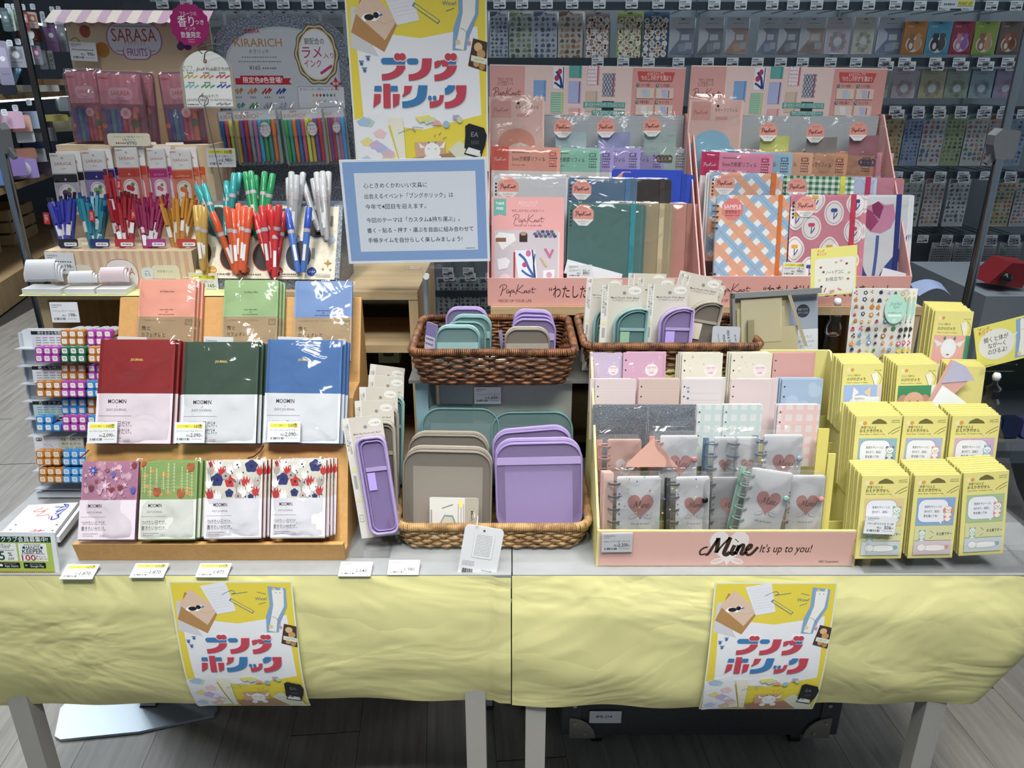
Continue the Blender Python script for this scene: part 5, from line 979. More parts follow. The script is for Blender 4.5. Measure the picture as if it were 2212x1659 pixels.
# arched pouches in the second dark basket
for tl, tr, c, y, lb, tg in (((1268, 610), (1330, 612), TE, 1.43, 'teal mesh pouch on its card, furthest to the rear left of the basket', '#8fb09a'), ((1301, 615), (1390, 617), TE, 1.40, 'teal mesh pouch on its card with a green tab', '#8fb79a'), ((1400, 614), (1488, 616), PU, 1.40, 'purple mesh pouch on its card with a lilac tab', '#b9a3ea'), ((1478, 592), (1560, 606), TA, 1.425, 'taupe mesh pouch on its card with a cream tab', '#d6cdb8')):
    cc = {TE: TED, PU: PUD, TA: TAD}[c]; penpouch('pouch_on_card', fit(PL(y, .97, 5), tl, tr, .175), lb, c, cc, 'Mesh Pouch With Band', (.32, .22, 1.12, .98), 'arched mesh pouches on cards', tg, True)
for tl, tr, y, lb in (((1358, 590), (1440, 592), 1.47, 'beige header card of a pouch behind the purple one'), ((1470, 584), (1540, 600), 1.47, 'beige header card of a pouch behind the taupe one'), ((1268, 600), (1345, 604), 1.46, 'beige header card of a pouch behind the teal ones'), ((1490, 600), (1568, 618), 1.445, 'beige header card leaning at the right behind the taupe pouch'), ((1378, 600), (1458, 603), 1.455, 'second beige header card behind the purple pouch')):
    penpouch('pouch_on_card', fit(PL(y, .97, 5), tl, tr, .17), lb, TE, TED, 'Mesh Pouch With Band', group='arched mesh pouches on cards', full=False)
# pen & tool pouch
PT = PL(1.405, .965, 12); w, h, mw = fit(PT, (1582, 634), (1775, 622), .14); t = thing('tool_pouch', 'large beige mesh pen and tool pouch with grey edging and folded pockets', 'pouch', mw)
m = MB(); m.box(-w / 2, w * .16, .01, h, -.02, -.012); put('back_panel', m, mesh_cloth_('#a89f80', .9), t)
for nm, bx, c in (('top_edging', (-w / 2, w / 2, h - .010, h, -.012, .0), '#77797a'), ('left_edging', (-w / 2, -w / 2 + .005, 0, h, -.012, 0), '#77797a')): m = MB(); m.box(*bx); put(nm, m, M(c), t)
m = MB(); m.add([(w * .12, h - .01, 0), (w * .16, h - .01, 0), (w * .34, .03, .002), (w * .30, .03, .002)], [(3, 2, 1, 0)]); put('diagonal_edging', m, M('#9a9078'), t)
for nm, bx, c, al in (('pocket', (-w * .44, w * .10, .0, h * .78, -.010, -.008), '#b5ab84', .8), ('front_pocket', (-w * .36, w * .24, .0, h * .50, -.006, -.004), '#b9af88', .75), ('clear_card_slot', (-w * .40, w * .06, h * .3, h * .9, -.0035, -.003), '#c9c09c', .5), ('pen_loop', (-w * .34, -w * .27, 0, h * .62, .0, .006), '#8d8464', .9)): m = MB(); m.box(*bx); put(nm, m, mesh_cloth_(c, al), t)
m = MB(); m.box(w * .16, w * .5, 0, h * .96, -.02, -.018); o = put('printed_backing', m, M('#8d97a6'), t); a = Art(w * .34, h * .96, -.0175); a.v = []
a.ell(.5, .28, .22, '#2c333c'); a.text('用途で分ける', .5, .26, .07, '#9aa4b0', width=.34); a.text('ポケット付き', .5, .31, .07, '#9aa4b0', width=.34); a.rect(.05, .55, 1, 1, '#c3c9cf'); a.text('ペンなど', .6, .66, .08, '#6a747e'); a.text('長いものの', .6, .73, .08, '#6a747e'); a.text('ポケット', .6, .80, .08, '#6a747e'); a.v = [(x + w * .33, y, z) for x, y, z in a.v]; put('printed_face', a, PRINT, t)
def ptag(a): a.text('PEN & TOOL', .62, .40, .09, '#3a3f48', rot=-1.35, bold=.01, width=.62); a.text('POUCH', .45, .42, .09, '#3a3f48', rot=-1.35, bold=.01, width=.34); a.text('使う場で、', .85, .38, .05, '#5a5f68', rot=-1.35); a.text('ペン&ツールポーチ', .25, .4, .05, '#5a5f68', rot=-1.35, width=.42)
card('swing_tag', 'grey swing tag reading pen and tool pouch', 'tag', fit(PL(1.385, .965, 10), (1540, 704), (1600, 706), .06), .001, '#aeb4bc', ptag, .004)
t = thing('dark_pouches', 'dark grey pouches standing behind the clear clip, right of the tool pouch', 'pouch', T((.52, 1.46, .97)), None)
for i in range(4): m = MB(); m.box(-.05 + .028 * i, .0 + .028 * i, .002 * i, .002 * i + .012, 0, .125 - .006 * i); put('pouch_layer', m, M('#3f4650' if i % 2 else '#4d5560', .6), t)
# ================================================================ the tall poster and the framed notice
def pane(name, pose_, label, cat, artf, col='#dfe3e6', t=.003):
    w, h, mw = pose_; o = put(name, slab(w, h, t), M(col), None, mw, label, cat); a = Art(w, h); artf(a); put('printed_face', a, PRINT, o); return o
pane('event_poster', fit(PL(1.71, 1.2), (741, -45), (1051, -45), bl=(752, 369)), 'tall yellow event poster standing between the two shelf displays', 'poster', notice, '#cfd6dc')
def frame_art(a):
    a.rect(0, 0, 1, 1, '#d3dbe3'); a.rect(.018, .022, .982, .975, '#7c9cc9'); a.rect(.092, .125, .918, .882, '#ccd3dc'); K = '#1f2228'
    for y, s_, w_, x in ((.245, '心ときめくかわいい文具に', .435, .15), (.345, '出会えるイベント「ブングホリック」は', .61, .15), (.445, '今年で4回目を迎えます。', .42, .15), (.575, '今回のテーマは「カスタム&持ち運ぶ」。', .65, .15), (.675, '書く・貼る・押す・運ぶを自由に組み合わせて', .74, .15), (.772, '手帳タイムを自分らしく楽しみましょう!', .66, .15)):
        a.text(s_, x, y, .027, K, 'l', .006, width=w_)
    a.dashes(.83, .90, .865, .006, '#444', 6)
pane('framed_notice', fit(PL(1.563, 1.2), (732, 345.5), (1052, 339), bl=(754.7, 569.7)), 'blue bordered white notice with six lines of Japanese text', 'notice', frame_art)
cl = thing('sign_clip', 'clear plastic clip with a round white knob holding the blue bordered notice', 'clip', T(on_y(918, 572, 1.558)))
m = MB(); m.box(-.042, .040, -.003, .0, -.010, .013); put('clear_jaw', m, ACRYL, cl); m = MB(); m.tube([(-.034, .003, -.006), (.034, .003, -.004)], .004, 8); put('clear_hinge', m, ACRYL, cl)
m = MB(); m.cyl((.002, -.005, -.024), (.002, .004, -.024), .006, 14); k = put('white_knob', m, M('#d9dde0'), cl); m = MB(); m.tube([(.0, .0, -.006), (.0, .0, -.020)], [.012, .005], 8); put('clear_neck', m, ACRYL, cl)
m = MB(); p1 = on_y(918, 600, 1.60); m.cyl((0, 0, .72 - p1.z), (0, 0, -.001), .0055, 10); put('sign_pole', m, M('#9fb7c4', .3, .5), None, T(p1), 'pale blue metal pole below the blue bordered notice', 'pole')
# ================================================================ PapiKnot displays
PK = '#dfa49c'
def papi(a, x, y, s, col, wd=.006):
    def C(pts): a.curve([(x + u * s, y + v * s * a.w / a.h) for u, v in pts], wd, col, False)
    C([(.08, -.10), (.06, .02), (.02, .14), (.0, .17)]); C([(-.02, -.06), (.05, -.14), (.16, -.14), (.18, -.06), (.10, .0), (.05, .02)])
    C([(.24, .0), (.19, .02), (.18, .08), (.22, .09), (.26, .03), (.26, .09), (.30, .06)]); C([(.31, .02), (.29, .12), (.27, .2)]); C([(.30, .05), (.35, .0), (.37, .04), (.33, .09)]); C([(.40, .02), (.39, .08), (.43, .06)]); C([(.415, -.03), (.42, -.035)])
    C([(.52, -.16), (.48, .0), (.44, .14)]); C([(.66, -.15), (.52, -.01), (.48, .02), (.55, .06), (.68, .10)]); C([(.70, .02), (.68, .09), (.72, .03), (.75, .03), (.74, .09), (.78, .06)]); C([(.83, .01), (.79, .06), (.82, .09), (.86, .05), (.83, .01)]); C([(.93, -.08), (.91, .05), (.93, .09), (.98, .06)]); C([(.87, -.02), (1.02, -.02)])
    a.z += a.st
def papilabel(a, x, y, r, foot='ゴム付きカバー', c1='#e29a8c'):
    def seal(a):
        pass
    o8 = [(x + r * cos(pi / 8 + pi * i / 4), y + r * sin(pi / 8 + pi * i / 4) * a.w / a.h) for i in range(8)]; a.poly(o8[::-1], '#e8e4e2'); k = a.w / a.h
    cut = y + r * .35 * k; o = [p for p in o8 if p[1] < cut]; a.poly([(x - r * .924, cut)] + sorted([p for p in o if p[0] < x], key=lambda p: -p[1]) + sorted([p for p in o if p[0] >= x], key=lambda p: p[1]) + [(x + r * .924, cut)], c1)
    a.text('"わたしだけ"の', x, y - r * .62 * k, r * .16, '#a04a44', width=r * .8); papi(a, x - r * .7, y - r * .12 * k, r * 1.4, '#8a4a48', r * .07); a.text(foot, x, y + r * .56 * k, r * .16, '#5a4a48', width=r); a.dashes(x - r * .2, x + r * .2, y + r * .76 * k, .006, '#888', 4)
def minibook(a, x, y, w_, h_, col, band, pat=0):
    a.rect(x, y, x + w_, y + h_, col)
    if pat == 1:
        a.curve([(x + w_ * .75, y + h_ * .95), (x + w_ * .6, y + h_ * .5), (x + w_ * .25, y + h_ * .2)], .012, '#2b3f86'); a.curve([(x + w_ * .75, y + h_ * .95), (x + w_ * .4, y + h_ * .8), (x + w_ * .1, y + h_ * .7)], .010, '#2b3f86'); a.ell(x + w_ * .55, y + h_ * .2, .011, '#b5365a', .014); a.ell(x + w_ * .3, y + h_ * .5, .012, '#b5365a', .014)
    if pat == 2:
        for i in range(9): a.rect(x, y + h_ * i / 9, x + w_, y + h_ * (i + .45) / 9, '#7fb59a', False)
    if pat == 3:
        for i in range(5):
            for j in range(3): a.ell(x + w_ * (.15 + j * .28), y + h_ * (.1 + i * .2), .009, '#e6d9de', .012, 8, False)
    if pat == 4:
        for i in range(-3, 5): a.line([(x + w_ * max(0, i / 4), y + h_ * max(0, -i / 4)), (x + w_ * min(1, (i + 4) / 4), y + h_ * min(1, (4 - i) / 4))], .008, '#8f95a8', False); a.line([(x + w_ * (1 - max(0, i / 4)), y + h_ * max(0, -i / 4)), (x + w_ * (1 - min(1, (i + 4) / 4)), y + h_ * min(1, (4 - i) / 4))], .008, '#8f95a8', False)
    a.z += a.st; a.rect(x + w_ * .82, y, x + w_ * .9, y + h_, band)
def pk_head(a):
    a.rect(0, 0, 1, 1, '#e3c9c4'); a.rect(0, 0, .18, 1, '#d8a39d'); a.rect(.73, 0, 1, 1, '#d99c96'); a.rect(.0, 0, 1, .02, '#efe0dc')
    a.text('"わたしだけ"の', .08, .30, .017, '#5a3c3c', bold=.01, width=.075); a.text('とっておきノート', .08, .38, .017, '#5a3c3c', bold=.01, width=.08); papi(a, .02, .55, .14, '#6a4444', .0028)
    for b in ((.225, .30, .065, .42, '#7fa6d4', '#5a86bd', 0), (.325, .03, .06, .44, '#e6e6ea', '#2b3f86', 1), (.405, .0, .065, .24, '#5fa69e', '#2f7f86', 0), (.405, .31, .065, .44, '#a9b4dc', '#8a2f5c', 0), (.315, .54, .065, .42, '#a9c9b4', '#cfd35a', 2), (.50, .0, .06, .37, '#cf94a6', '#b0344a', 3), (.58, .14, .062, .46, '#d9d4d6', '#a8402c', 4), (.495, .50, .062, .42, '#cdb9a8', '#b09a8a', 0), (.41, .85, .062, .15, '#dcaaa8', '#c07a78', 0), (.58, .70, .062, .3, '#2f2b2a', '#1c1a1a', 0)): minibook(a, *b)
    a.rect(.485, .72, .70, .83, '#5f9f97'); a.text('選べるカバーやリング、リフィルとつくる', .593, .775, .016, '#e8f0ee', width=.20); a.rect(.53, .89, .70, .98, '#5f9f97'); a.text('"わたしだけ"のとっておきノート', .614, .935, .016, '#e8f0ee', width=.155)
    a.poly([(.755, .09), (.945, .10), (.935, .28), (.765, .28)], '#c9514f'); a.text('4つのステップで、', .85, .14, .016, '#f3e2e0', bold=.01, width=.09); a.text('"わたしの好き"を選ぼう', .85, .22, .019, '#f3e2e0', bold=.01, width=.155)
    for i, (x, y, s_) in enumerate(((.76, .36, 'カバーを選ぶ'), (.86, .36, 'リングを選ぶ'), (.76, .70, '中身を選ぶ'), (.86, .70, 'セットする'))): a.ell(x, y, .008, '#2f7f7a', None, 10); a.text(str(i + 1), x, y, .010, '#fff'); a.text(s_, x + .04, y, .011, '#5a3c3c', width=.05); a.rect(x - .005, y + .06, x + .085, y + .27, '#ddc9bd'); a.poly([(x + .02, y + .09), (x + .05, y + .08), (x + .055, y + .25), (x + .03, y + .25)], ('#b9c2d4', '#b4b9dc', '#dcdcdc', '#b4b9dc')[i]); a.rect(x + .058, y + .1, x + .063, y + .25, ('#a9c9b4', '#a04a4a', '#ccc', '#a04a4a')[i])
def pk_lip(a):
    a.rect(0, 0, 1, 1, PK); papi(a, .06, .42, .165, '#6a3f3f', .0038); a.text('PIECES OF YOUR LIFE', .13, .82, .014, '#5a3535', bold=.01, width=.155); a.text('“わたしだけ”のとっておきノート', .29, .5, .05, '#33231f', 'l', .012, width=.62)
def knot_box(name, label, x0, x1, hx0, hx1, htop, hbot, ylip, ybot):
    y0 = 1.583; zb = 1.0525; t = thing(name, label, 'display'); zt = on_y(1300, ylip, y0).z
    p = PL(y0, zb); a0, a1 = p.uv(x0, 620)[0], p.uv(x1, 620)[0]; W_ = a1 - a0; H_ = zt - zb
    o = put('front_lip', slab(W_, H_, .003), M(PK), t, p.mat((a0 + a1) / 2, 0)); a = Art(W_, H_); pk_lip(a); put('printed_face', a, PRINT, o)
    m = MB(); m.box(a0, a1, y0 + .003, 1.94, zb, zb + .002); put('tray_floor', m, M('#c99690'), t)
    ph = PL(1.84, zb, 3); w, h, mm = fit(ph, (hx0, htop), (hx1, htop + 7), bl=(hx0 + 4, hbot)); o = put('header_panel', slab(w, h, .003), M('#e3c9c4'), t, mm); a = Art(w, h); pk_head(a); put('printed_face', a, PRINT, o)
    zh = on_y(hx0, hbot, 1.84).z; m = MB(); m.box(a0 + .006, a1 - .006, 1.846, 1.85, zb, zh - .004); put('back_support', m, M('#b5bcc0'), t)
    for X in (a0, a1 - .003):
        m = MB(); m.prism([(y0, zb), (1.86, zb), (1.86, zh + .0), (1.835, zh + .0), (y0, zt)][::1], X, X + .003, None, Matrix(((0, 0, 1, 0), (1, 0, 0, 0), (0, 1, 0, 0), (0, 0, 0, 1)))); put('side_wall', m, M('#d9a29b'), t)
    return t
knot_box('notebook_display', 'pink cardboard display of plain coloured notebook covers beside the tall poster', 1053, 1512, 1058, 1482, 139, 246, 601, 649)
knot_box('notebook_display', 'pink cardboard display of plaid and flower patterned notebook covers', 1520, 1966, 1494, 1918, 141, 247, 597, 636)
KA, KB, KC, KD_ = PL(1.785, 1.19, 8), PL(1.72, 1.13, 12), PL(1.655, 1.085, 14), PL(1.60, 1.057, 14)
def cover(name, tl, tr, label, col, pl, band=None, pat=None, h=.205, bag=None, group='notebook covers in the pink displays', seal=True, bandx=.83, off=0., t=.003, holes=True):
    def f(a):
        if pat: pat(a)
        if holes:
            for i in range(5): a.ell(.035, .09 + i * .04, .014, '#2a2a2a', None, 10, False)
        a.z += a.st
        if seal: papilabel(a, .20, .135, .15)
    o = card(name, label, 'notebook cover', fit(pl, tl, tr, h, off=off), t, col, f, .006, group, bag, int(tl[0]), .004, .004, None, .0012)
    w = fit(pl, tl, tr, h)[0]
    if band: m = MB(); m.box((bandx - .5) * w, (bandx - .455) * w + .004, -.001, h + .001, .0001, .0022); put('elastic_band', m, M(band, .6), o)
    return o
def refill(tl, tr, label, col, head, title, pl=KB, off=0., tagx=.84, h=.17):
    def f(a):
        a.rect(0, 0, 1, 1, '#dcd6d4'); a.rect(0, 0, 1, .30, col); a.rect(0, 0, .25, .30, head); papi(a, .04, .16, .17, '#f0d8d4', .004); a.text(title, .30, .15, .052, '#33241f', 'l', .012, width=.48) if title else None; a.dashes(.30, .55, .07, .012, '#6a4a44', 14); a.text('5mm grid refills', .30, .225, .022, '#4a3a34', 'l') if title else None
        for y, s_ in ((.09, '紙色'), (.19, '罫線色')): a.rect(tagx, y - .03, tagx + .10, y + .02, head); a.text(s_, tagx + .05, y - .005, .022, '#f5e6e2'); a.dashes(tagx, tagx + .12, y + .045, .015, '#5a403a', 4)
        a.rr(.22, .36, .96, .9, .02, '#b9b2b0'); a.rr(.225, .365, .955, .895, .02, '#e2dfdd'); a.rr(.72, .37, .94, .44, .03, '#c9c2c0')
    return card('refill_pack', label, 'refill pack', fit(pl, tl, tr, h, off=off), .006, '#dcd6d4', f, .002, 'refill packs in the pink displays', BAG, int(tl[0]), .004, .003, None, .0008)
SAL, SALh, GRN, GRNh, PUR, PURh, GRY, GRYh = '#e29c8a', '#d95f50', '#8cc5ae', '#3f9a84', '#a79bd0', '#6f63a8', '#a9adb4', '#70757d'
g5 = '5mm方眼罫リフィル'
for i, (xr, yr, c, hd, tt, nm) in enumerate(((1211, 319, SAL, SALh, g5, 'salmon'), (1297, 321, GRN, GRNh, g5, 'mint green'), (1326, 321, PUR, PURh, '', 'lilac'), (1384, 321, PUR, PURh, g5, 'lilac'), (1436, 321, PUR, PURh, g5, 'lilac'), (1486, 321, GRY, GRYh, '', 'grey'))):
    refill((xr - 149, yr - 3), (xr, yr), f'{nm} headed grid refill pack, {("first", "second", "third", "fourth", "fifth", "last")[i]} from the poster side', c, hd, tt, KB, -.008 * i)
for i, (xr, yr, c, hd, tt, nm) in enumerate(((1671, 333, '#d985a2', '#b8245c', g5, 'magenta'), (1713, 331, '#8fb3c9', '#4a7f9f', g5, 'steel blue'), (1757, 331, '#d2a184', '#a8583c', g5, 'tan'), (1832, 333, '#c99472', '#a8583c', '5mmブロックリフィル', 'brown'), (1890, 331, '#c08a6c', '#8f4a34', '', 'brown'), (1931, 331, '#dfa3b2', '#c04a6a', '', 'pink'))):
    refill((xr - 155, yr - 6), (xr, yr), f'{nm} headed grid refill pack in the patterned cover display, {("first", "second", "third", "fourth", "fifth", "last")[i]} in line', c, hd, tt, KB, -.008 * i)
def shaped(col, kind):
    def f(a):
        a.rect(0, 0, 1, 1, '#e6bdb2'); a.rect(.05, .03, .40, .26, '#dfa39a'); papi(a, .09, .16, .26, '#b56f68', .008); a.text('モチーフリフィル', .69, .13, .055, '#5a3c3c', bold=.01, width=.42); a.ell(.53, .08, .025, '#3a2a2a'); a.rect(.5, .21, .72, .25, '#d99c90')
        if kind: a.ell(.46, .55, .34, col, .24, 30); a.ell(.70, .68, .22, col, .18, 24); a.rect(.06, .55, .8, 1, col); a.line([(.17, .58), (.19, .7), (.26, .74), (.3, .82)], .01, '#c9a08a')
        else: a.ell(.5, .58, .34, col, .26, 30); a.ell(.55, .72, .26, '#e6cfc8', .2, 24)
        for i in range(5): a.ell(.08, .62 + i * .08, .018, '#e6e6ea', None, 8, False)
    return f
card('refill_pack', 'glossy wrapped peach cloud shaped refill pack in the plain cover display', 'refill pack', fit(KA, (1056, 209), (1176, 209), .17, off=.008), .008, '#e6bdb2', shaped('#df9680', 0), .002, None, BAG2, 3, .012, .004, None, .003)
card('refill_pack', 'glossy wrapped blue cloud shaped refill pack in the patterned cover display', 'refill pack', fit(KA, (1490, 214), (1607, 216), .17, off=.008), .008, '#e6bdb2', shaped('#8fc3dc', 1), .002, None, BAG, 4, .012, .004, None, .002)
def ringbag(tl, tr, label, col, clip_c, off):
    w, h, mw = fit(KA, tl, tr, .15, off=off); t = thing('zip_bag', label, 'zip bag', mw, 'zip bags with binder rings')
    m = MB(); m.prism([(-w * .38, 0), (w * .40, 0), (w * .38, h * .72), (-w * .36, h * .70)], -.003, -.001); put('coloured_card', m, M(col, .5), t)
    put('zip_film', sleeve(w, h, .004, .0, .0, int(tl[0]), .003), BAG2, t); m = MB(); m.box(-w / 2, w / 2, h * .84, h * .85, .001, .0025); m.box(-w / 2, w / 2, h * .88, h * .89, .001, .0025); put('zip_strip', m, PVC, t)
    m = MB()
    for i in range(4): m.tube([(w * .0 + .008 * i + .006 * cos(q), .05 + .006 * sin(q), -.0) for q in [2 * pi * k / 10 for k in range(10)]], .0016, 5, None, True)
    m.box(-.002, .03, .042, .046, -.002, .002); put('binder_rings', m, M(clip_c, .35), t)
    W2 = .045; a = Art(W2, W2, .0075); papilabel(a, .5, .5, .48, 'バインダーリング'); a.v = [(x - w * .20, y + h * .62, z) for x, y, z in a.v]; put('eight_sided_seal', a, PRINT, t); return t
for tl, tr, c, k, lb, of in (((1189, 242), (1278, 242), '#a9c0c4', '#b5a54a', 'zip bag with pale blue card and olive rings', .01), ((1281, 242), (1374, 242), '#9aa0cc', '#a0409a', 'zip bag with lilac card and purple rings', .012), ((1381, 240), (1474, 240), '#a9bfb9', '#6a5f3c', 'zip bag with pale teal card and brown rings', .01),
        ((1635, 250), (1719, 250), '#c9cf6a', '#5fae74', 'zip bag with lime card and green rings', .01), ((1735, 253), (1824, 253), '#8f8680', '#b5522c', 'zip bag with grey card and rust rings', .012), ((1829, 249), (1914, 249), '#a8707c', '#4a4a6a', 'zip bag with rose card and slate rings', .01)): ringbag(tl, tr, lb, c, k, of)
# plain covers
cover('notebook_cover', (1066, 379), (1226, 381), 'white translucent notebook cover behind the free leaflets', '#c3c5c9', KC, None, None, .19, BAG, off=.004)
o = cover('notebook_cover', (1228, 383), (1377, 388), 'slate blue notebook cover with a blue elastic band', '#4d6a86', KC, '#3f6a94', None, .19, BAG); cover('notebook_cover', (1300, 386), (1451, 388), 'dark brown notebook cover partly hidden behind the slate blue one', '#2c231f', KC, '#3a2c26', None, .19, BAG, seal=False, off=-.01)
cover('notebook_cover', (1345, 372), (1500, 378), 'bright cobalt blue notebook cover standing highest', '#1440b8', KC, '#1238a0', None, .195, None, seal=False, off=-.022); cover('notebook_cover', (1322, 365), (1478, 368), 'second cobalt blue notebook cover rising behind', '#1440b8', KC, None, None, .20, None, seal=True, off=-.032)
o = cover('notebook_cover', (1229, 437), (1390, 442), 'sea green notebook cover with a teal band, front copy', '#446c68', KD_, '#1f7f8a', None, .19, BAG); stack(o, 4, .005, .0025, .0004, 'sea green notebook cover, {} in its stack', 'sea green covers', skip=('clear_sleeve', 'printed_face'))
o = cover('notebook_cover', (1297, 437), (1452, 441), 'khaki notebook cover behind the sea green stack, front copy', '#998b6a', KD_, '#b5a784', None, .19, BAG, seal=False, off=-.028); stack(o, 2, .005, .003, .0004, 'khaki notebook cover, {} in its stack', 'khaki covers', skip=('clear_sleeve', 'printed_face'))
o = cover('notebook_cover', (1358, 438), (1512, 441), 'dusty pink notebook cover at the end of the front row', '#bc8272', KD_, '#9c6a5c', None, .19, BAG, seal=False, off=-.048)
def flyer(a):
    a.rect(0, 0, 1, 1, '#e6a6a4'); a.rect(.04, .38, .94, 1, '#e0d2d2'); a.rr(.04, .36, .92, 1.0, .02, '#c9bfc6'); a.poly([(.03, .02), (.20, .02), (.20, .21), (.11, .19), (.03, .21)], '#6aada4'); a.text('TAKE', .115, .07, .035, '#eef6f4', bold=.02); a.text('FREE', .115, .125, .035, '#eef6f4', bold=.02)
    a.text('選べるカバーやリング', .5, .06, .03, '#f6e9e8', width=.25); a.text('リフィルとつくる', .5, .09, .03, '#f6e9e8', width=.2); a.text('"わたしだけ"のとっておきノート', .5, .15, .03, '#6a3f44', bold=.01, width=.45); papi(a, .3, .24, .42, '#7a4a50', .007); a.text('PIECES OF YOUR LIFE', .5, .31, .022, '#7a4a50', width=.38)
    a.poly([(.05, .44), (.1, .385), (.31, .40), (.34, .47), (.15, .58)], '#e9e6e6'); a.rect(.06, .445, .20, .49, '#8a6044'); a.line([(.14, .5), (.32, .53)], .008, '#e6dfd0'); a.ell(.44, .41, .055, '#3a2622', .04); a.rect(.385, .41, .495, .49, '#3a2622'); a.ell(.44, .40, .042, '#b58a6c', .026)
    for i in range(14): a.ell(.60 + .021 * i, .40 + .03 * sin(i * 2.1), .028, ('#6a5a8c', '#3f4a6a', '#8a7fae', '#4f6a5a')[i % 4], .02, 9)
    a.poly([(.32, .585), (.60, .575), (.64, .89), (.38, .93)], '#dfe2e8'); a.curve([(.60, .88), (.52, .78), (.46, .68), (.38, .62)], .035, '#3f63a8'); a.curve([(.60, .88), (.50, .85), (.42, .80)], .03, '#3f63a8'); a.curve([(.60, .88), (.585, .75), (.6, .62)], .02, '#3f63a8'); a.ell(.51, .615, .035, '#c56a96', .045); a.ell(.46, .74, .035, '#b54a7a', .035); a.line([(.565, .575), (.61, .9)], .018, '#232c54'); a.rect(.305, .6, .33, .93, '#b53a3a')
    a.poly([(.08, .68), (.2, .66), (.26, .7), (.22, .78), (.1, .8)], '#e9e4e6'); a.ell(.19, .90, .08, '#e6ccd2', .075); a.line([(.74, .56), (.80, .64)], .03, '#c56a8a'); a.line([(.85, .57), (.8, .66)], .03, '#c56a8a'); a.line([(.68, .66), (.76, .76)], .025, '#cdb06a'); a.poly([(.72, .8), (.88, .79), (.87, .92), (.71, .92)], '#e6e2e8'); a.ell(.8, .85, .04, '#c9a0b0'); a.rect(.40, .93, .83, .975, '#6aada4'); a.text('「紙」が好き。「書くこと」が好き。', .615, .953, .024, '#eef6f4', width=.38)
card('free_leaflet', 'pink take free leaflet with a photo of a notebook and coffee', 'leaflet', fit(PL(1.592, 1.057, 14), (1062, 425), (1219.5, 426), .19), .006, '#e6a6a4', flyer, .0)
m = MB(); o = fit(PL(1.594, 1.057, 14), (1219, 545), (1300, 570), .03)
card('white_card', 'white blank card lying behind the 880 yen price card', 'card', fit(PL(1.588, 1.055, 14), (1226, 560), (1345, 592), .03), .001, '#d5d9df', None)
price(fit(PL(1.580, 1.055, 5), (1225, 572), (1279, 572), bl=(1228, 600)), '880', 'white price card reading 880 yen below the sea green covers', False, 'ゴム付きカバー・無地・A5')
# patterned covers
def plaid(a, s=1.):
    a.rect(0, 0, 1, 1, '#dfe0e0'); k = a.w / a.h
    def diag(off, wd, c, sg):
        pts = []; W2 = wd
        L_ = [(off, 0), (off + W2, 0), (off + W2 + sg * 1.0 / k, 1.0), (off + sg * 1.0 / k, 1.0)]
        P = [(x, y, 0) for x, y in L_]; P = clip(clip(P, 0, 0, 1), 0, 1, -1)
        if len(P) > 2: a.poly([(x, y) for x, y, z in (P if sg > 0 else P)][::-1], c, False)
    for i in range(-9, 12):
        diag(i * .5, .14, '#8fb0cc', -1)
    a.z += a.st
    for i in range(-9, 12): diag(i * .5 + .25, .14, '#dba384', -1)
    a.z += a.st
    for i in range(-9, 12): diag(i * .5, .14, '#8fb0cc', 1)
    a.z += a.st
    for i in range(-9, 12): diag(i * .5 + .25, .14, '#d79c7f', 1)
    a.z += a.st
    for i in range(-9, 12):
        for sg in (1, -1): diag(i * .5 + .07, .006, '#6a7fa8' if sg > 0 else '#c07a50', sg)
    a.z += a.st
def gingham(a):
    a.rect(0, 0, 1, 1, '#dfe3e0'); n = 11
    for i in range(n): a.rect(i / n, 0, (i + .5) / n, 1, '#8fb39c', False)
    a.z += a.st
    for j in range(16): a.rect(0, j / 16, 1, (j + .5) / 16, '#8fb39c', False)
    a.z += a.st
    for i in range(n):
        for j in range(16): a.rect(i / n, j / 16, (i + .5) / n, (j + .5) / 16, '#2c6b4a', False)
    a.z += a.st
def lozenge(a): 
    a.rect(0, 0, 1, 1, '#b4bfda')
    for i in range(8): a.line([(max(0, (i - 4) / 4), min(1, i / 4) if i < 4 else 1 - 0), (min(1, i / 4), 0 if i < 4 else (i - 4) / 4)], .005, '#7f90b8', False); a.line([(1 - max(0, (i - 4) / 4), min(1, i / 4)), (1 - min(1, i / 4), 0 if i < 4 else (i - 4) / 4)], .005, '#7f90b8', False)
    a.z += a.st
def cameo(a):
    a.rect(0, 0, 1, 1, '#cf7f92')
    for i, (x, y, c, f_) in enumerate(((.33, .06, '#d8a83c', 1), (.60, .20, '#2f4f9a', 0), (.30, .36, '#c9486a', 0), (.90, .10, '#2f4f9a', 1), (.88, .40, '#c9486a', 0), (.08, .25, '#d8a83c', 1), (.08, .60, '#d8a83c', 1), (.56, .60, '#d8a83c', 2), (.30, .82, '#2f4f9a', 1), (.84, .72, '#c9486a', 1), (.6, .96, '#2f4f9a', 0), (.04, .96, '#b0a0a0', 2))):
        for r, col in ((.135, '#e9dfe0'), (.115, '#a9a6a8'), (.105, '#e9dfe0')): a.ell(x, y, r, col, r * 1.25, 26, True, 0, .05 if f_ else 0, 4)
        a.line([(x, y - .01), (x, y + .07)], .012, '#2f4f8a'); a.curve([(x, y + .06), (x + .03, y + .03), (x + .045, y + .0)], .014, '#2f4f8a')
        for dx in (-.025, .0, .025): a.ell(x + dx, y - .03, .022, c, .028, 9)
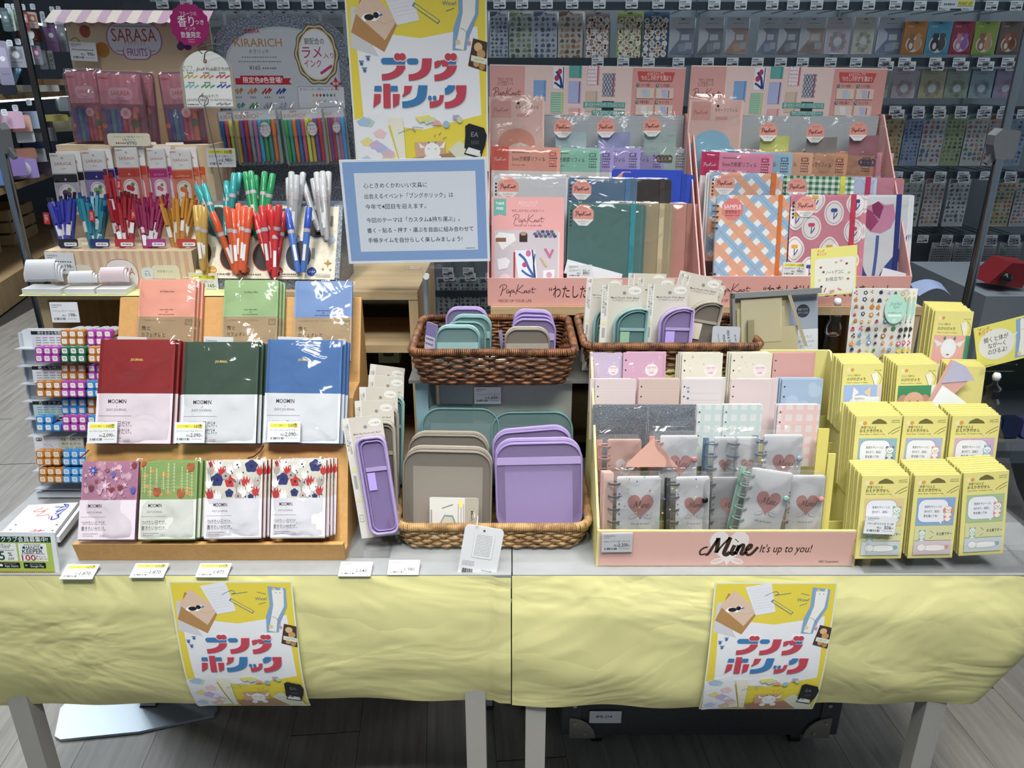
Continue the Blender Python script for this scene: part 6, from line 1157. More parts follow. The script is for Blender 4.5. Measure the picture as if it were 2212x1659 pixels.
def tulip(a):
    a.rect(0, 0, 1, 1, '#d7dade'); a.curve([(.56, .45), (.55, .7), (.52, 1)], .045, '#4a5fa8'); B_ = '#2c4a94'
    a.poly([(.52, 1), (.40, .85), (.30, .62), (.14, .42), (.12, .52), (.17, .75), (.28, .92), (.42, 1)], B_); a.poly([(.56, 1), (.66, .82), (.86, .62), (.99, .43), (.97, .55), (.86, .78), (.72, .93), (.62, 1)], B_); a.poly([(.0, .78), (.2, .9), (.3, 1), (.0, 1)], '#43599f')
    a.poly([(.33, .13), (.45, .11), (.54, .07), (.64, .11), (.76, .10), (.80, .25), (.74, .37), (.60, .43), (.45, .41), (.34, .32), (.30, .2)], '#cf86a8'); a.poly([(.33, .13), (.45, .18), (.56, .29), (.46, .40), (.35, .33), (.31, .22)], '#9f3f6c'); a.poly([(.45, .11), (.54, .07), (.62, .13), (.57, .27), (.47, .2)], '#8a2f5c')
o = cover('notebook_cover', (1536, 371), (1691, 376), 'plaid notebook cover in orange and blue, in wrap behind the sample', '#dfe0e0', KC, '#c8641f', plaid, .19, BAG, bandx=.84); stack(o, 2, .006, -.004, .0003, 'plaid notebook cover, {} in the rear stack', 'plaid covers', skip=('clear_sleeve', 'printed_face'))
cover('notebook_cover', (1693, 379), (1846, 383), 'green gingham notebook cover with a lime band', '#dfe3e0', KC, '#c9cf3f', gingham, .19, BAG, bandx=.80)
cover('notebook_cover', (1742, 380), (1895, 384), 'pale blue diamond patterned notebook cover with a crimson band', '#b4bfda', KC, '#b0274f', lozenge, .19, BAG, bandx=.84, seal=False, off=-.01)
cover('notebook_cover', (1800, 381), (1954, 385), 'plain rose pink notebook cover at the rear right', '#c57f8e', KC, None, None, .19, BAG, seal=False, off=-.02)
def sampleseal(a): plaid(a); k = a.w / a.h; x, y, r = .22, .155, .155; a.poly([(x + r * cos(pi / 8 + pi * i / 4), y + r * sin(pi / 8 + pi * i / 4) * k) for i in range(8)][::-1], '#d97a76'); a.text('SAMPLE', x, .125, .052, '#f3dedb', bold=.02, width=.24); a.line([(.10, .155), (.34, .155)], .004, '#f3dedb'); a.text('使用例あり', x, .185, .04, '#4a2a2a', bold=.01, width=.2); a.text('Examples of Use', x, .22, .022, '#4a2a2a', width=.19)
w, h, mw = fit(PL(1.592, 1.057, 13), (1549, 421), (1707, 422), .188); o = put('sample_notebook', slab(w, h, .009, .008), M('#dfe0e0'), None, mw, 'plaid ring notebook marked sample with an orange elastic band', 'notebook', 'notebooks'); a = Art(w, h); sampleseal(a); put('printed_cover', a, PRINT, o); del o['group']
m = MB(); m.box(w * .345, w * .40, -.001, h + .001, .0006, .002); put('elastic_band', m, M('#cf6a1f', .6), o)
for i in list(range(5)) + [14, 15]:
    y = h - .022 - i * .0115 if i < 9 else .025 - (i - 14) * .011; m = MB(); m.tube([(-w / 2 + .004 - .006 * (1 - cos(q)), y, .003 * sin(q) + .001) for q in [pi * 1.5 * k / 8 for k in range(9)]], .0013, 6); put('ring', m, M('#5c5348', .35, .6), o)
o = cover('notebook_cover', (1709, 420), (1867, 421), 'pink notebook cover with framed flower medallions, front copy', '#cf7f92', KD_, '#c0304f', cameo, .19, BAG, bandx=.82); stack(o, 3, .006, .0045, .0004, 'pink medallion notebook cover, {} in its stack', 'pink medallion covers', skip=('clear_sleeve',))
o = cover('notebook_cover', (1816, 421), (1968, 421), 'white tulip patterned notebook cover with a navy band, front copy', '#d7dade', KD_, '#1f2f78', tulip, .19, BAG, bandx=.80, seal=False, off=-.026, holes=False); stack(o, 2, .007, .007, .0004, 'white tulip patterned notebook cover, {} in its stack', 'tulip covers', skip=('clear_sleeve',))
price(fit(PL(1.580, 1.055, 5), (1692, 566), (1742, 567.5), bl=(1692, 596)), '990', 'yellow banded price card reading 990 yen below the pink medallion covers', True, 'ゴム付きカバー・柄・A5')
card('white_card', 'white blank card corner beside the tulip covers', 'card', fit(PL(1.588, 1.055, 14), (1908, 578), (1962, 592), .025), .001, '#d5d9df', None)
def notecard(a):
    a.rect(0, 0, 1, 1, '#e9e27c'); a.rr(.09, .22, .97, .97, .08, '#e9e6dc'); a.text('ブング', .13, .07, .05, '#c9486a', 'l', .04, width=.16); a.text('ホリック', .13, .13, .05, '#c9486a', 'l', .04, width=.2); a.text('ノートデコに', .52, .52, .07, '#33302e', width=.40); a.text('お役立ち!', .52, .66, .07, '#33302e', width=.38)
    for x, y, c in ((.22, .40, '#9c5a34'), (.28, .5, '#7a5a34'), (.55, .32, '#d9a0a8'), (.66, .29, '#d9a9a8'), (.78, .36, '#8a4a2c'), (.84, .55, '#c9c06a'), (.82, .68, '#a9713c'), (.24, .80, '#2b3560'), (.20, .66, '#e0cf7a')): a.ell(x, y, .03, c, .025, 9)
    a.line([(.30, .93), (.34, .83)], .02, '#c03a3a'); a.poly([(.42, .90), (.52, .88), (.53, .94), (.43, .95)], '#e09a98'); a.line([(.6, .86), (.68, .91)], .04, '#e0a077'); a.dashes(.03, .3, .965, .008, '#444', 8); a.dashes(.32, .48, .965, .008, '#444', 6)
card('note_card', 'square yellow bordered note card above the tool pouch, with two handwritten lines', 'note card', fit(PL(1.46, 1.0, 5), (1752, 538), (1852, 529), bl=(1755, 641)), .001, '#e9e27c', notecard)
def clipstand(name, label, px, py, y, zb, s=1.):
    p = on_y(px, py, y); t = thing(name, label, 'clip stand', T(p)); hz = p.z - zb
    m = MB(); m.box(-.03 * s, .03 * s, -.002, 0, -.004, .010); put('clear_jaw', m, ACRYL, t); m = MB(); m.lathe([(.001, -.022), (.006, -.021), (.0075, -.014), (.005, -.008), (.001, -.007)], 12); put('white_knob', m, M('#d9dce0', .4), t)
    m = MB(); m.lathe([(.004, -.022), (.005, -.03), (.013, -.036), (.009, -.05), (.015, -.062), (.016, -.078), (.010, -.082)], 14); put('clear_body', m, ACRYL, t); m = MB(); m.box(-.006, .006, -.011, -.008, -.055, -.04); put('spring', m, M('#33383c', .3, .7), t)
    m = MB(); m.prism([(-.022, -hz), (.022, -hz), (.010, -.078), (-.010, -.078)], -.008, .008, None, Matrix(((1, 0, 0, 0), (0, 0, 1, 0), (0, 1, 0, 0), (0, 0, 0, 1)))); put('clear_leg', m, ACRYL, t); return t
clipstand('clip_stand', 'clear clip stand with a white knob under the square note card', 1812, 636, 1.43, .72)
# ================================================================ the pink fronted box
YB = '#e3dc8c'; BX0, BX1, BY0, BY1, BZT, BZB = .148, .604, 1.145, 1.385, .7735, 1.022
t = thing('binder_box', 'pale yellow cardboard box with a pink front reading Mine', 'box')
m = MB(); m.box(BX0, BX1, BY0, BY0 + .004, .7005, BZT); fr = put('front_panel', m, M(YB), t)
for X in (BX0, BX1 - .004): m = MB(); m.prism([(BY0 + .004, .7005), (BY1, .7005), (BY1, BZB), (BY1 - .012, BZB), (BY0 + .004, BZT + .004)], X, X + .004, None, Matrix(((0, 0, 1, 0), (1, 0, 0, 0), (0, 1, 0, 0), (0, 0, 0, 1)))); put('side_panel', m, M(YB), t)
m = MB(); m.box(BX0 + .004, BX1 - .004, BY1 - .004, BY1, .7005, BZB); put('back_panel', m, M(YB), t); m = MB(); m.box(BX0 + .004, BX1 - .004, BY0 + .004, BY1 - .004, .7005, .703); put('floor_panel', m, M(YB), t)
steps = [(1.205, .755), (1.255, .82), (1.298, .868), (1.338, .905)]
for y, z in steps: m = MB(); m.box(BX0 + .004, BX1 - .004, y, y + .002, .703, z); put('inner_step', m, M('#d8cf74'), t)
W_, H_ = BX1 - BX0 - .008, BZT - .7045
def mine(a):
    a.rect(0, 0, 1, 1, '#dcaea2'); k = a.w / a.h
    for sx in (-1, 1):
        a.ell(.505 + sx * .038, .86, .028, '#e9dcd6', .013, 16, True, -sx * .3); a.ell(.505 + sx * .042, .86, .02, '#dcc9c2', .007, 12, True, -sx * .3)
    heart(a, .505, .40, .077, '#e6dedb'); script_mine(a, .505, .47, .22, '#3f2c24', .013); a.text("It's up to you!", .73, .48, .036, '#33201a', bold=.012, width=.20, shear=.15); a.text('G&C Corporation.', .905, .87, .011, '#5a3a34', bold=.01, width=.08)
def heart(a, x, y, r, col):
    k = a.w / a.h; pts = []
    for i in range(28):
        q = 2 * pi * i / 28; hx = 16 * sin(q) ** 3; hy = 13 * cos(q) - 5 * cos(2 * q) - 2 * cos(3 * q) - cos(4 * q); pts.append((x + r * hx / 16, y - r * hy / 14 * k))
    a.poly(pts[::-1], col)
def script_mine(a, x, y, w_, col, wd):
    k = a.w / a.h
    def C(pts, f=1.): a.curve([(x + (u - .5) * w_, y + v * w_ * k) for u, v in pts], wd * f, col, False)
    C([(.10, .12), (.02, .14), (.0, .07), (.06, .0), (.13, -.02)], .55); C([(.30, -.2), (.23, -.05), (.15, .12), (.10, .14)], .9); C([(.30, -.21), (.30, -.05), (.29, .10)], 1.3); C([(.29, .10), (.40, -.08), (.51, -.22)], .6); C([(.51, -.22), (.47, -.05), (.43, .10), (.48, .14), (.53, .08)], 1.3)
    C([(.60, -.06), (.56, .08), (.59, .13), (.64, .08)], 1.2); C([(.625, -.15), (.635, -.16)], 1.6); C([(.68, -.06), (.65, .08), (.63, .13)], 1.2); C([(.65, .06), (.71, -.05), (.76, -.06), (.75, .03), (.73, .11), (.77, .13), (.81, .08)], 1.); C([(.82, .05), (.89, .0), (.90, -.06), (.85, -.05), (.81, .05), (.85, .14), (.92, .12), (1.02, -.02)], .9); a.z += a.st
o = put('pink_print', slab(W_, H_, .0004), M('#dcaea2'), t, Matrix(((1, 0, 0, (BX0 + BX1) / 2), (0, 0, -1, BY0 - .0006), (0, 1, 0, .7025), (0, 0, 0, 1)))); a = Art(W_, H_); mine(a); put('printed_face', a, PRINT, o)
price(fit(PL(1.141, .70), (1300, 1152), (1367, 1151), bl=(1299, 1193)), '2,200', 'grey price card reading 2,200 yen in a holder on the pink front', False, 'mine バインダーセット', True)
R1, R2, R3, R4, R5 = PL(1.345, .905, 8), PL(1.305, .868, 8), PL(1.262, .822, 8), PL(1.212, .762, 8), PL(1.158, .704, 8)
def ref(kind, c1, c2, n=3):
    def f(a):
        a.rect(0, 0, 1, 1, c1); rr_ = random.Random(len(c1) + ord(c2[1]))
        if kind == 'dot':
            for i in range(34): a.ell(rr_.uniform(.12, .97), rr_.uniform(.03, .97), rr_.choice((.02, .03, .012)), rr_.choice((c2, '#e6e0e6', c2, '#aebfd0' if c1[1] == 'd' else c2)), None, 9, False)
            a.z += a.st; a.ell(.72, .28, .16, '#e6dfe0', None, 20); a.text('おまけ付き', .72, .24, .05, '#c0304f', bold=.02, width=.22); a.text('リフィル', .72, .28, .035, '#c96a7a'); a.text('30枚', .72, .32, .045, '#c0304f')
        elif kind == 'grid':
            for i in range(14): a.rect(.06 + i * .068, 0, .062 + i * .068, 1, c2, False)
            for i in range(20): a.rect(0, i / 20, 1, i / 20 + .003, c2, False)
        elif kind == 'check':
            for i in range(4): a.rect(.1 + i * .25, 0, .2 + i * .25, 1, c2, False)
            a.z += a.st
            for i in range(5): a.rect(0, .08 + i * .18, 1, .15 + i * .18, c2, False)
        elif kind == 'list':
            for i in range(6): a.line([(.2, .23 + i * .11), (.93, .23 + i * .11)], .006, '#9aa0a6', False); a.ell(.17, .20 + i * .11, .035, '#8fa0b0', None, 10, False, 0, .1, 5); a.ell(.17, .20 + i * .11, .025, c1, None, 10, False)
            a.ell(.16, .14, .05, '#6a86b8', .016, 12)
        elif kind == 'cloud':
            for i in range(12): a.ell(rr_.uniform(.1, .9), rr_.uniform(.1, .9), rr_.uniform(.08, .2), c2, None, 14)
        a.z += a.st * 2
        for y in (.12, .28, .50, .65, .80, .92): a.ell(.07, y, .022, '#4a4446', None, 12, False)
    return f
def refc(pl, x0, x1, y, kind, c1, c2, lb, n=2, h=.118, bag=None, off=0., grp='small loose leaf refills', dx=-.002):
    o = card('refill_sheets', lb, 'refill', fit(pl, (x0, y), (x1, y), h, off=off), .003, c1, ref(kind, c1, c2), .001, grp, bag, int(x0), .004, .003, None, .0008)
    if n: stack(o, n, .0045, dx, .0006, lb + ', {} in its stack', grp, skip=('clear_sleeve', 'printed_face'))
    return o
refc(R1, 1276, 1345, 763, 'dot', '#c3b3cc', '#d6cad9', 'lilac dotted refill pack at the rear left of the box', 1, off=-.006); refc(R1, 1346.5, 1433, 762, 'dot', '#cfa3ba', '#dbb9cb', 'rose pink dotted refill pack in the rear row', 1, dx=.006)
refc(R1, 1474, 1562, 763, 'dot', '#dcd6c4', '#c9a8a0', 'cream dotted refill pack, left one, rear row', 3, dx=-.0026); refc(R1, 1580.5, 1669, 763, 'dot', '#dcd6c4', '#c9a8a0', 'cream dotted refill pack in the rear row beside the rose one', 2, dx=-.003); refc(R1, 1671, 1757, 763, 'plain', '#cf9c96', '#ddb', 'plain rose refill pack at the rear right', 1, dx=.006)
refc(R2, 1286, 1374, 819, 'grid', '#d6c6c4', '#c9b7b4', 'beige grid refill pack in the second row, leftmost', 1, dx=-.008); refc(R2, 1380, 1469, 819, 'grid', '#cdb5ac', '#c0a79e', 'tan grid refill pack in the second row', 1); refc(R2, 1473, 1561, 819, 'list', '#d4cbca', '#aaa', 'checklist refill pack in the second row', 2, dx=.004); refc(R2, 1579, 1668, 819, 'plain', '#d5c3c2', '#ddd', 'pale pink blank refill pack in the second row', 1, dx=.014); refc(R2, 1690, 1779, 819, 'cloud', '#9fb4cc', '#adc0d6', 'cloudy blue refill pack in the second row', 2, dx=-.004)
refc(R3, 1506, 1594, 874, 'check', '#d2d3d0', '#bccbc8', 'pale green checked refill pack, left one of the third row', 0, off=-.004); refc(R3, 1564, 1648, 874, 'check', '#d2d3d0', '#bccbc8', 'pale green checked refill pack, right one of the third row', 1); refc(R3, 1681, 1772, 874, 'check', '#d9cfcf', '#dcbcb9', 'pink checked refill pack in the third row', 1)
HOLO = noisy('holographic_film', '#7d828a', '#9da2aa', 300, .2, .2, .4, .7, .3)
for x0, x1, nm in ((1281, 1400, 'left'), (1401, 1504, 'right')):
    w, h, mw = fit(R3, (x0, 874), (x1, 874), .11); o = put('zip_case', slab(w, h, .003), HOLO, None, mw, f'glittery clear zip case in the third row, {nm} one', 'zip case', 'glittery zip cases'); put('clear_sleeve', sleeve(w, h, .003, .002, .0, int(x0), .0014), BAG2, o)
    m = MB(); rr_ = random.Random(int(x0))
    for i in range(26): x, y, s_ = rr_.uniform(-w / 2, w / 2), rr_.uniform(h * .4, h), rr_.uniform(.0006, .0014); m.add([(x - s_, y, .0012), (x, y - s_, .0012), (x + s_, y, .0012), (x, y + s_, .0012)], [(0, 1, 2, 3)], rr_.choice(('#e06a4a', '#6ad08a', '#7a8ae0', '#e0d06a', '#e8e8ea')))
    put('glitter_flecks', m, PRINT, o, kind='stuff')
def binder(pl, tl, tr, hgt, ringc, label, heartc='#c9877f', rot_=0, button=None, papc='#e4e3e6', wing=True, bag=BAG2, white=False, off=0., wfull=None, nr=5):
    w, h, mw = fit(pl, tl, tr, hgt, off=off); t = thing('ring_binder', label, 'ring binder', mw, 'clear ring binders in the box'); wf = wfull or w * 1.28; xl = -w / 2 - .014
    def f(a):
        heart(a, .55, .44, .30, '#e9dcd8' if white else heartc); script_mine(a, .55, .44, .46, '#5c3a34' if not white else '#c98a80', .018)
        if wing:
            for sx in (-1, 1): a.ell(.55 + sx * .16, .62, .11, '#b5aeb2', .05, 14, True, -sx * .4); a.ell(.55 + sx * .165, .62, .095, papc, .038, 14, True, -sx * .4)
        a.text("It's up to you!", .55, .73, .045, '#6a4f4a', bold=.006, width=.40)
        for i in range(6): a.ell(.06, .1 + i * .16, .022, '#5a5558', None, 10, False)
    m = MB(); m.prism(rrect(w, h, .004, 3, 0, h / 2), -.005, 0); pp_ = put('paper_insert', m, M(papc), t); a = Art(w, h); f(a); put('printed_face', a, PRINT, pp_)
    m = MB(); m.prism(rrect(wf, h + .012, .006, 3, xl + wf / 2 - .004, h / 2), -.014, -.0128); m.prism(rrect(wf, h + .012, .006, 3, xl + wf / 2 - .004, h / 2), .0062, .0072); put('clear_cover', m, PVC, t)
    m = MB(); m.box(xl - .004, xl + .006, .004, h - .004, -.013, -.010); put('ring_bar', m, M(ringc, .3, .5 if ringc[1] < '8' and 0 else 0., .4), t)
    for i in range(nr):
        y = h * (.1 + .8 * i / (nr - 1)); m = MB(); m.tube([(xl + .010 + .010 * cos(q), y, -.003 + .0085 * sin(q)) for q in [2 * pi * k / 14 for k in range(14)]], .0014, 6, None, True); put('ring', m, M(ringc, .3, 0, .5), t)
    if button: m = MB(); m.lathe([(.0055, 0), (.0055, .0015), (.004, .003), (.001, .0036), (.0001, .0036)], 14, None, T((xl + wf - .012, h * .66, .0075))); put('snap_button', m, M(button, .2, .9 if button == '#3a3a3e' else 0., .5), t)
    if bag: s_ = sleeve(wf, h + .01, .006, .004, .014, int(tl[0]), .0032, 16, 18); s_.v = [(x + xl + wf / 2 - .004, y - .004, z + .008) for x, y, z in s_.v]; put('crumpled_bag', s_, bag, t)
    return t
PKR, BLR, DKR, GNR = '#d08f84', '#5d7690', '#2a2a2c', '#8db3a0'
binder(R4, (1313, 950), (1386, 950), .115, PKR, 'clear ring binder with pink rings and a pink card, left of the rear line', '#e9dcd8', papc='#dba796', white=True, wing=False)
binder(R4, (1427, 942), (1509, 942), .12, PKR, 'clear ring binder with pink rings and a rose button in the rear line', button='#d98a8a')
m = MB(); m.prism([(-.052, -.03), (.045, -.03), (.0, .024)], 0, .001); w_, h_, mm = fit(R4, (1405, 962), (1418, 962), .01, off=.012); o = put('pink_envelope', m, M('#dba796'), None, mm, 'pointed pink card sticking up between the two lines of binders', 'card')
binder(R4, (1545, 945), (1590, 945), .115, BLR, 'clear ring binder with slate blue rings, first of three', wfull=.055, bag=BAG2, off=-.004); binder(R4, (1592, 945), (1640, 945), .115, BLR, 'clear ring binder with slate blue rings, second of three', wfull=.055, off=.0); binder(R4, (1652, 940), (1736, 940), .12, BLR, 'clear ring binder with slate blue rings and a pale blue button', button='#9fb4cc')
binder(R5, (1333, 1031), (1428, 1030), .118, DKR, 'clear ring binder with black rings at the front left of the box'); binder(R5, (1461, 1032), (1534, 1030), .118, DKR, 'glittery clear ring binder with black rings in the middle of the front line', button='#3a3a3e', off=-.006)
binder(R5, (1540, 1032), (1612, 1032), .118, DKR, 'clear ring binder with black rings behind the green ringed one', button='#3a3a3e', papc='#a9a6aa', off=-.016)
binder(R5, (1627, 1011), (1715, 1024), .128, GNR, 'clear ring binder with mint green rings, tilted, in the front line', button='#9fc9b8', off=.006, nr=6); binder(R5, (1705, 1028), (1784, 1028), .118, PKR, 'clear ring binder with a pink button at the front right of the box', button='#d98a8a', off=-.012)
m = MB(); rr_ = random.Random(4)
w_, h_, mm = fit(R5, (1335, 1030), (1530, 1030), .118, off=.0085)
for i in range(60): x, y, s_ = rr_.uniform(-w_ / 2, w_ / 2), rr_.uniform(0, h_), rr_.uniform(.0006, .0022); m.add([(x - s_, y, 0), (x, y - s_ * .3, 0), (x, y - s_, 0), (x + s_ * .3, y, 0), (x + s_, y, 0), (x, y + s_, 0)], [(0, 2, 4, 5)], rr_.choice(('#e08a5a', '#6ad08a', '#6a6ae0', '#d8e06a', '#e0a0b0', '#7ad0d0')))
put('holographic_flecks', m, PRINT, None, mm, 'tiny holographic star flecks on the front binder covers', 'glitter', kind='stuff')
refc(R5, 1304, 1326, 1022, 'plain', '#d8b3a6', '#ddd', 'pink card edge at the front left corner of the box', 2, .12, off=-.004, grp='pink card edges'); refc(R4, 1768, 1792, 926, 'plain', '#dccf6a', '#ddd', 'yellow divider edge at the right of the rear binders', 0, .12, off=-.012, grp='yellow dividers'); refc(R5, 1790, 1806, 980, 'plain', '#dccf6a', '#ddd', 'yellow divider edge at the front right of the box', 0, .16, off=-.014, grp='yellow dividers')
# ================================================================ acrylic rack of sticky notes
YC = '#e0d67e'
def animal(a, x, y, s, col, kind):
    k = a.w / a.h; W_ = '#e9e6e2'
    def E(dx, dy, r, c, ry=None, n=18): a.ell(x + dx * s, y + dy * s * k, r * s, c, ry * s if ry else None, n)
    if kind == 'lying': E(.3, 0, 1.5, col, .42, 24); E(.3, 0, 1.42, W_, .36, 24); E(-1.1, -.05, .5, col, .45); E(-1.1, -.05, .45, W_, .4); E(1.7, -.1, .25, col); return
    if kind == 'cat': a.poly([(x - s * .38, y - s * .15 * k), (x - s * .34, y - s * .75 * k), (x - s * .05, y - s * .4 * k)], col); a.poly([(x + s * .05, y - s * .4 * k), (x + s * .34, y - s * .75 * k), (x + s * .38, y - s * .15 * k)], col)
    E(0, .75, .48, col, .7); E(0, .75, .41, {'bear': '#cfdccf', 'cat': '#b9d3e6'}.get(kind, W_), .62)
    if kind in ('bear', 'hamster'): E(-.34, -.45, .17, col); E(.34, -.45, .17, col)
    E(0, -.1, .47, col, .42); E(0, -.1, .42, '#dfe6dc' if kind == 'bear' else '#dfe8f0' if kind == 'cat' else W_, .37)
    if kind == 'dog': E(-.45, 0, .17, col, .32); E(.45, 0, .17, col, .32)
    for d in (-.16, .16): E(d, -.1, .05, '#3a3430', None, 8)
    E(0, .04, .07, '#3a3430', .05, 8); E(-.3, .8, .13, col); E(.3, .8, .13, col)
def oekaki(c, kind, ac):
    def f(a):
        a.rect(0, 0, 1, 1, YC); a.poly([(.34, .095), (.37, .065), (.48, .035), (.53, .035), (.65, .065), (.69, .095)], '#6e6836'); a.ell(.12, .085, .05, '#e6dcb0'); a.ell(.20, .085, .045, '#d99a3c'); a.ell(.28, .08, .03, '#e0d69a')
        a.text('MIDORI', .87, .075, .032, '#5c5638', width=.18); a.line([(.78, .055), (.96, .05)], .008, '#5c5638'); a.text('表情で伝える', .12, .135, .05, '#4a462c', 'l', shear=.2, width=.33); a.text('おえかき付せん', .10, .175, .062, '#2f2c1c', 'l', .02, width=.50); a.text('Sticky Notes  15 sheets x 3 designs', .10, .215, .026, '#4a462c', 'l', width=.62)
        a.curve([(.98, .13), (.85, .165), (.76, .20), (.72, .22)], .012, '#6a6440'); a.curve([(.97, .17), (.86, .20), (.8, .215)], .010, '#6a6440'); a.ell(.69, .225, .04, '#e6e0b4', .028); a.ell(.69, .225, .03, YC, .02)
        a.rect(.10, .265, .94, .60, c); a.rr(.13, .285, .80, .565, .16, tuple(min(1, v * .55) for v in lin(c))); a.rr(.14, .29, .79, .56, .15, '#e3e4ea'); a.poly([(.6, .55), (.68, .55), (.67, .585)], '#e3e4ea')
        for i, s_ in enumerate(('気持ちやシーンに', '合わせて、自由に', '顔を描いてね!')): a.text(s_, .27, .375 + i * .055, .048, '#33303a', 'l', .02, width=(.38, .35, .30)[i])
        animal(a, .80, .42, .19, ac, kind)
        a.rect(.10, .61, .94, .78, '#cfcf9c' if kind != 'cat' else '#a9c0cf'); animal(a, .27, .70, .15, '#7f9ab8' if kind == 'dog' else '#8fae9c', 'bear'); a.line([(.44, .66), (.52, .69)], .006, '#555'); a.line([(.44, .76), (.52, .73)], .006, '#555'); a.text('お土産です〜', .76, .70, .055, '#3a3a34', bold=.005, width=.34)
        a.rect(.10, .785, .94, .955, '#c3ccd0' if kind != 'dog' else '#cdbfc4'); animal(a, .50, .872, .20, '#8fa6a8' if kind != 'dog' else '#cf9a94', 'lying')
    return f
def nobi(c, kind):
    def f(a):
        a.rect(0, 0, 1, 1, YC); a.ell(.15, .09, .05, '#e6dcb0'); a.ell(.23, .09, .045, '#d99a3c'); a.text('MIDORI', .86, .10, .032, '#5c5638', width=.18); a.text('たたんで隠せる', .12, .17, .045, '#4a462c', 'l', shear=.2, width=.32); a.text('のびのびメモ', .12, .225, .066, '#2f2c1c', 'l', .02, width=.46); a.text('Memo  6 sheets x 2 designs', .12, .275, .026, '#4a462c', 'l', width=.52)
        a.poly([(.70, .16), (.84, .13), (.90, .22), (.86, .30), (.95, .34), (.84, .38), (.78, .27)], '#e6e4d8'); a.line([(.70, .16), (.78, .27), (.84, .38)], .008, '#5c5638'); a.curve([(.86, .12), (.97, .2), (.93, .3)], .008, '#5c5638')
        a.rect(.06, .31, 1, 1, c); a.rect(.88, .31, 1, 1, '#d9c9c0' if kind == 'cat' else '#4f9a74' if kind == 'goat' else '#dfe0d8')
        if kind == 'goat': a.ell(.47, .48, .2, '#e0e3e8', .26); a.ell(.47, .80, .34, '#dfe2e7', .28); [a.poly([(.47 + s * .15, .42), (.47 + s * .42, .36), (.47 + s * .3, .46)], '#d9dce2') for s in (-1, 1)]; [a.ell(.47 + s * .13, .35, .035, '#4a8a6a', .05) for s in (-1, 1)]; [a.ell(.47 + s * .25, .72, .05, '#4a8a6a', .03) for s in (-1, 1)]; a.ell(.47, .56, .04, '#7a6a6a', .02)
        elif kind == 'dog': [a.ell(.47 + s * .27, .56, .13, '#c09078', .2, 20, True, 0, .06, 9) for s in (-1, 1)]; a.ell(.47, .55, .25, '#d8ab90', .25); [a.ell(.47 + s * .1, .55, .025, '#3a2a24') for s in (-1, 1)]; a.ell(.47, .65, .04, '#3f6a50', .03)
        else: a.poly([(.28, .5), (.3, .34), (.44, .42)], '#e9e4de'); a.poly([(.56, .42), (.72, .34), (.72, .5)], '#e0c79c'); a.ell(.5, .58, .28, '#ebe6e0', .2); [a.ell(.5 + s * .11, .55, .02, '#5a8ac0') for s in (-1, 1)]; a.ell(.5, .62, .03, '#3a3a3a', .02)
    return f
t = thing('acrylic_rack', 'clear stepped acrylic rack holding yellow packs of sticky notes and memos', 'rack')
tiers = [(1.160, .702, 2), (1.222, .765, 2), (1.292, .835, 2), (1.362, .90, 2)]
XR0, XR1 = .585 + .03, .93
XR0 = on_z(1856, 1208, .70).x - .006; XR1 = on_z(2196, 1206, .70).x
for y, z, _ in tiers:
    m = MB(); m.box(XR0, XR1, y - .036, y - .034, z, z + .055); put('front_lip', m, ACRYL, t); m = MB(); m.box(XR0, XR1, y - .034, y + .022, z - .001, z + .001); put('step', m, ACRYL, t)
for X in (XR0 - .002, XR1): m = MB(); m.prism([(1.124, .701), (1.42, .701), (1.42, 1.0), (1.36, .955), (1.29, .89), (1.22, .82), (1.124, .757)], X, X + .002, None, Matrix(((0, 0, 1, 0), (1, 0, 0, 0), (0, 1, 0, 0), (0, 0, 0, 1)))); put('side_panel', m, ACRYL, t)
S1, S2, S3, S4 = [PL(y + .002, z + .0015, 9) for y, z, _ in tiers]
def notes_(pl, tl, tr, art_, lb, n, h=.152, off=.030, name='sticky_note_pack', cat='sticky notes', grp='yellow packs of sticky notes', dx=-.0012, dy=.0022, dz=.0052):
    o = card(name, lb, cat, fit(pl, tl, tr, h, off=off), .0035, YC, art_, .001, grp); stack(o, n, dz, dx, dy, lb.split(',')[0] + ', {} in its stack', grp, skip=('printed_face',) if 0 else ())
notes_(S1, (1863, 1028), (1965, 1027), oekaki('#d9c08c', 'bear', '#8fae9c'), 'sticky note pack with a green bear on tan, front copy', 7); notes_(S1, (1977, 1027), (2076, 1025), oekaki('#86a6cc', 'dog', '#d98a6a'), 'sticky note pack with a seated dog on blue, front copy', 7); notes_(S1, (2082, 1022), (2180, 1016), oekaki('#a3bd90', 'hamster', '#d98a7a'), 'sticky note pack with a pink hamster on green, front copy', 7)
notes_(S2, (1850, 899), (1949, 898), oekaki('#8fb0bd', 'bear', '#7a6a9a'), 'sticky note pack with a purple otter on teal, front copy', 7); notes_(S2, (1953, 898), (2048, 898), oekaki('#a3aed4', 'hamster', '#d9958a'), 'sticky note pack with a round dog on lavender, front copy', 7); notes_(S2, (2058, 898), (2162, 897), oekaki('#c9a9c4', 'cat', '#6a9ac0'), 'sticky note pack with a blue cat on mauve, front copy', 6)
notes_(S3, (1822, 786), (1910, 785), nobi('#9fb6dc', 'cat'), 'memo pack with a white cat on blue, front copy', 6, .125, .028, 'memo_pack', 'memo pad', 'yellow folding memo packs'); notes_(S3, (1939, 788), (2027, 786), nobi('#3f8a5c', 'dog'), 'memo pack with a curly eared dog on green, front copy', 6, .125, .028, 'memo_pack', 'memo pad', 'yellow folding memo packs', -.002)
notes_(S4, (2021, 671), (2104, 673), nobi('#e2a9a0', 'goat'), 'memo pack with a white goat on pink, front copy', 6, .145, .03, 'memo_pack', 'memo pad', 'yellow folding memo packs')
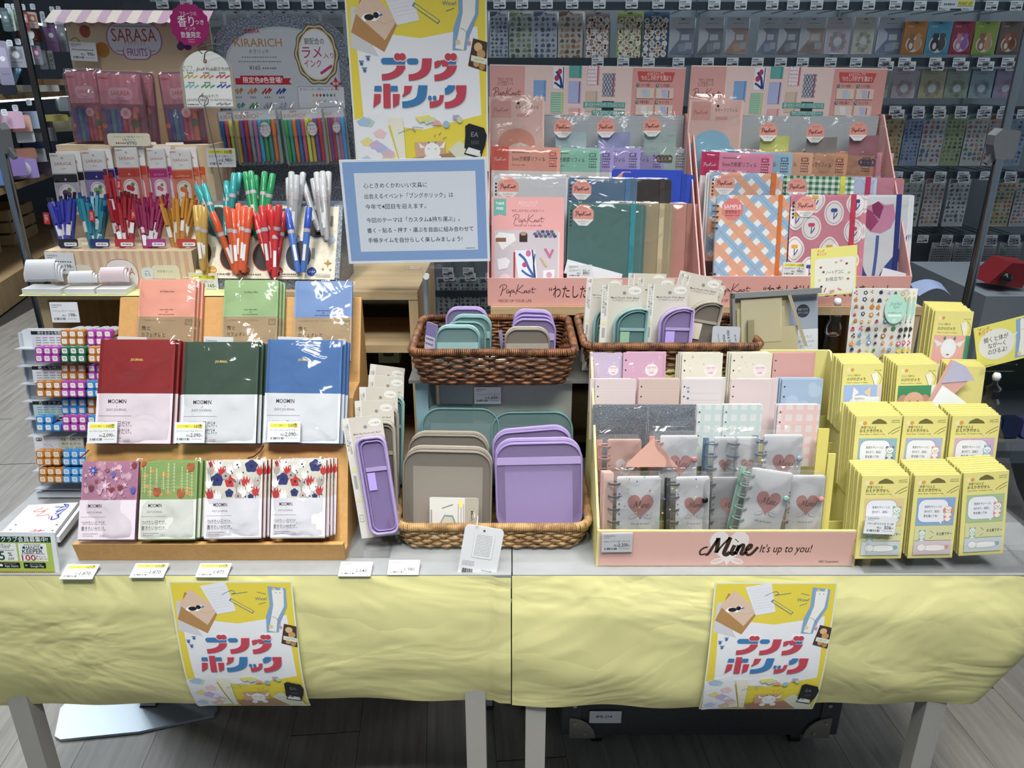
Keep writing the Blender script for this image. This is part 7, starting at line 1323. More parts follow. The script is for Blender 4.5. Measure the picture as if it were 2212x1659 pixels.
notes_(S3, (2052, 792), (2130, 792), None, 'yellow memo pack behind the unfolded sample, front copy', 4, .115, .01, 'memo_pack', 'memo pad', 'yellow folding memo packs')
def stickers(a):
    rr_ = random.Random(21); a.rect(0, 0, 1, 1, '#e2e0da'); cols = ['#b5343a', '#2f7a4a', '#d98a2c', '#2b3560', '#c9506a', '#8a5a34', '#5a8ac0', '#d9c04a', '#3f3a3a', '#b5703c']
    for j in range(11):
        for i in range(7):
            x, y = .08 + i * .14 + rr_.uniform(-.02, .02), .05 + j * .085 + rr_.uniform(-.01, .01); c = rr_.choice(cols); k_ = rr_.choice((0, 1, 2, 3)); r = rr_.uniform(.028, .045)
            if k_ == 0: a.ell(x, y, r, c, None, 12); a.line([(x, y - r * .7), (x + .015, y - r)], .01, '#2f7a4a')
            elif k_ == 1: a.ell(x, y, r, c, None, 14, True, 0, .2, 5); a.ell(x, y, r * .5, '#e2e0da', None, 8)
            elif k_ == 2: a.poly([(x - r, y + r * .5), (x - r * .6, y - r * .5), (x + r * .6, y - r * .6), (x + r, y + r * .4)], c); a.ell(x, y - r * .4, r * .4, rr_.choice(cols))
            else: [a.ell(x + dx * r, y + dy * r, r * .4, c, None, 8) for dx, dy in ((-.5, 0), (.4, .3), (.2, -.5))]
    a.ell(.78, .24, .19, '#a6d3c2', .26, 30); a.text('Joyful', .78, .17, .06, '#5f8f80', shear=.3, width=.2); a.text('light', .80, .21, .05, '#5f8f80', shear=.3); a.text('日々の記録をおしゃれに', .78, .28, .022, '#4f7f70', width=.25); a.rr(.66, .30, .90, .325, .01, '#d9e6e0'); a.ell(.78, .37, .03, '#c9dcd4'); a.dashes(.7, .86, .42, .006, '#5f8f80', 8)
o = card('sticker_sheet', 'clear sheet of many tiny food and flower stickers with a mint oval label, front one', 'sticker sheet', fit(S4, (1842, 623), (1963, 624), .155, off=.035), .001, '#e2e0da', stickers, .001, 'large sticker sheets', BAG, 5, .004, .004); stack(o, 2, .006, .012, .0, 'sheet of tiny food stickers with a mint label, {} one behind', 'large sticker sheets', skip=('clear_sleeve',))
price(fit(PL(1.252, .835, 8), (1842, 856), (1900, 858), bl=(1832, 884), off=-.0), '484', 'grey price card reading 484 yen on the acrylic rack below the cat memo', False, 'メモ のびのび ヤギ柄'); price(fit(PL(1.121, .702, 8), (1871, 1113), (1938, 1116), bl=(1866, 1152)), '506', 'grey price card reading 506 yen on the acrylic rack before the bear notes', False, '付せん紙 おえかき ネコ柄')
# unfolded sample, yellow speech card, clip
t = thing('unfolded_memo', 'unfolded goat memo sample with white curled pages in the acrylic rack', 'memo pad', fit(PL(1.270, .86, 8), (2054, 776), (2118, 800), .10)[2])
m = MB(); m.prism([(-.034, -.004), (-.012, .0), (.022, .086), (-.030, .10)], 0, .001); o = put('pink_cover', m, M('#dba89e'), t); m = MB(); m.prism([(-.026, .055), (.028, .08), (-.0, .098), (-.026, .1)], .0015, .002); put('goat_print', m, M('#b9b6d0'), t)
m = MB(); N = 10; vs = []
for i in range(N + 1): q = i / N; vs += [(-.030 + .075 * q, -.004 - .004 * q, .004 + .016 * sin(q * 2.4)), (-.024 + .062 * q, .052 - .020 * q, .004 + .022 * sin(q * 2.4))]
m.add(vs, [(2 * i, 2 * i + 2, 2 * i + 3, 2 * i + 1) for i in range(N)], None, True); put('white_page', m, M('#dcdee2'), t); m = MB(); m.add([(x + .003, y - .014, z - .003) for x, y, z in vs], [(2 * i, 2 * i + 2, 2 * i + 3, 2 * i + 1) for i in range(N)], None, True); put('white_page', m, M('#cfd3da'), t)
def speech(a):
    a.rect(0, 0, 1, 1, '#e6dd62'); a.text('ブング', .06, .09, .05, '#c9486a', 'l', .04, width=.17); a.text('ホリック', .06, .17, .05, '#c9486a', 'l', .04, width=.2); a.poly([(.62, .04), (.95, .04), (.88, .45), (.80, .95), (.55, .95), (.60, .5)], '#86a9cf'); a.poly([(.68, .10), (.70, .04), (.76, .09), (.84, .09), (.90, .04), (.92, .12), (.86, .5), (.78, .92), (.60, .92), (.66, .5)], '#efe9dc')
    a.ell(.31, .50, .27, '#e6e4da', .24, 30); a.poly([(.52, .38), (.64, .33), (.55, .46)], '#e6e4da')
    for i, s_ in enumerate(('開くと体が', 'なが〜く', 'のびるよ!')): a.text(s_, .31, .36 + i * .15, .065, '#2f2c2a', bold=.01, width=(.36, .26, .28)[i])
    for x in (.75, .83): a.ell(x, .17, .010, '#444'); 
    a.line([(.68, .3), (.85, .3)], .005, '#b0a090'); a.curve([(.70, .62), (.76, .64), (.79, .72), (.77, .8)], .006, '#b08a78'); a.ell(.62, .86, .03, '#e0c78c'); a.ell(.77, .88, .03, '#cf8a7c'); a.curve([(.97, .5), (.92, .62), (.91, .78)], .01, '#5c4a34'); a.dashes(.03, .25, .96, .01, '#444', 8)
card('speech_card', 'yellow card with a speech bubble and a stretched cat above the rack', 'note card', fit(PL(1.33, .98, 5), (2103, 710), (2250, 672), bl=(2104, 800)), .001, '#e6dd62', speech)
clipstand('clip_stand', 'clear clip stand with a white knob under the speech bubble card', 2157, 797, 1.305, .885)
m = MB(); q = [on_z(x, y, .7015) for x, y in ((2120, 1222), (2135, 1234), (2215, 1234), (2240, 1190), (2150, 1188))]; m.prism([(v.x, v.y) for v in q], .701, .703); put('clear_plate', m, ACRYL, None, None, 'flat clear plate lying at the corner of the table beside the rack', 'plate')
# ================================================================ wall rack of stickers behind
YR = 2.55
rk = put('rack_panel', MB(), M('#79838b', .5), None, None, None); m = MB(); m.box(-1.15, 2.3, YR + .17, YR + .19, .25, 1.80); m.box(-1.15, 2.3, YR - .05, YR + .17, .2, .25); rk.data = m.mesh('rack_panel'); rk.data.materials.append(M('#79838b', .5)); tag(rk, 'grey metal back panel of the long sticker rack behind the displays', 'rack')
for x in (-1.1, -.75, -.3, .15, .6, 1.05, 1.5, 1.95): m = MB(); m.box(x - .012, x + .012, YR + .155, YR + .17, .25, 1.80); put('slotted_post', m, M('#7b858c', .4, .4), rk)
ROWZ = {}
def rail(y_px, nm):
    z = on_y(1100, y_px, YR - .02).z; m = MB(); m.box(-1.15, 2.25, YR - .028, YR - .02, z - .010, z + .012); put('price_rail', m, M('#2f383e', .35), None, None, f'dark price rail of the sticker rack, {nm}', 'price rail'); return z
zr = {k: rail(k, n) for k, n in ((134, 'second level'), (238, 'third level'), (378, 'fourth level'), (514, 'fifth level'), (634, 'sixth level'), (14, 'top level'))}
for z in [1.765, 1.755]: m = MB(); m.tube([(-1.15, YR + .02, z), (2.2, YR + .02, z)], .004, 6); put('chrome_bar', m, M('#aab3ba', .2, .9), rk)
hm = {}
def hook(px, rowy, nm):
    p = on_y(px, rowy, YR - .03); t = thing('display_hook', nm, 'hook', T(p), 'hooks with price tags on the sticker rack')
    if 'w' not in hm:
        m = MB(); m.tube([(0, .19, -.01), (0, .0, -.01), (0, -.02, -.004)], .0022, 5); m.tube([(0, .19, .012), (0, -.004, .012)], .0018, 4); hm['w'] = m.mesh('wire'); hm['w'].materials.append(M('#8d969c', .3, .8))
        W_, H_ = .036, .026; hm['t'] = slab(W_, H_, .001, .002).mesh('price_tag'); hm['t'].materials.append(M('#c9ced2')); a = Art(W_, H_, .0003); a.dashes(.08, .6, .2, .1, '#555', 4); a.dashes(.08, .9, .42, .08, '#777', 6); a.rect(.45, .6, .9, .78, '#333'); a.rect(.08, .7, .4, .85, '#666'); hm['p'] = a.mesh('printed_tag'); hm['p'].materials.append(PRINT)
    put('wire', hm['w'], None, t); g = put('price_tag', hm['t'], None, t, Matrix(((1, 0, 0, .0), (0, 0, -1, -.012), (0, 1, 0, -.014), (0, 0, 0, 1)))); put('printed_tag', hm['p'], None, g); return t
rr8 = random.Random(8)
PALS = {'b': ['#3f5a86', '#2b3f66', '#7f9ab8', '#566a7a'], 'g': ['#4f6a3f', '#7f9a5c', '#3c4a33', '#8a8f5c'], 'o': ['#a8673a', '#8a4a2c', '#c9954f', '#5a4434'], 'm': ['#a9414a', '#3f7a5c', '#c98a4c', '#4a5a9a', '#8a6a54'], 'k': ['#33363a', '#4a4d50', '#7b7f86'], 'p': ['#c98aa0', '#9a6ab0', '#d9a0b0'], 'br': ['#9c6a4a', '#c99a6a', '#7a4a34', '#e0d0b8']}
def sheet_art(bg, pal, kind, seed=0):
    def f(a):
        rr_ = random.Random(seed); a.rect(0, 0, 1, 1, bg); k_ = {'flower': .5, 'house': .35, 'sheet': .12}.get(kind, 0); P = [tuple(u * (1 - k_) + v * k_ for u, v in zip(lin(c), lin(bg))) for c in PALS[pal]]; H_ = a.h / a.w
        if kind == 'sheet':
            a.rr(.44, .02, .56, .04, .02, '#3a3f44'); a.dashes(.5, .9, .06, .018, P[0], 4); a.poly([(0, 0), (.45, 0), (.3, .07), (0, .10)], P[1])
            for j in range(int(H_ * 4.2)):
                for i in range(4):
                    y = .14 + j / (H_ * 4.2) * .86; x = .14 + i * .24 + rr_.uniform(-.04, .04)
                    if y > .96: continue
                    c = rr_.choice(P); r = rr_.uniform(.06, .115)
                    if rr_.random() < .5: a.ell(x, y, r, c, r * rr_.uniform(.5, 1), 8, False, rr_.uniform(0, 3))
                    else: a.poly([(x - r, y + r * .5 / H_), (x + r * .8, y + r * .6 / H_), (x + r, y - r * .3 / H_), (x, y - r * 1. / H_), (x - r * .7, y - r * .2 / H_)], c, False)
        elif kind == 'sticker':
            a.rr(.40, .02, .60, .045, .02, '#3a3f44'); a.dashes(.3, .7, .09, .015, '#d9d4cc', 4)
            for j in range(int(H_ * 4)):
                for i in range(4): x, y = .15 + i * .235 + rr_.uniform(-.04, .04), .16 + j / (H_ * 4) * .84 + rr_.uniform(-.01, .01); s_ = rr_.uniform(.08, .11); (a.ell(x, y, s_ + .02, '#e0ddd8', None, 9, False, 0, .1, 4), )
            rr_ = random.Random(seed); a.z += a.st
            rr_ = random.Random(seed)
            for j in range(int(H_ * 4)):
                for i in range(4): x, y = .15 + i * .235 + rr_.uniform(-.04, .04), .16 + j / (H_ * 4) * .84 + rr_.uniform(-.01, .01); s_ = rr_.uniform(.08, .11); a.ell(x, y, s_ * .85, P[(i + j * 3) % len(P)], s_ * .6, 8, False, i + j)
        elif kind == 'icons':
            a.dashes(.2, .8, .06, .03, '#444', 6)
            for j in range(16):
                for i in range(9): x, y = .09 + i * .102, .13 + j * .052; s_ = rr_.uniform(.02, .036); a.rect(x - s_, y - .010, x + s_, y + .012, rr_.choice(('#4a4d50', '#6a6d70', '#2f3234')), False)
        elif kind == 'house':
            a.rr(.42, .04, .58, .065, .02, '#3a3f44'); a.poly([(.0, 1), (0, .95), (.5, .5), (.2, .3), (1, .3), (1, 1)], P[0]); a.rect(.40, .42, .86, .66, P[1]); a.rect(.46, .46, .80, .62, '#c9cdd4'); a.poly([(.35, .75), (.6, .68), (.75, .9), (.4, .95)], P[2]); a.rect(.65, .68, .92, .86, '#b9bec6'); a.dashes(.3, .8, .17, .02, '#8a9098', 4)
        elif kind == 'flower':
            a.rr(.42, .04, .58, .065, .02, '#3a3f44'); a.dashes(.15, .7, .16, .03, P[0], 4); a.rect(0, .3, 1, 1, P[2] if 0 else bg)
            for i in range(9): q = 2 * pi * i / 9; a.ell(.52 + .26 * cos(q), .66 + .22 * sin(q), .11, P[i % len(P)], None, 10, True, 0, .15, 5)
            a.ell(.52, .66, .17, '#dfe2e4', None, 14)
        elif kind == 'animal':
            a.rr(.42, .04, .58, .065, .02, '#3a3f44'); a.text('CIAO!', .25, .15, .07, '#e6e0d6', width=.25); a.ell(.5, .68, .36, '#ddd9d4', .34, 20); a.ell(.38, .70, .18, P[0], .27, 14); a.ell(.66, .68, .17, P[1], .27, 14); a.ell(.38, .45, .14, P[0], .12, 12); a.ell(.66, .44, .13, P[1], .12, 12); a.poly([(.28, .42), (.28, .33), (.36, .38)], P[0]); a.poly([(.48, .42), (.48, .33), (.40, .38)], P[0]); a.ell(.38, .74, .08, '#e6e2dc', .13)
    return f
def rackrow(items, y0, y1, kind, rowname, plane, tag_y, skew=-3):
    N_ = len(items)
    for i, (x0, x1, bg, pal, kd, desc) in enumerate(items):
        dx = (x0 + x1) / 2 - 1106; sk = -dx * (y1 - y0) / 5000
        lb = f'{desc}, {rowname}'
        o = card('sticker_pack' if kd not in ('sheet', 'sticker', 'icons') else 'sticker_sheet', lb, 'stickers', fit(plane, (x0, y0), (x1, y0), bl=(x0 + sk, y1)), .002, bg, sheet_art(bg, pal, kd, int(x0)), .002, f'stickers hanging on the {rowname}', BAG if kd not in ('sticker',) else None, int(x0), .004, .002, None, .0016)
        stack(o, 2, .009, (.003 if x0 > 1106 else -.003), .0, desc + ', {} behind, ' + rowname, f'stickers hanging on the {rowname}', skip=('clear_sleeve', 'printed_face'))
        tx = (x0 + x1) / 2 + 2; hook(tx, tag_y, f'hook and price tag above the {desc}'[:95])
RP = PL(YR - .01, 0, 0)
W = '#cdd2d6'
rackrow([(1058, 1097, '#c9d2dc', 'b', 'sheet', 'white sheet of navy forest stickers'), (1100, 1151, '#c6d0c9', 'g', 'sheet', 'white sheet of green woodland stickers'), (1153, 1204, '#c9d1da', 'b', 'sheet', 'white sheet of blue mountain stickers'), (1207, 1260, '#d2cfc6', 'o', 'sheet', 'white sheet of autumn orange stickers'),
         (1266, 1318, '#8d8688', 'br', 'sticker', 'mauve sheet of bread stickers'), (1335, 1388, '#93a35c', 'br', 'sticker', 'green sheet of picnic food stickers'), (1392, 1446, '#466682', 'br', 'sticker', 'blue sheet of cake stickers')], 25, 141, 'sheet', 'top row of the rack', RP, 8)
rackrow([(1450, 1503, W, 'b', 'house', 'clear pack with a violet window picture'), (1513, 1565, W, 'k', 'house', 'clear pack with a grey roof picture'), (1572, 1620, W, 'o', 'house', 'clear pack with a sand coloured picture'), (1642, 1685, W, 'b', 'house', 'clear pack with a blue striped picture'), (1686, 1732, W, 'k', 'house', 'clear pack with dark photo frames'), (1733, 1786, W, 'br', 'house', 'clear pack with a brown clock picture'),
         (1789, 1842, '#d6cdd4', 'm', 'flower', 'pink and white pack with red flowers'), (1849, 1894, '#d6d6c4', 'g', 'flower', 'white pack with yellow blossoms'), (1902, 1956, '#ccd2dc', 'b', 'house', 'white pack with a blue seaside picture')], 37, 117, 'pack', 'upper row of packs', RP, 10)
rackrow([(1958, 2006, '#b5742f', 'br', 'animal', 'orange pack with standing shiba dogs'), (2008, 2060, '#4a93b0', 'k', 'animal', 'blue pack with grey seals'), (2062, 2108, '#962f48', 'p', 'animal', 'crimson pack with pale cats'), (2111, 2160, '#8aa53c', 'br', 'animal', 'lime pack with brown bears'), (2166, 2212, '#6e5c54', 'o', 'animal', 'brown pack with orange foxes')], 46, 118, 'pack', 'upper row of packs', PL(YR - .03, 0, 0), 12)
for i, x in enumerate((1290, 1345, 1400, 1464, 1527, 1580, 1634, 1684, 1731, 1791, 1846, 1907, 1950, 2016, 2067, 2120, 2172)): hook(x, 134, f'wire hook with price tag below the upper packs, {ORD[i]} from the tall poster')
rackrow([(1898, 1925, '#b9c4a4', 'g', 'flower', 'pale green pack with red dots'), (1934, 1984, '#d3c3cc', 'm', 'flower', 'pink edged pack with red blossoms'), (1993, 2047, '#c9c39c', 'm', 'flower', 'yellow edged pack with a blue wreath'), (2049, 2099, '#a9b8a9', 'g', 'flower', 'sage pack with a leafy wreath'), (2103, 2152, '#a3bfc4', 'b', 'flower', 'aqua pack with a blue wreath'), (2156, 2204, '#b3a9c9', 'p', 'flower', 'violet pack with a purple wreath')], 149, 212, 'pack', 'third level of the rack', RP, 142)
for i, x in enumerate((1930, 1980, 2025, 2072, 2125, 2167)): hook(x, 238, f'wire hook with price tag on the third level rail, {ORD[i]} from the pink display')
rackrow([(1913, 1957, '#c9bc8a', 'o', 'sheet', 'tan sheet of craft tool stickers'), (1960, 1997, '#9aabc9', 'b', 'sheet', 'blue sheet of laundry stickers'), (2000, 2048, '#cfcfd3', 'm', 'sheet', 'white sheet of red flower stickers'), (2049, 2091, '#a8b88a', 'g', 'sheet', 'green sheet of travel stickers'), (2094, 2140, '#cdd2cf', 'm', 'sheet', 'white sheet of picnic stickers'), (2142, 2178, '#cfc4c6', 'o', 'sheet', 'pinkish sheet of food stickers'), (2181, 2225, '#9fb0cc', 'b', 'sheet', 'blue sheet beyond the chrome pole')], 249, 358, 'sheet', 'fourth level of the rack', RP, 245)
for i, x in enumerate((1934, 1981, 2028, 2076, 2125, 2178)): hook(x, 378, f'wire hook with price tag on the fourth level rail, {ORD[i]} from the pink display')
rackrow([(1948, 1998, '#c6ccc9', 'g', 'sheet', 'white sheet of green plant stickers'), (2003, 2045, '#cfd0cf', 'o', 'sheet', 'white sheet of leather goods stickers'), (2054, 2099, '#cfd3d3', 'k', 'sheet', 'white sheet of black furniture stickers'), (2156, 2198, '#c4c09a', 'm', 'sheet', 'yellow sheet of fruit stickers'), (2202, 2240, '#cfcfcf', 'm', 'sheet', 'white sheet at the edge of the frame')], 387, 489, 'sheet', 'fifth level of the rack', RP, 384)
for i, x in enumerate((1990, 2042, 2090, 2138, 2186)): hook(x, 514, f'wire hook with price tag on the fifth level rail, {ORD[i]} from the pink display')
rackrow([(2015, 2061, '#c3c7c9', 'k', 'icons', 'white sheet of tiny grey icons, first of four'), (2065, 2105, '#c3c7c9', 'k', 'icons', 'white sheet of tiny grey icons, second of four'), (2116, 2154, '#c3c7c9', 'k', 'icons', 'white sheet of tiny grey icons, third of four'), (2162, 2208, '#b9bdb9', 'k', 'icons', 'greenish sheet of tiny icons, last of four')], 526, 622, 'sheet', 'sixth level of the rack', RP, 520)
for i, x in enumerate((2014, 2055, 2106)): hook(x, 634, f'wire hook with price tag on the sixth level rail, {ORD[i]} from the pink display')
rackrow([(946, 990, '#b4bfc2', 'k', 'sheet', 'teal edged sheet of sketch stickers, nearer the pole'), (993, 1036, '#b4bfc2', 'k', 'sheet', 'teal edged sheet of sketch stickers, middle one'), (1038, 1080, '#b4bfc2', 'k', 'sheet', 'teal edged sheet of sketch stickers beside the pink display')], 602, 700, 'sheet', 'lower gap level', RP, 596)
for i, x in enumerate((968, 1012)): hook(x, 584, f'wire hook with price tag in the gap below the notice, {ORD[i]} from the pole')
for i, x in enumerate(range(330, 745, 52)):
    card('sticker_pack', f'clear topped pack hanging behind the pen displays, {("first", "second", "third", "fourth", "fifth", "sixth", "seventh", "eighth")[i]} from the magenta badge', 'stickers', fit(RP, (x, 20), (x + 44, 20), .16), .003, '#aab2ba', sheet_art('#aab2ba', 'k', 'house', x), .003, 'clear packs behind the pen displays', BAG, x, .006, .01)
    hook(x + 24, 8, f'wire hook and tag above the {("first", "second", "third", "fourth", "fifth", "sixth", "seventh", "eighth")[i]} clear pack behind the pen displays')
card('point_sign', 'white shelf sign with a yellow POINT UP tag at the top of the rack', 'sign', fit(PL(YR - .1, 0), (2036, -6), (2108, -6), bl=(2036, 18)), .002, '#c9ced2', lambda a: (a.rect(.5, .3, .95, .75, '#d9cf3c'), a.text('POINT UP', .72, .55, .08, '#333', bold=.02, width=.4), a.dashes(.08, .42, .6, .12, '#555', 6)))
# far shelves above the rack
for i, (x0, x1, c, nm) in enumerate(((1300, 1500, '#5a6a86', 'slate blue'), (1500, 1640, '#8a96a6', 'grey'), (1640, 1760, '#2f55a0', 'royal blue'), (1800, 1950, '#4a4f55', 'charcoal'), (1960, 2200, '#3f8a5a', 'green'))):
    m = MB(); a0, a1 = on_y(x0, 0, 4.2), on_y(x1, 0, 4.2); m.box(a0.x, a1.x, 4.2, 4.5, 0, a0.z + .16); put('far_shelf', m, M(c), None, None, f'{nm} shelf block far behind the sticker rack', 'shelf')
# ================================================================ chrome frame poles with grey joints
for sgn, px, lb, jy in ((-1, 45, 'beside the paper pads', 300), (1, 2122, 'in front of the sticker sheets', 312)):
    p = on_y(px, 500, 1.78); t = thing('chrome_pole', f'chrome upright pole with a grey plastic joint {lb}', 'pole', T((p.x, 1.78, 0)))
    zj = on_y(px, jy, 1.78).z
    m = MB(); m.tube([(0, 0, .0), (0, 0, zj)], .0105, 16); put('lower_tube', m, M('#8c9196', .15, 1.), t)
    if sgn > 0: m = MB(); m.tube([(0, 0, zj + .02), (0, 0, 1.75)], .0095, 14); put('upper_tube', m, M('#8c9196', .15, 1.), t)
    m = MB(); m.prism([(-.022, -.03), (.018, -.03), (.02, .02), (.012, .034), (-.018, .034), (-.026, .015)] if sgn < 0 else [(-.016, -.03), (.024, -.03), (.026, .03), (-.014, .034), (-.028, .02), (-.028, .0)], -.016, .016, None, Matrix(((1, 0, 0, 0), (0, 0, -1, 0), (0, 1, 0, zj), (0, 0, 0, 1)))); put('joint', m, M('#7b7f83', .5), t)
    m = MB(); m.prism([(-sgn * .014, .0), (-sgn * .03, -.028), (-sgn * .024, -.034), (-sgn * .006, -.02)][::-sgn], -.006, .006, None, Matrix(((1, 0, 0, 0), (0, 0, -1, 0), (0, 1, 0, zj - .01), (0, 0, 0, 1)))); put('lever', m, M('#6e7276', .5), t)
# ================================================================ grey counter with red boxes at the far right
gx = on_y(2130, 640, 1.9)
t = thing('grey_counter', 'grey open sided counter with a clear pane at the far right behind the memos', 'counter', T((gx.x, 1.9, 0))); g_ = M('#7c848c', .45)
for nm, bx in (('top_board', (0, .5, 0, .4, gx.z - .03, gx.z)), ('left_panel', (0, .03, 0, .4, .0, gx.z - .03)), ('lower_board', (.03, .5, 0, .4, .55, .58)), ('back_panel', (.03, .5, .37, .4, .58, gx.z - .03)), ('front_rail', (.03, .5, 0, .02, gx.z - .10, gx.z - .03))): m = MB(); m.box(*bx); put(nm, m, g_ if nm != 'back_panel' else M('#39453f'), t)
m = MB(); m.prism([(0, 0), (.09, -.012), (.11, .05), (.05, .055)], 0, .09, None, Matrix(((1, 0, 0, 0), (0, 0, 1, 0), (0, 1, 0, 0), (0, 0, 0, 1)))); put('red_pouch', m, M('#7a161c', .5), None, T((gx.x + .03, 1.95, gx.z + .02)), 'dark red angular pouch on the grey counter', 'pouch')
m = MB(); m.lathe([(.001, -.014), (.012, -.009), (.015, 0), (.011, .01), (.001, .014)], 12); put('black_ball', m, M('#1a1a1c', .2), None, T((gx.x + .06, 1.93, gx.z + .04)), 'small shiny black ball beside the red pouch', 'ball')
rr9 = random.Random(3)
for i in range(7):
    m = MB(); m.prism(rrect(.05, .06, .012, 3), 0, .02, None, Matrix.Rotation(pi / 2, 4, 'X')); c = ('#2b3560', '#4a4a8a', '#1f2b4f', '#5a5a9a', '#8a93a8', '#2b3560', '#3a3f6a')[i]
    put('fabric_pouch', m, M(c, .7), None, T((gx.x + .05 + .055 * (i % 6), 1.93 + .03 * (i // 6), .615)), f'dark blue small pouch on the lower board of the grey counter, {("first", "second", "third", "fourth", "fifth", "sixth", "seventh")[i]} in line', 'pouch', 'small pouches on the grey counter')
m = MB(); vs = []
for i in range(9):
    for j in range(5): q = i / 8; vs.append((.07 * q, .012 * j, .018 * sin(q * 3) * (1 - .1 * j) + .004 * j))
m.add(vs, [(i * 5 + j, (i + 1) * 5 + j, (i + 1) * 5 + j + 1, i * 5 + j + 1) for i in range(8) for j in range(4)], None, True); p = on_z(1985, 640, 1.053); put('blue_plastic_bag', m, M('#8fa0c4', .3), None, T(p), 'crumpled pale blue plastic sheet behind the sticker sheet', 'plastic bag')
# ================================================================ aisle fixture at the far left
FX = PL(5.0, 0, 0, 103, -3.48); FM = FX.mat(0, 0)     # local x along the aisle, y up, z towards the aisle
t = thing('aisle_fixture', 'long pine aisle fixture with shelves, dark back and black posts at the far left', 'fixture', FM)
for nm, bx, mt in (('platform', (-2.2, 3.2, 0.0, .20, -.9, 0), OAK), ('table_board', (-2.2, 3.2, .74, .785, -.75, -.0), OAK), ('upper_board', (-2.2, 3.2, 1.36, 1.40, -.55, -.0), OAK), ('back_panel', (-2.2, 3.2, .20, 2.2, -.92, -.9), M('#1f3a2f')), ('dark_back', (-2.2, 3.2, 1.40, 2.2, -.58, -.55), M('#22332c')), ('upper_dark_rail', (-2.2, 3.2, 1.70, 1.72, -.3, -.27), M('#1b1c1d'))):
    m = MB(); m.box(*bx); put(nm, m, mt, t)
LED = bpy.data.materials.new('led_strip'); LED.use_nodes = True; e = LED.node_tree.nodes['Principled BSDF']; e.inputs['Emission Color'].default_value = (.85, .95, 1, 1); e.inputs['Emission Strength'].default_value = 2.2
for y in (1.345, 1.93): m = MB(); m.box(-2.2, 3.2, y, y + .012, -.04, -.01); put('led_strip', m, LED, t)
for x in (-.98, 1.35): m = MB(); m.box(x - .02, x + .02, .20 if x < 0 else .9, .74 if x < 0 else 2.2, *((-.03, .01) if x < 0 else (.10, .14))); put('black_post', m, M('#17181a', .4), t)
def at(px, py): return FX.uv(px, py)
def fixthing(name, label, cat, px, py, w, h, d, col, yaw=52, rough=.5, rad=.01, off=.02, group=None, extra=None):
    a_, b_ = FX.uv(px, py); base = FX.mat(a_, b_, off).translation; a = radians(yaw)
    M_ = Matrix(((cos(a), 0, sin(a), base.x), (sin(a), 0, -cos(a), base.y), (0, 1, 0, base.z), (0, 0, 0, 1))); m = MB(); m.prism(rrect(w, h, min(rad, w * .4), 3, 0, h / 2), -d, 0)
    o = put(name, m, M(col, rough), None, M_, label, cat, group)
    if extra: a2 = Art(w, h); extra(a2); put('printed_face', a2, PRINT, o)
    return o
tagf = lambda a: (a.rect(.1, .1, .9, .9, '#cfd8e2'), a.dashes(.2, .8, .3, .1, '#667', 3), a.dashes(.2, .8, .6, .1, '#667', 3))
for i, (x, y) in enumerate(((12, 22), (26, 22), (44, 22), (66, 21), (108, 26), (122, 25), (6, 104), (16, 100), (34, 97), (48, 96), (62, 98), (76, 94), (4, 250), (28, 240), (58, 228))):
    fixthing('aisle_tag', f'small white hanging price tag on the far left aisle fixture, {("first", "second", "third", "fourth", "fifth", "sixth", "seventh", "eighth", "ninth", "tenth", "eleventh", "twelfth", "thirteenth", "fourteenth", "fifteenth")[i]} counted row by row', 'price tag', x, y, .04, .045, .002, '#c9d4df', group='white tags of the aisle fixture', extra=tagf)
def pk2(c2): return lambda a: (a.rect(.15, .15, .85, .6, c2), a.ell(.5, .4, .2, '#dfe3e6', .2, 12), a.dashes(.2, .8, .75, .04, '#778', 4))
for nm, x, y, w, h, c, c2 in (('grey blue slim pack', 12, 68, .05, .16, '#4f6066', '#6f858c'), ('white and mint slim pack', 22, 67, .05, .15, '#c3d0d0', '#9fc0b4'), ('mint slim pack', 34, 66, .05, .15, '#9ab5a4', '#b9cfc0'), ('red striped pack', 52, 64, .06, .13, '#8a4a40', '#c9a09a'), ('orange and white illustrated pack', 68, 61, .08, .12, '#d9c9c2', '#cf6f4c'), ('white slim pack', 92, 58, .03, .12, '#cfd3dc', '#aab0c0'),
        ('plum hanging pouch', 112, 112, .10, .22, '#7c5a84', '#8f6c96'), ('grey hanging pouch', 136, 112, .07, .24, '#848a94', '#989ea8'), ('white topped clear pack', 124, 52, .08, .06, '#c3c9cc', '#d9d27a'), ('clear pack with a grey card', 34, 146, .13, .15, '#a9acb8', '#8f929e'), ('yellow and blue oval sticker pack', 60, 140, .07, .14, '#b9c0c4', '#cfcf5a'), ('blue and pink oval sticker pack', 78, 140, .08, .15, '#aab0c4', '#c97fb0'), ('lined white pack', 92, 150, .06, .15, '#bfc4cf', '#d9dce4'),
        ('tall lilac clear tube pack', 12, 184, .09, .30, '#8d8aa4', '#a9a6c0'), ('white pack beyond the black post', 110, 150, .04, .15, '#b9bfc4', '#8fa08a'), ('dark red box', 62, 92, .18, .10, '#4a1d18', '#5c2620')):
    fixthing('hanging_pack', f'{nm} hanging on the far left aisle fixture', 'pack', x, y, w, h, .02, c, group='packs on the aisle fixture', extra=pk2(c2))
for k in range(6):
    p = FX.uv(30 + k * 3, 200); base = FX.mat(p[0], p[1], -.05).translation; m = MB(); m.tube([base, base + Vector((U(-.02, .12), U(-.02, .08), .17))], .011, 7); put('blue_pen', m, M('#7fb5d6', .3), None, None, f'pale blue pen in the clear box on the upper aisle board, {("first", "second", "third", "fourth", "fifth", "sixth")[k]} one', 'pen', 'pale blue pens on the aisle shelf')
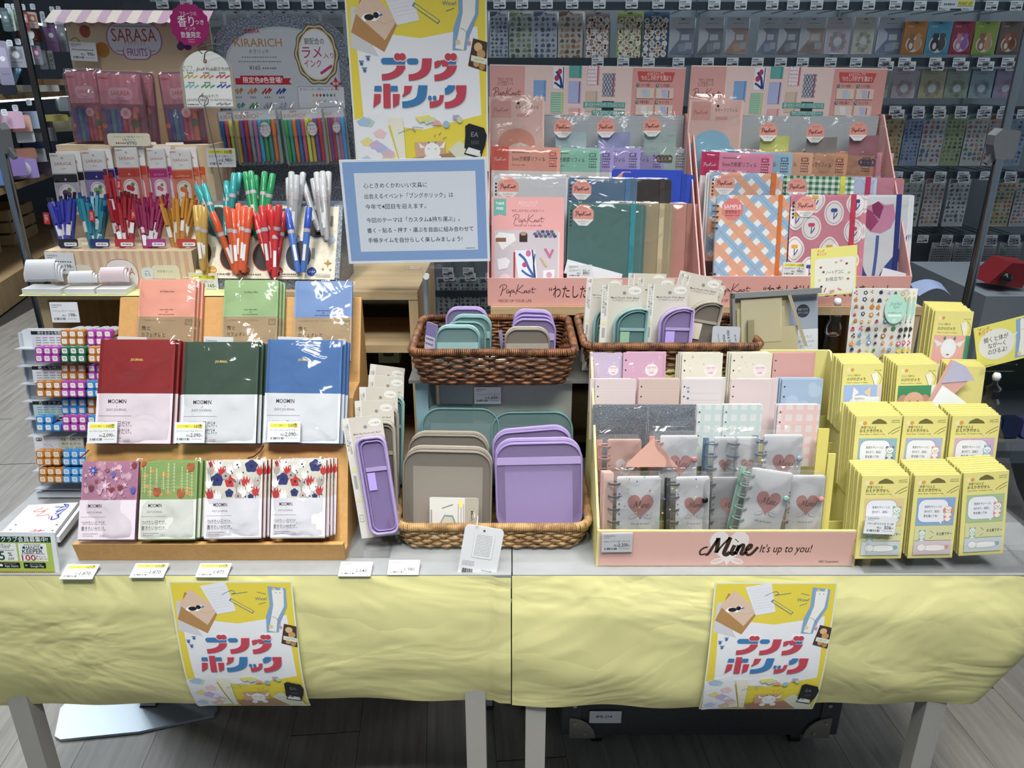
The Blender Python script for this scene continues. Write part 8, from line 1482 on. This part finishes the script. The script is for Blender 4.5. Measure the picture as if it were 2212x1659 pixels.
fixthing('paper_stack', 'white paper goods stacked on the upper aisle board', 'paper goods', 82, 198, .30, .05, .18, '#bdb9b2'); fixthing('paper_stack', 'orange striped paper goods on the upper aisle board past the black post', 'paper goods', 124, 184, .26, .05, .18, '#c9a07a'); fixthing('dark_box', 'dark box at the near end of the upper aisle board', 'box', 8, 206, .16, .07, .1, '#1f222c')
for nm, x, y, w, h, d, c, cat in (('peach shaped case in clear wrap', 44, 285, .14, .12, .05, '#e0a99a', 'case'), ('pink wrapped case behind the peach one', 24, 278, .16, .12, .05, '#cfa9c4', 'case'), ('pale blue wrapped case', 74, 278, .13, .13, .05, '#a9bdd6', 'case'), ('white leaning card with a small logo', 52, 308, .13, .09, .01, '#c9ced2', 'card'), ('grey folded pouch', 88, 308, .22, .11, .05, '#7d7d80', 'pouch'), ('navy star patterned pouch', 86, 332, .26, .09, .06, '#2f3860', 'pouch'),
        ('lilac boxy bag with a round label', 50, 386, .20, .14, .10, '#9a86c4', 'bag'), ('second lilac bag behind the round labelled one', 32, 380, .14, .13, .10, '#8a74b4', 'bag'), ('clear bag of orange and purple charms', 54, 344, .14, .08, .06, '#a0705c', 'charms'), ('clear bag with white bow clips', 82, 350, .13, .10, .05, '#a9acb4', 'clips'), ('blue checked pouch at the picture edge', 1, 400, .12, .16, .08, '#5a7ab0', 'pouch'), ('red and navy slim pens in a clear bag', 98, 376, .12, .12, .04, '#5c4a66', 'pens'), ('yellow folders under the upper board', 106, 262, .28, .05, .10, '#a9a050', 'folders'), ('cream folders past the black post', 138, 284, .20, .12, .06, '#b9b294', 'folders'), ('silver wrapped pack past the black post', 138, 240, .12, .12, .05, '#aab4bc', 'pack')):
    fixthing('aisle_item', nm + ' on the aisle table', cat, x, y, w, h, d, c, rad=.012, rough=.35, extra=(lambda a: (a.ell(.45, .5, .3, '#cfc9d6', None, 20), a.dashes(.25, .65, .5, .03, '#667', 5))) if 'round label' in nm and 'second' not in nm else None)
# slatted crates on the platform
def crate(px, py, w, d, h, label):
    a_, b_ = FX.uv(px, py); t = thing('wooden_crate', label, 'crate', FX.mat(a_ + .25, .20, -.33)); 
    for k in range(3): m = MB(); m.box(0, w, .015 + k * h / 3, .015 + k * h / 3 + h * .27, -.012, 0); put('slat', m, CRATE, t); m = MB(); m.box(0, w, .015 + k * h / 3, .015 + k * h / 3 + h * .27, -d, -d + .012); put('slat', m, CRATE, t)
    for k in range(3): m = MB(); m.box(-.012, 0, .015 + k * h / 3, .015 + k * h / 3 + h * .27, -d, 0); put('slat', m, CRATE, t); m = MB(); m.box(w, w + .012, .015 + k * h / 3, .015 + k * h / 3 + h * .27, -d, 0); put('slat', m, CRATE, t)
    for x in (0.02, w - .05):
        for z in (-.04, -d + .012): m = MB(); m.box(x, x + .03, .0, h, z, z + .028); put('corner_post', m, CRATE, t)
    m = MB(); m.box(0, w, 0, .012, -d + .012, -.012); put('bottom_board', m, CRATE, t)
crate(4, 545, .62, .36, .33, 'pale wooden slatted crate under the aisle table, seen behind the chrome pole'); crate(100, 500, .55, .36, .30, 'second wooden crate further along the aisle platform')
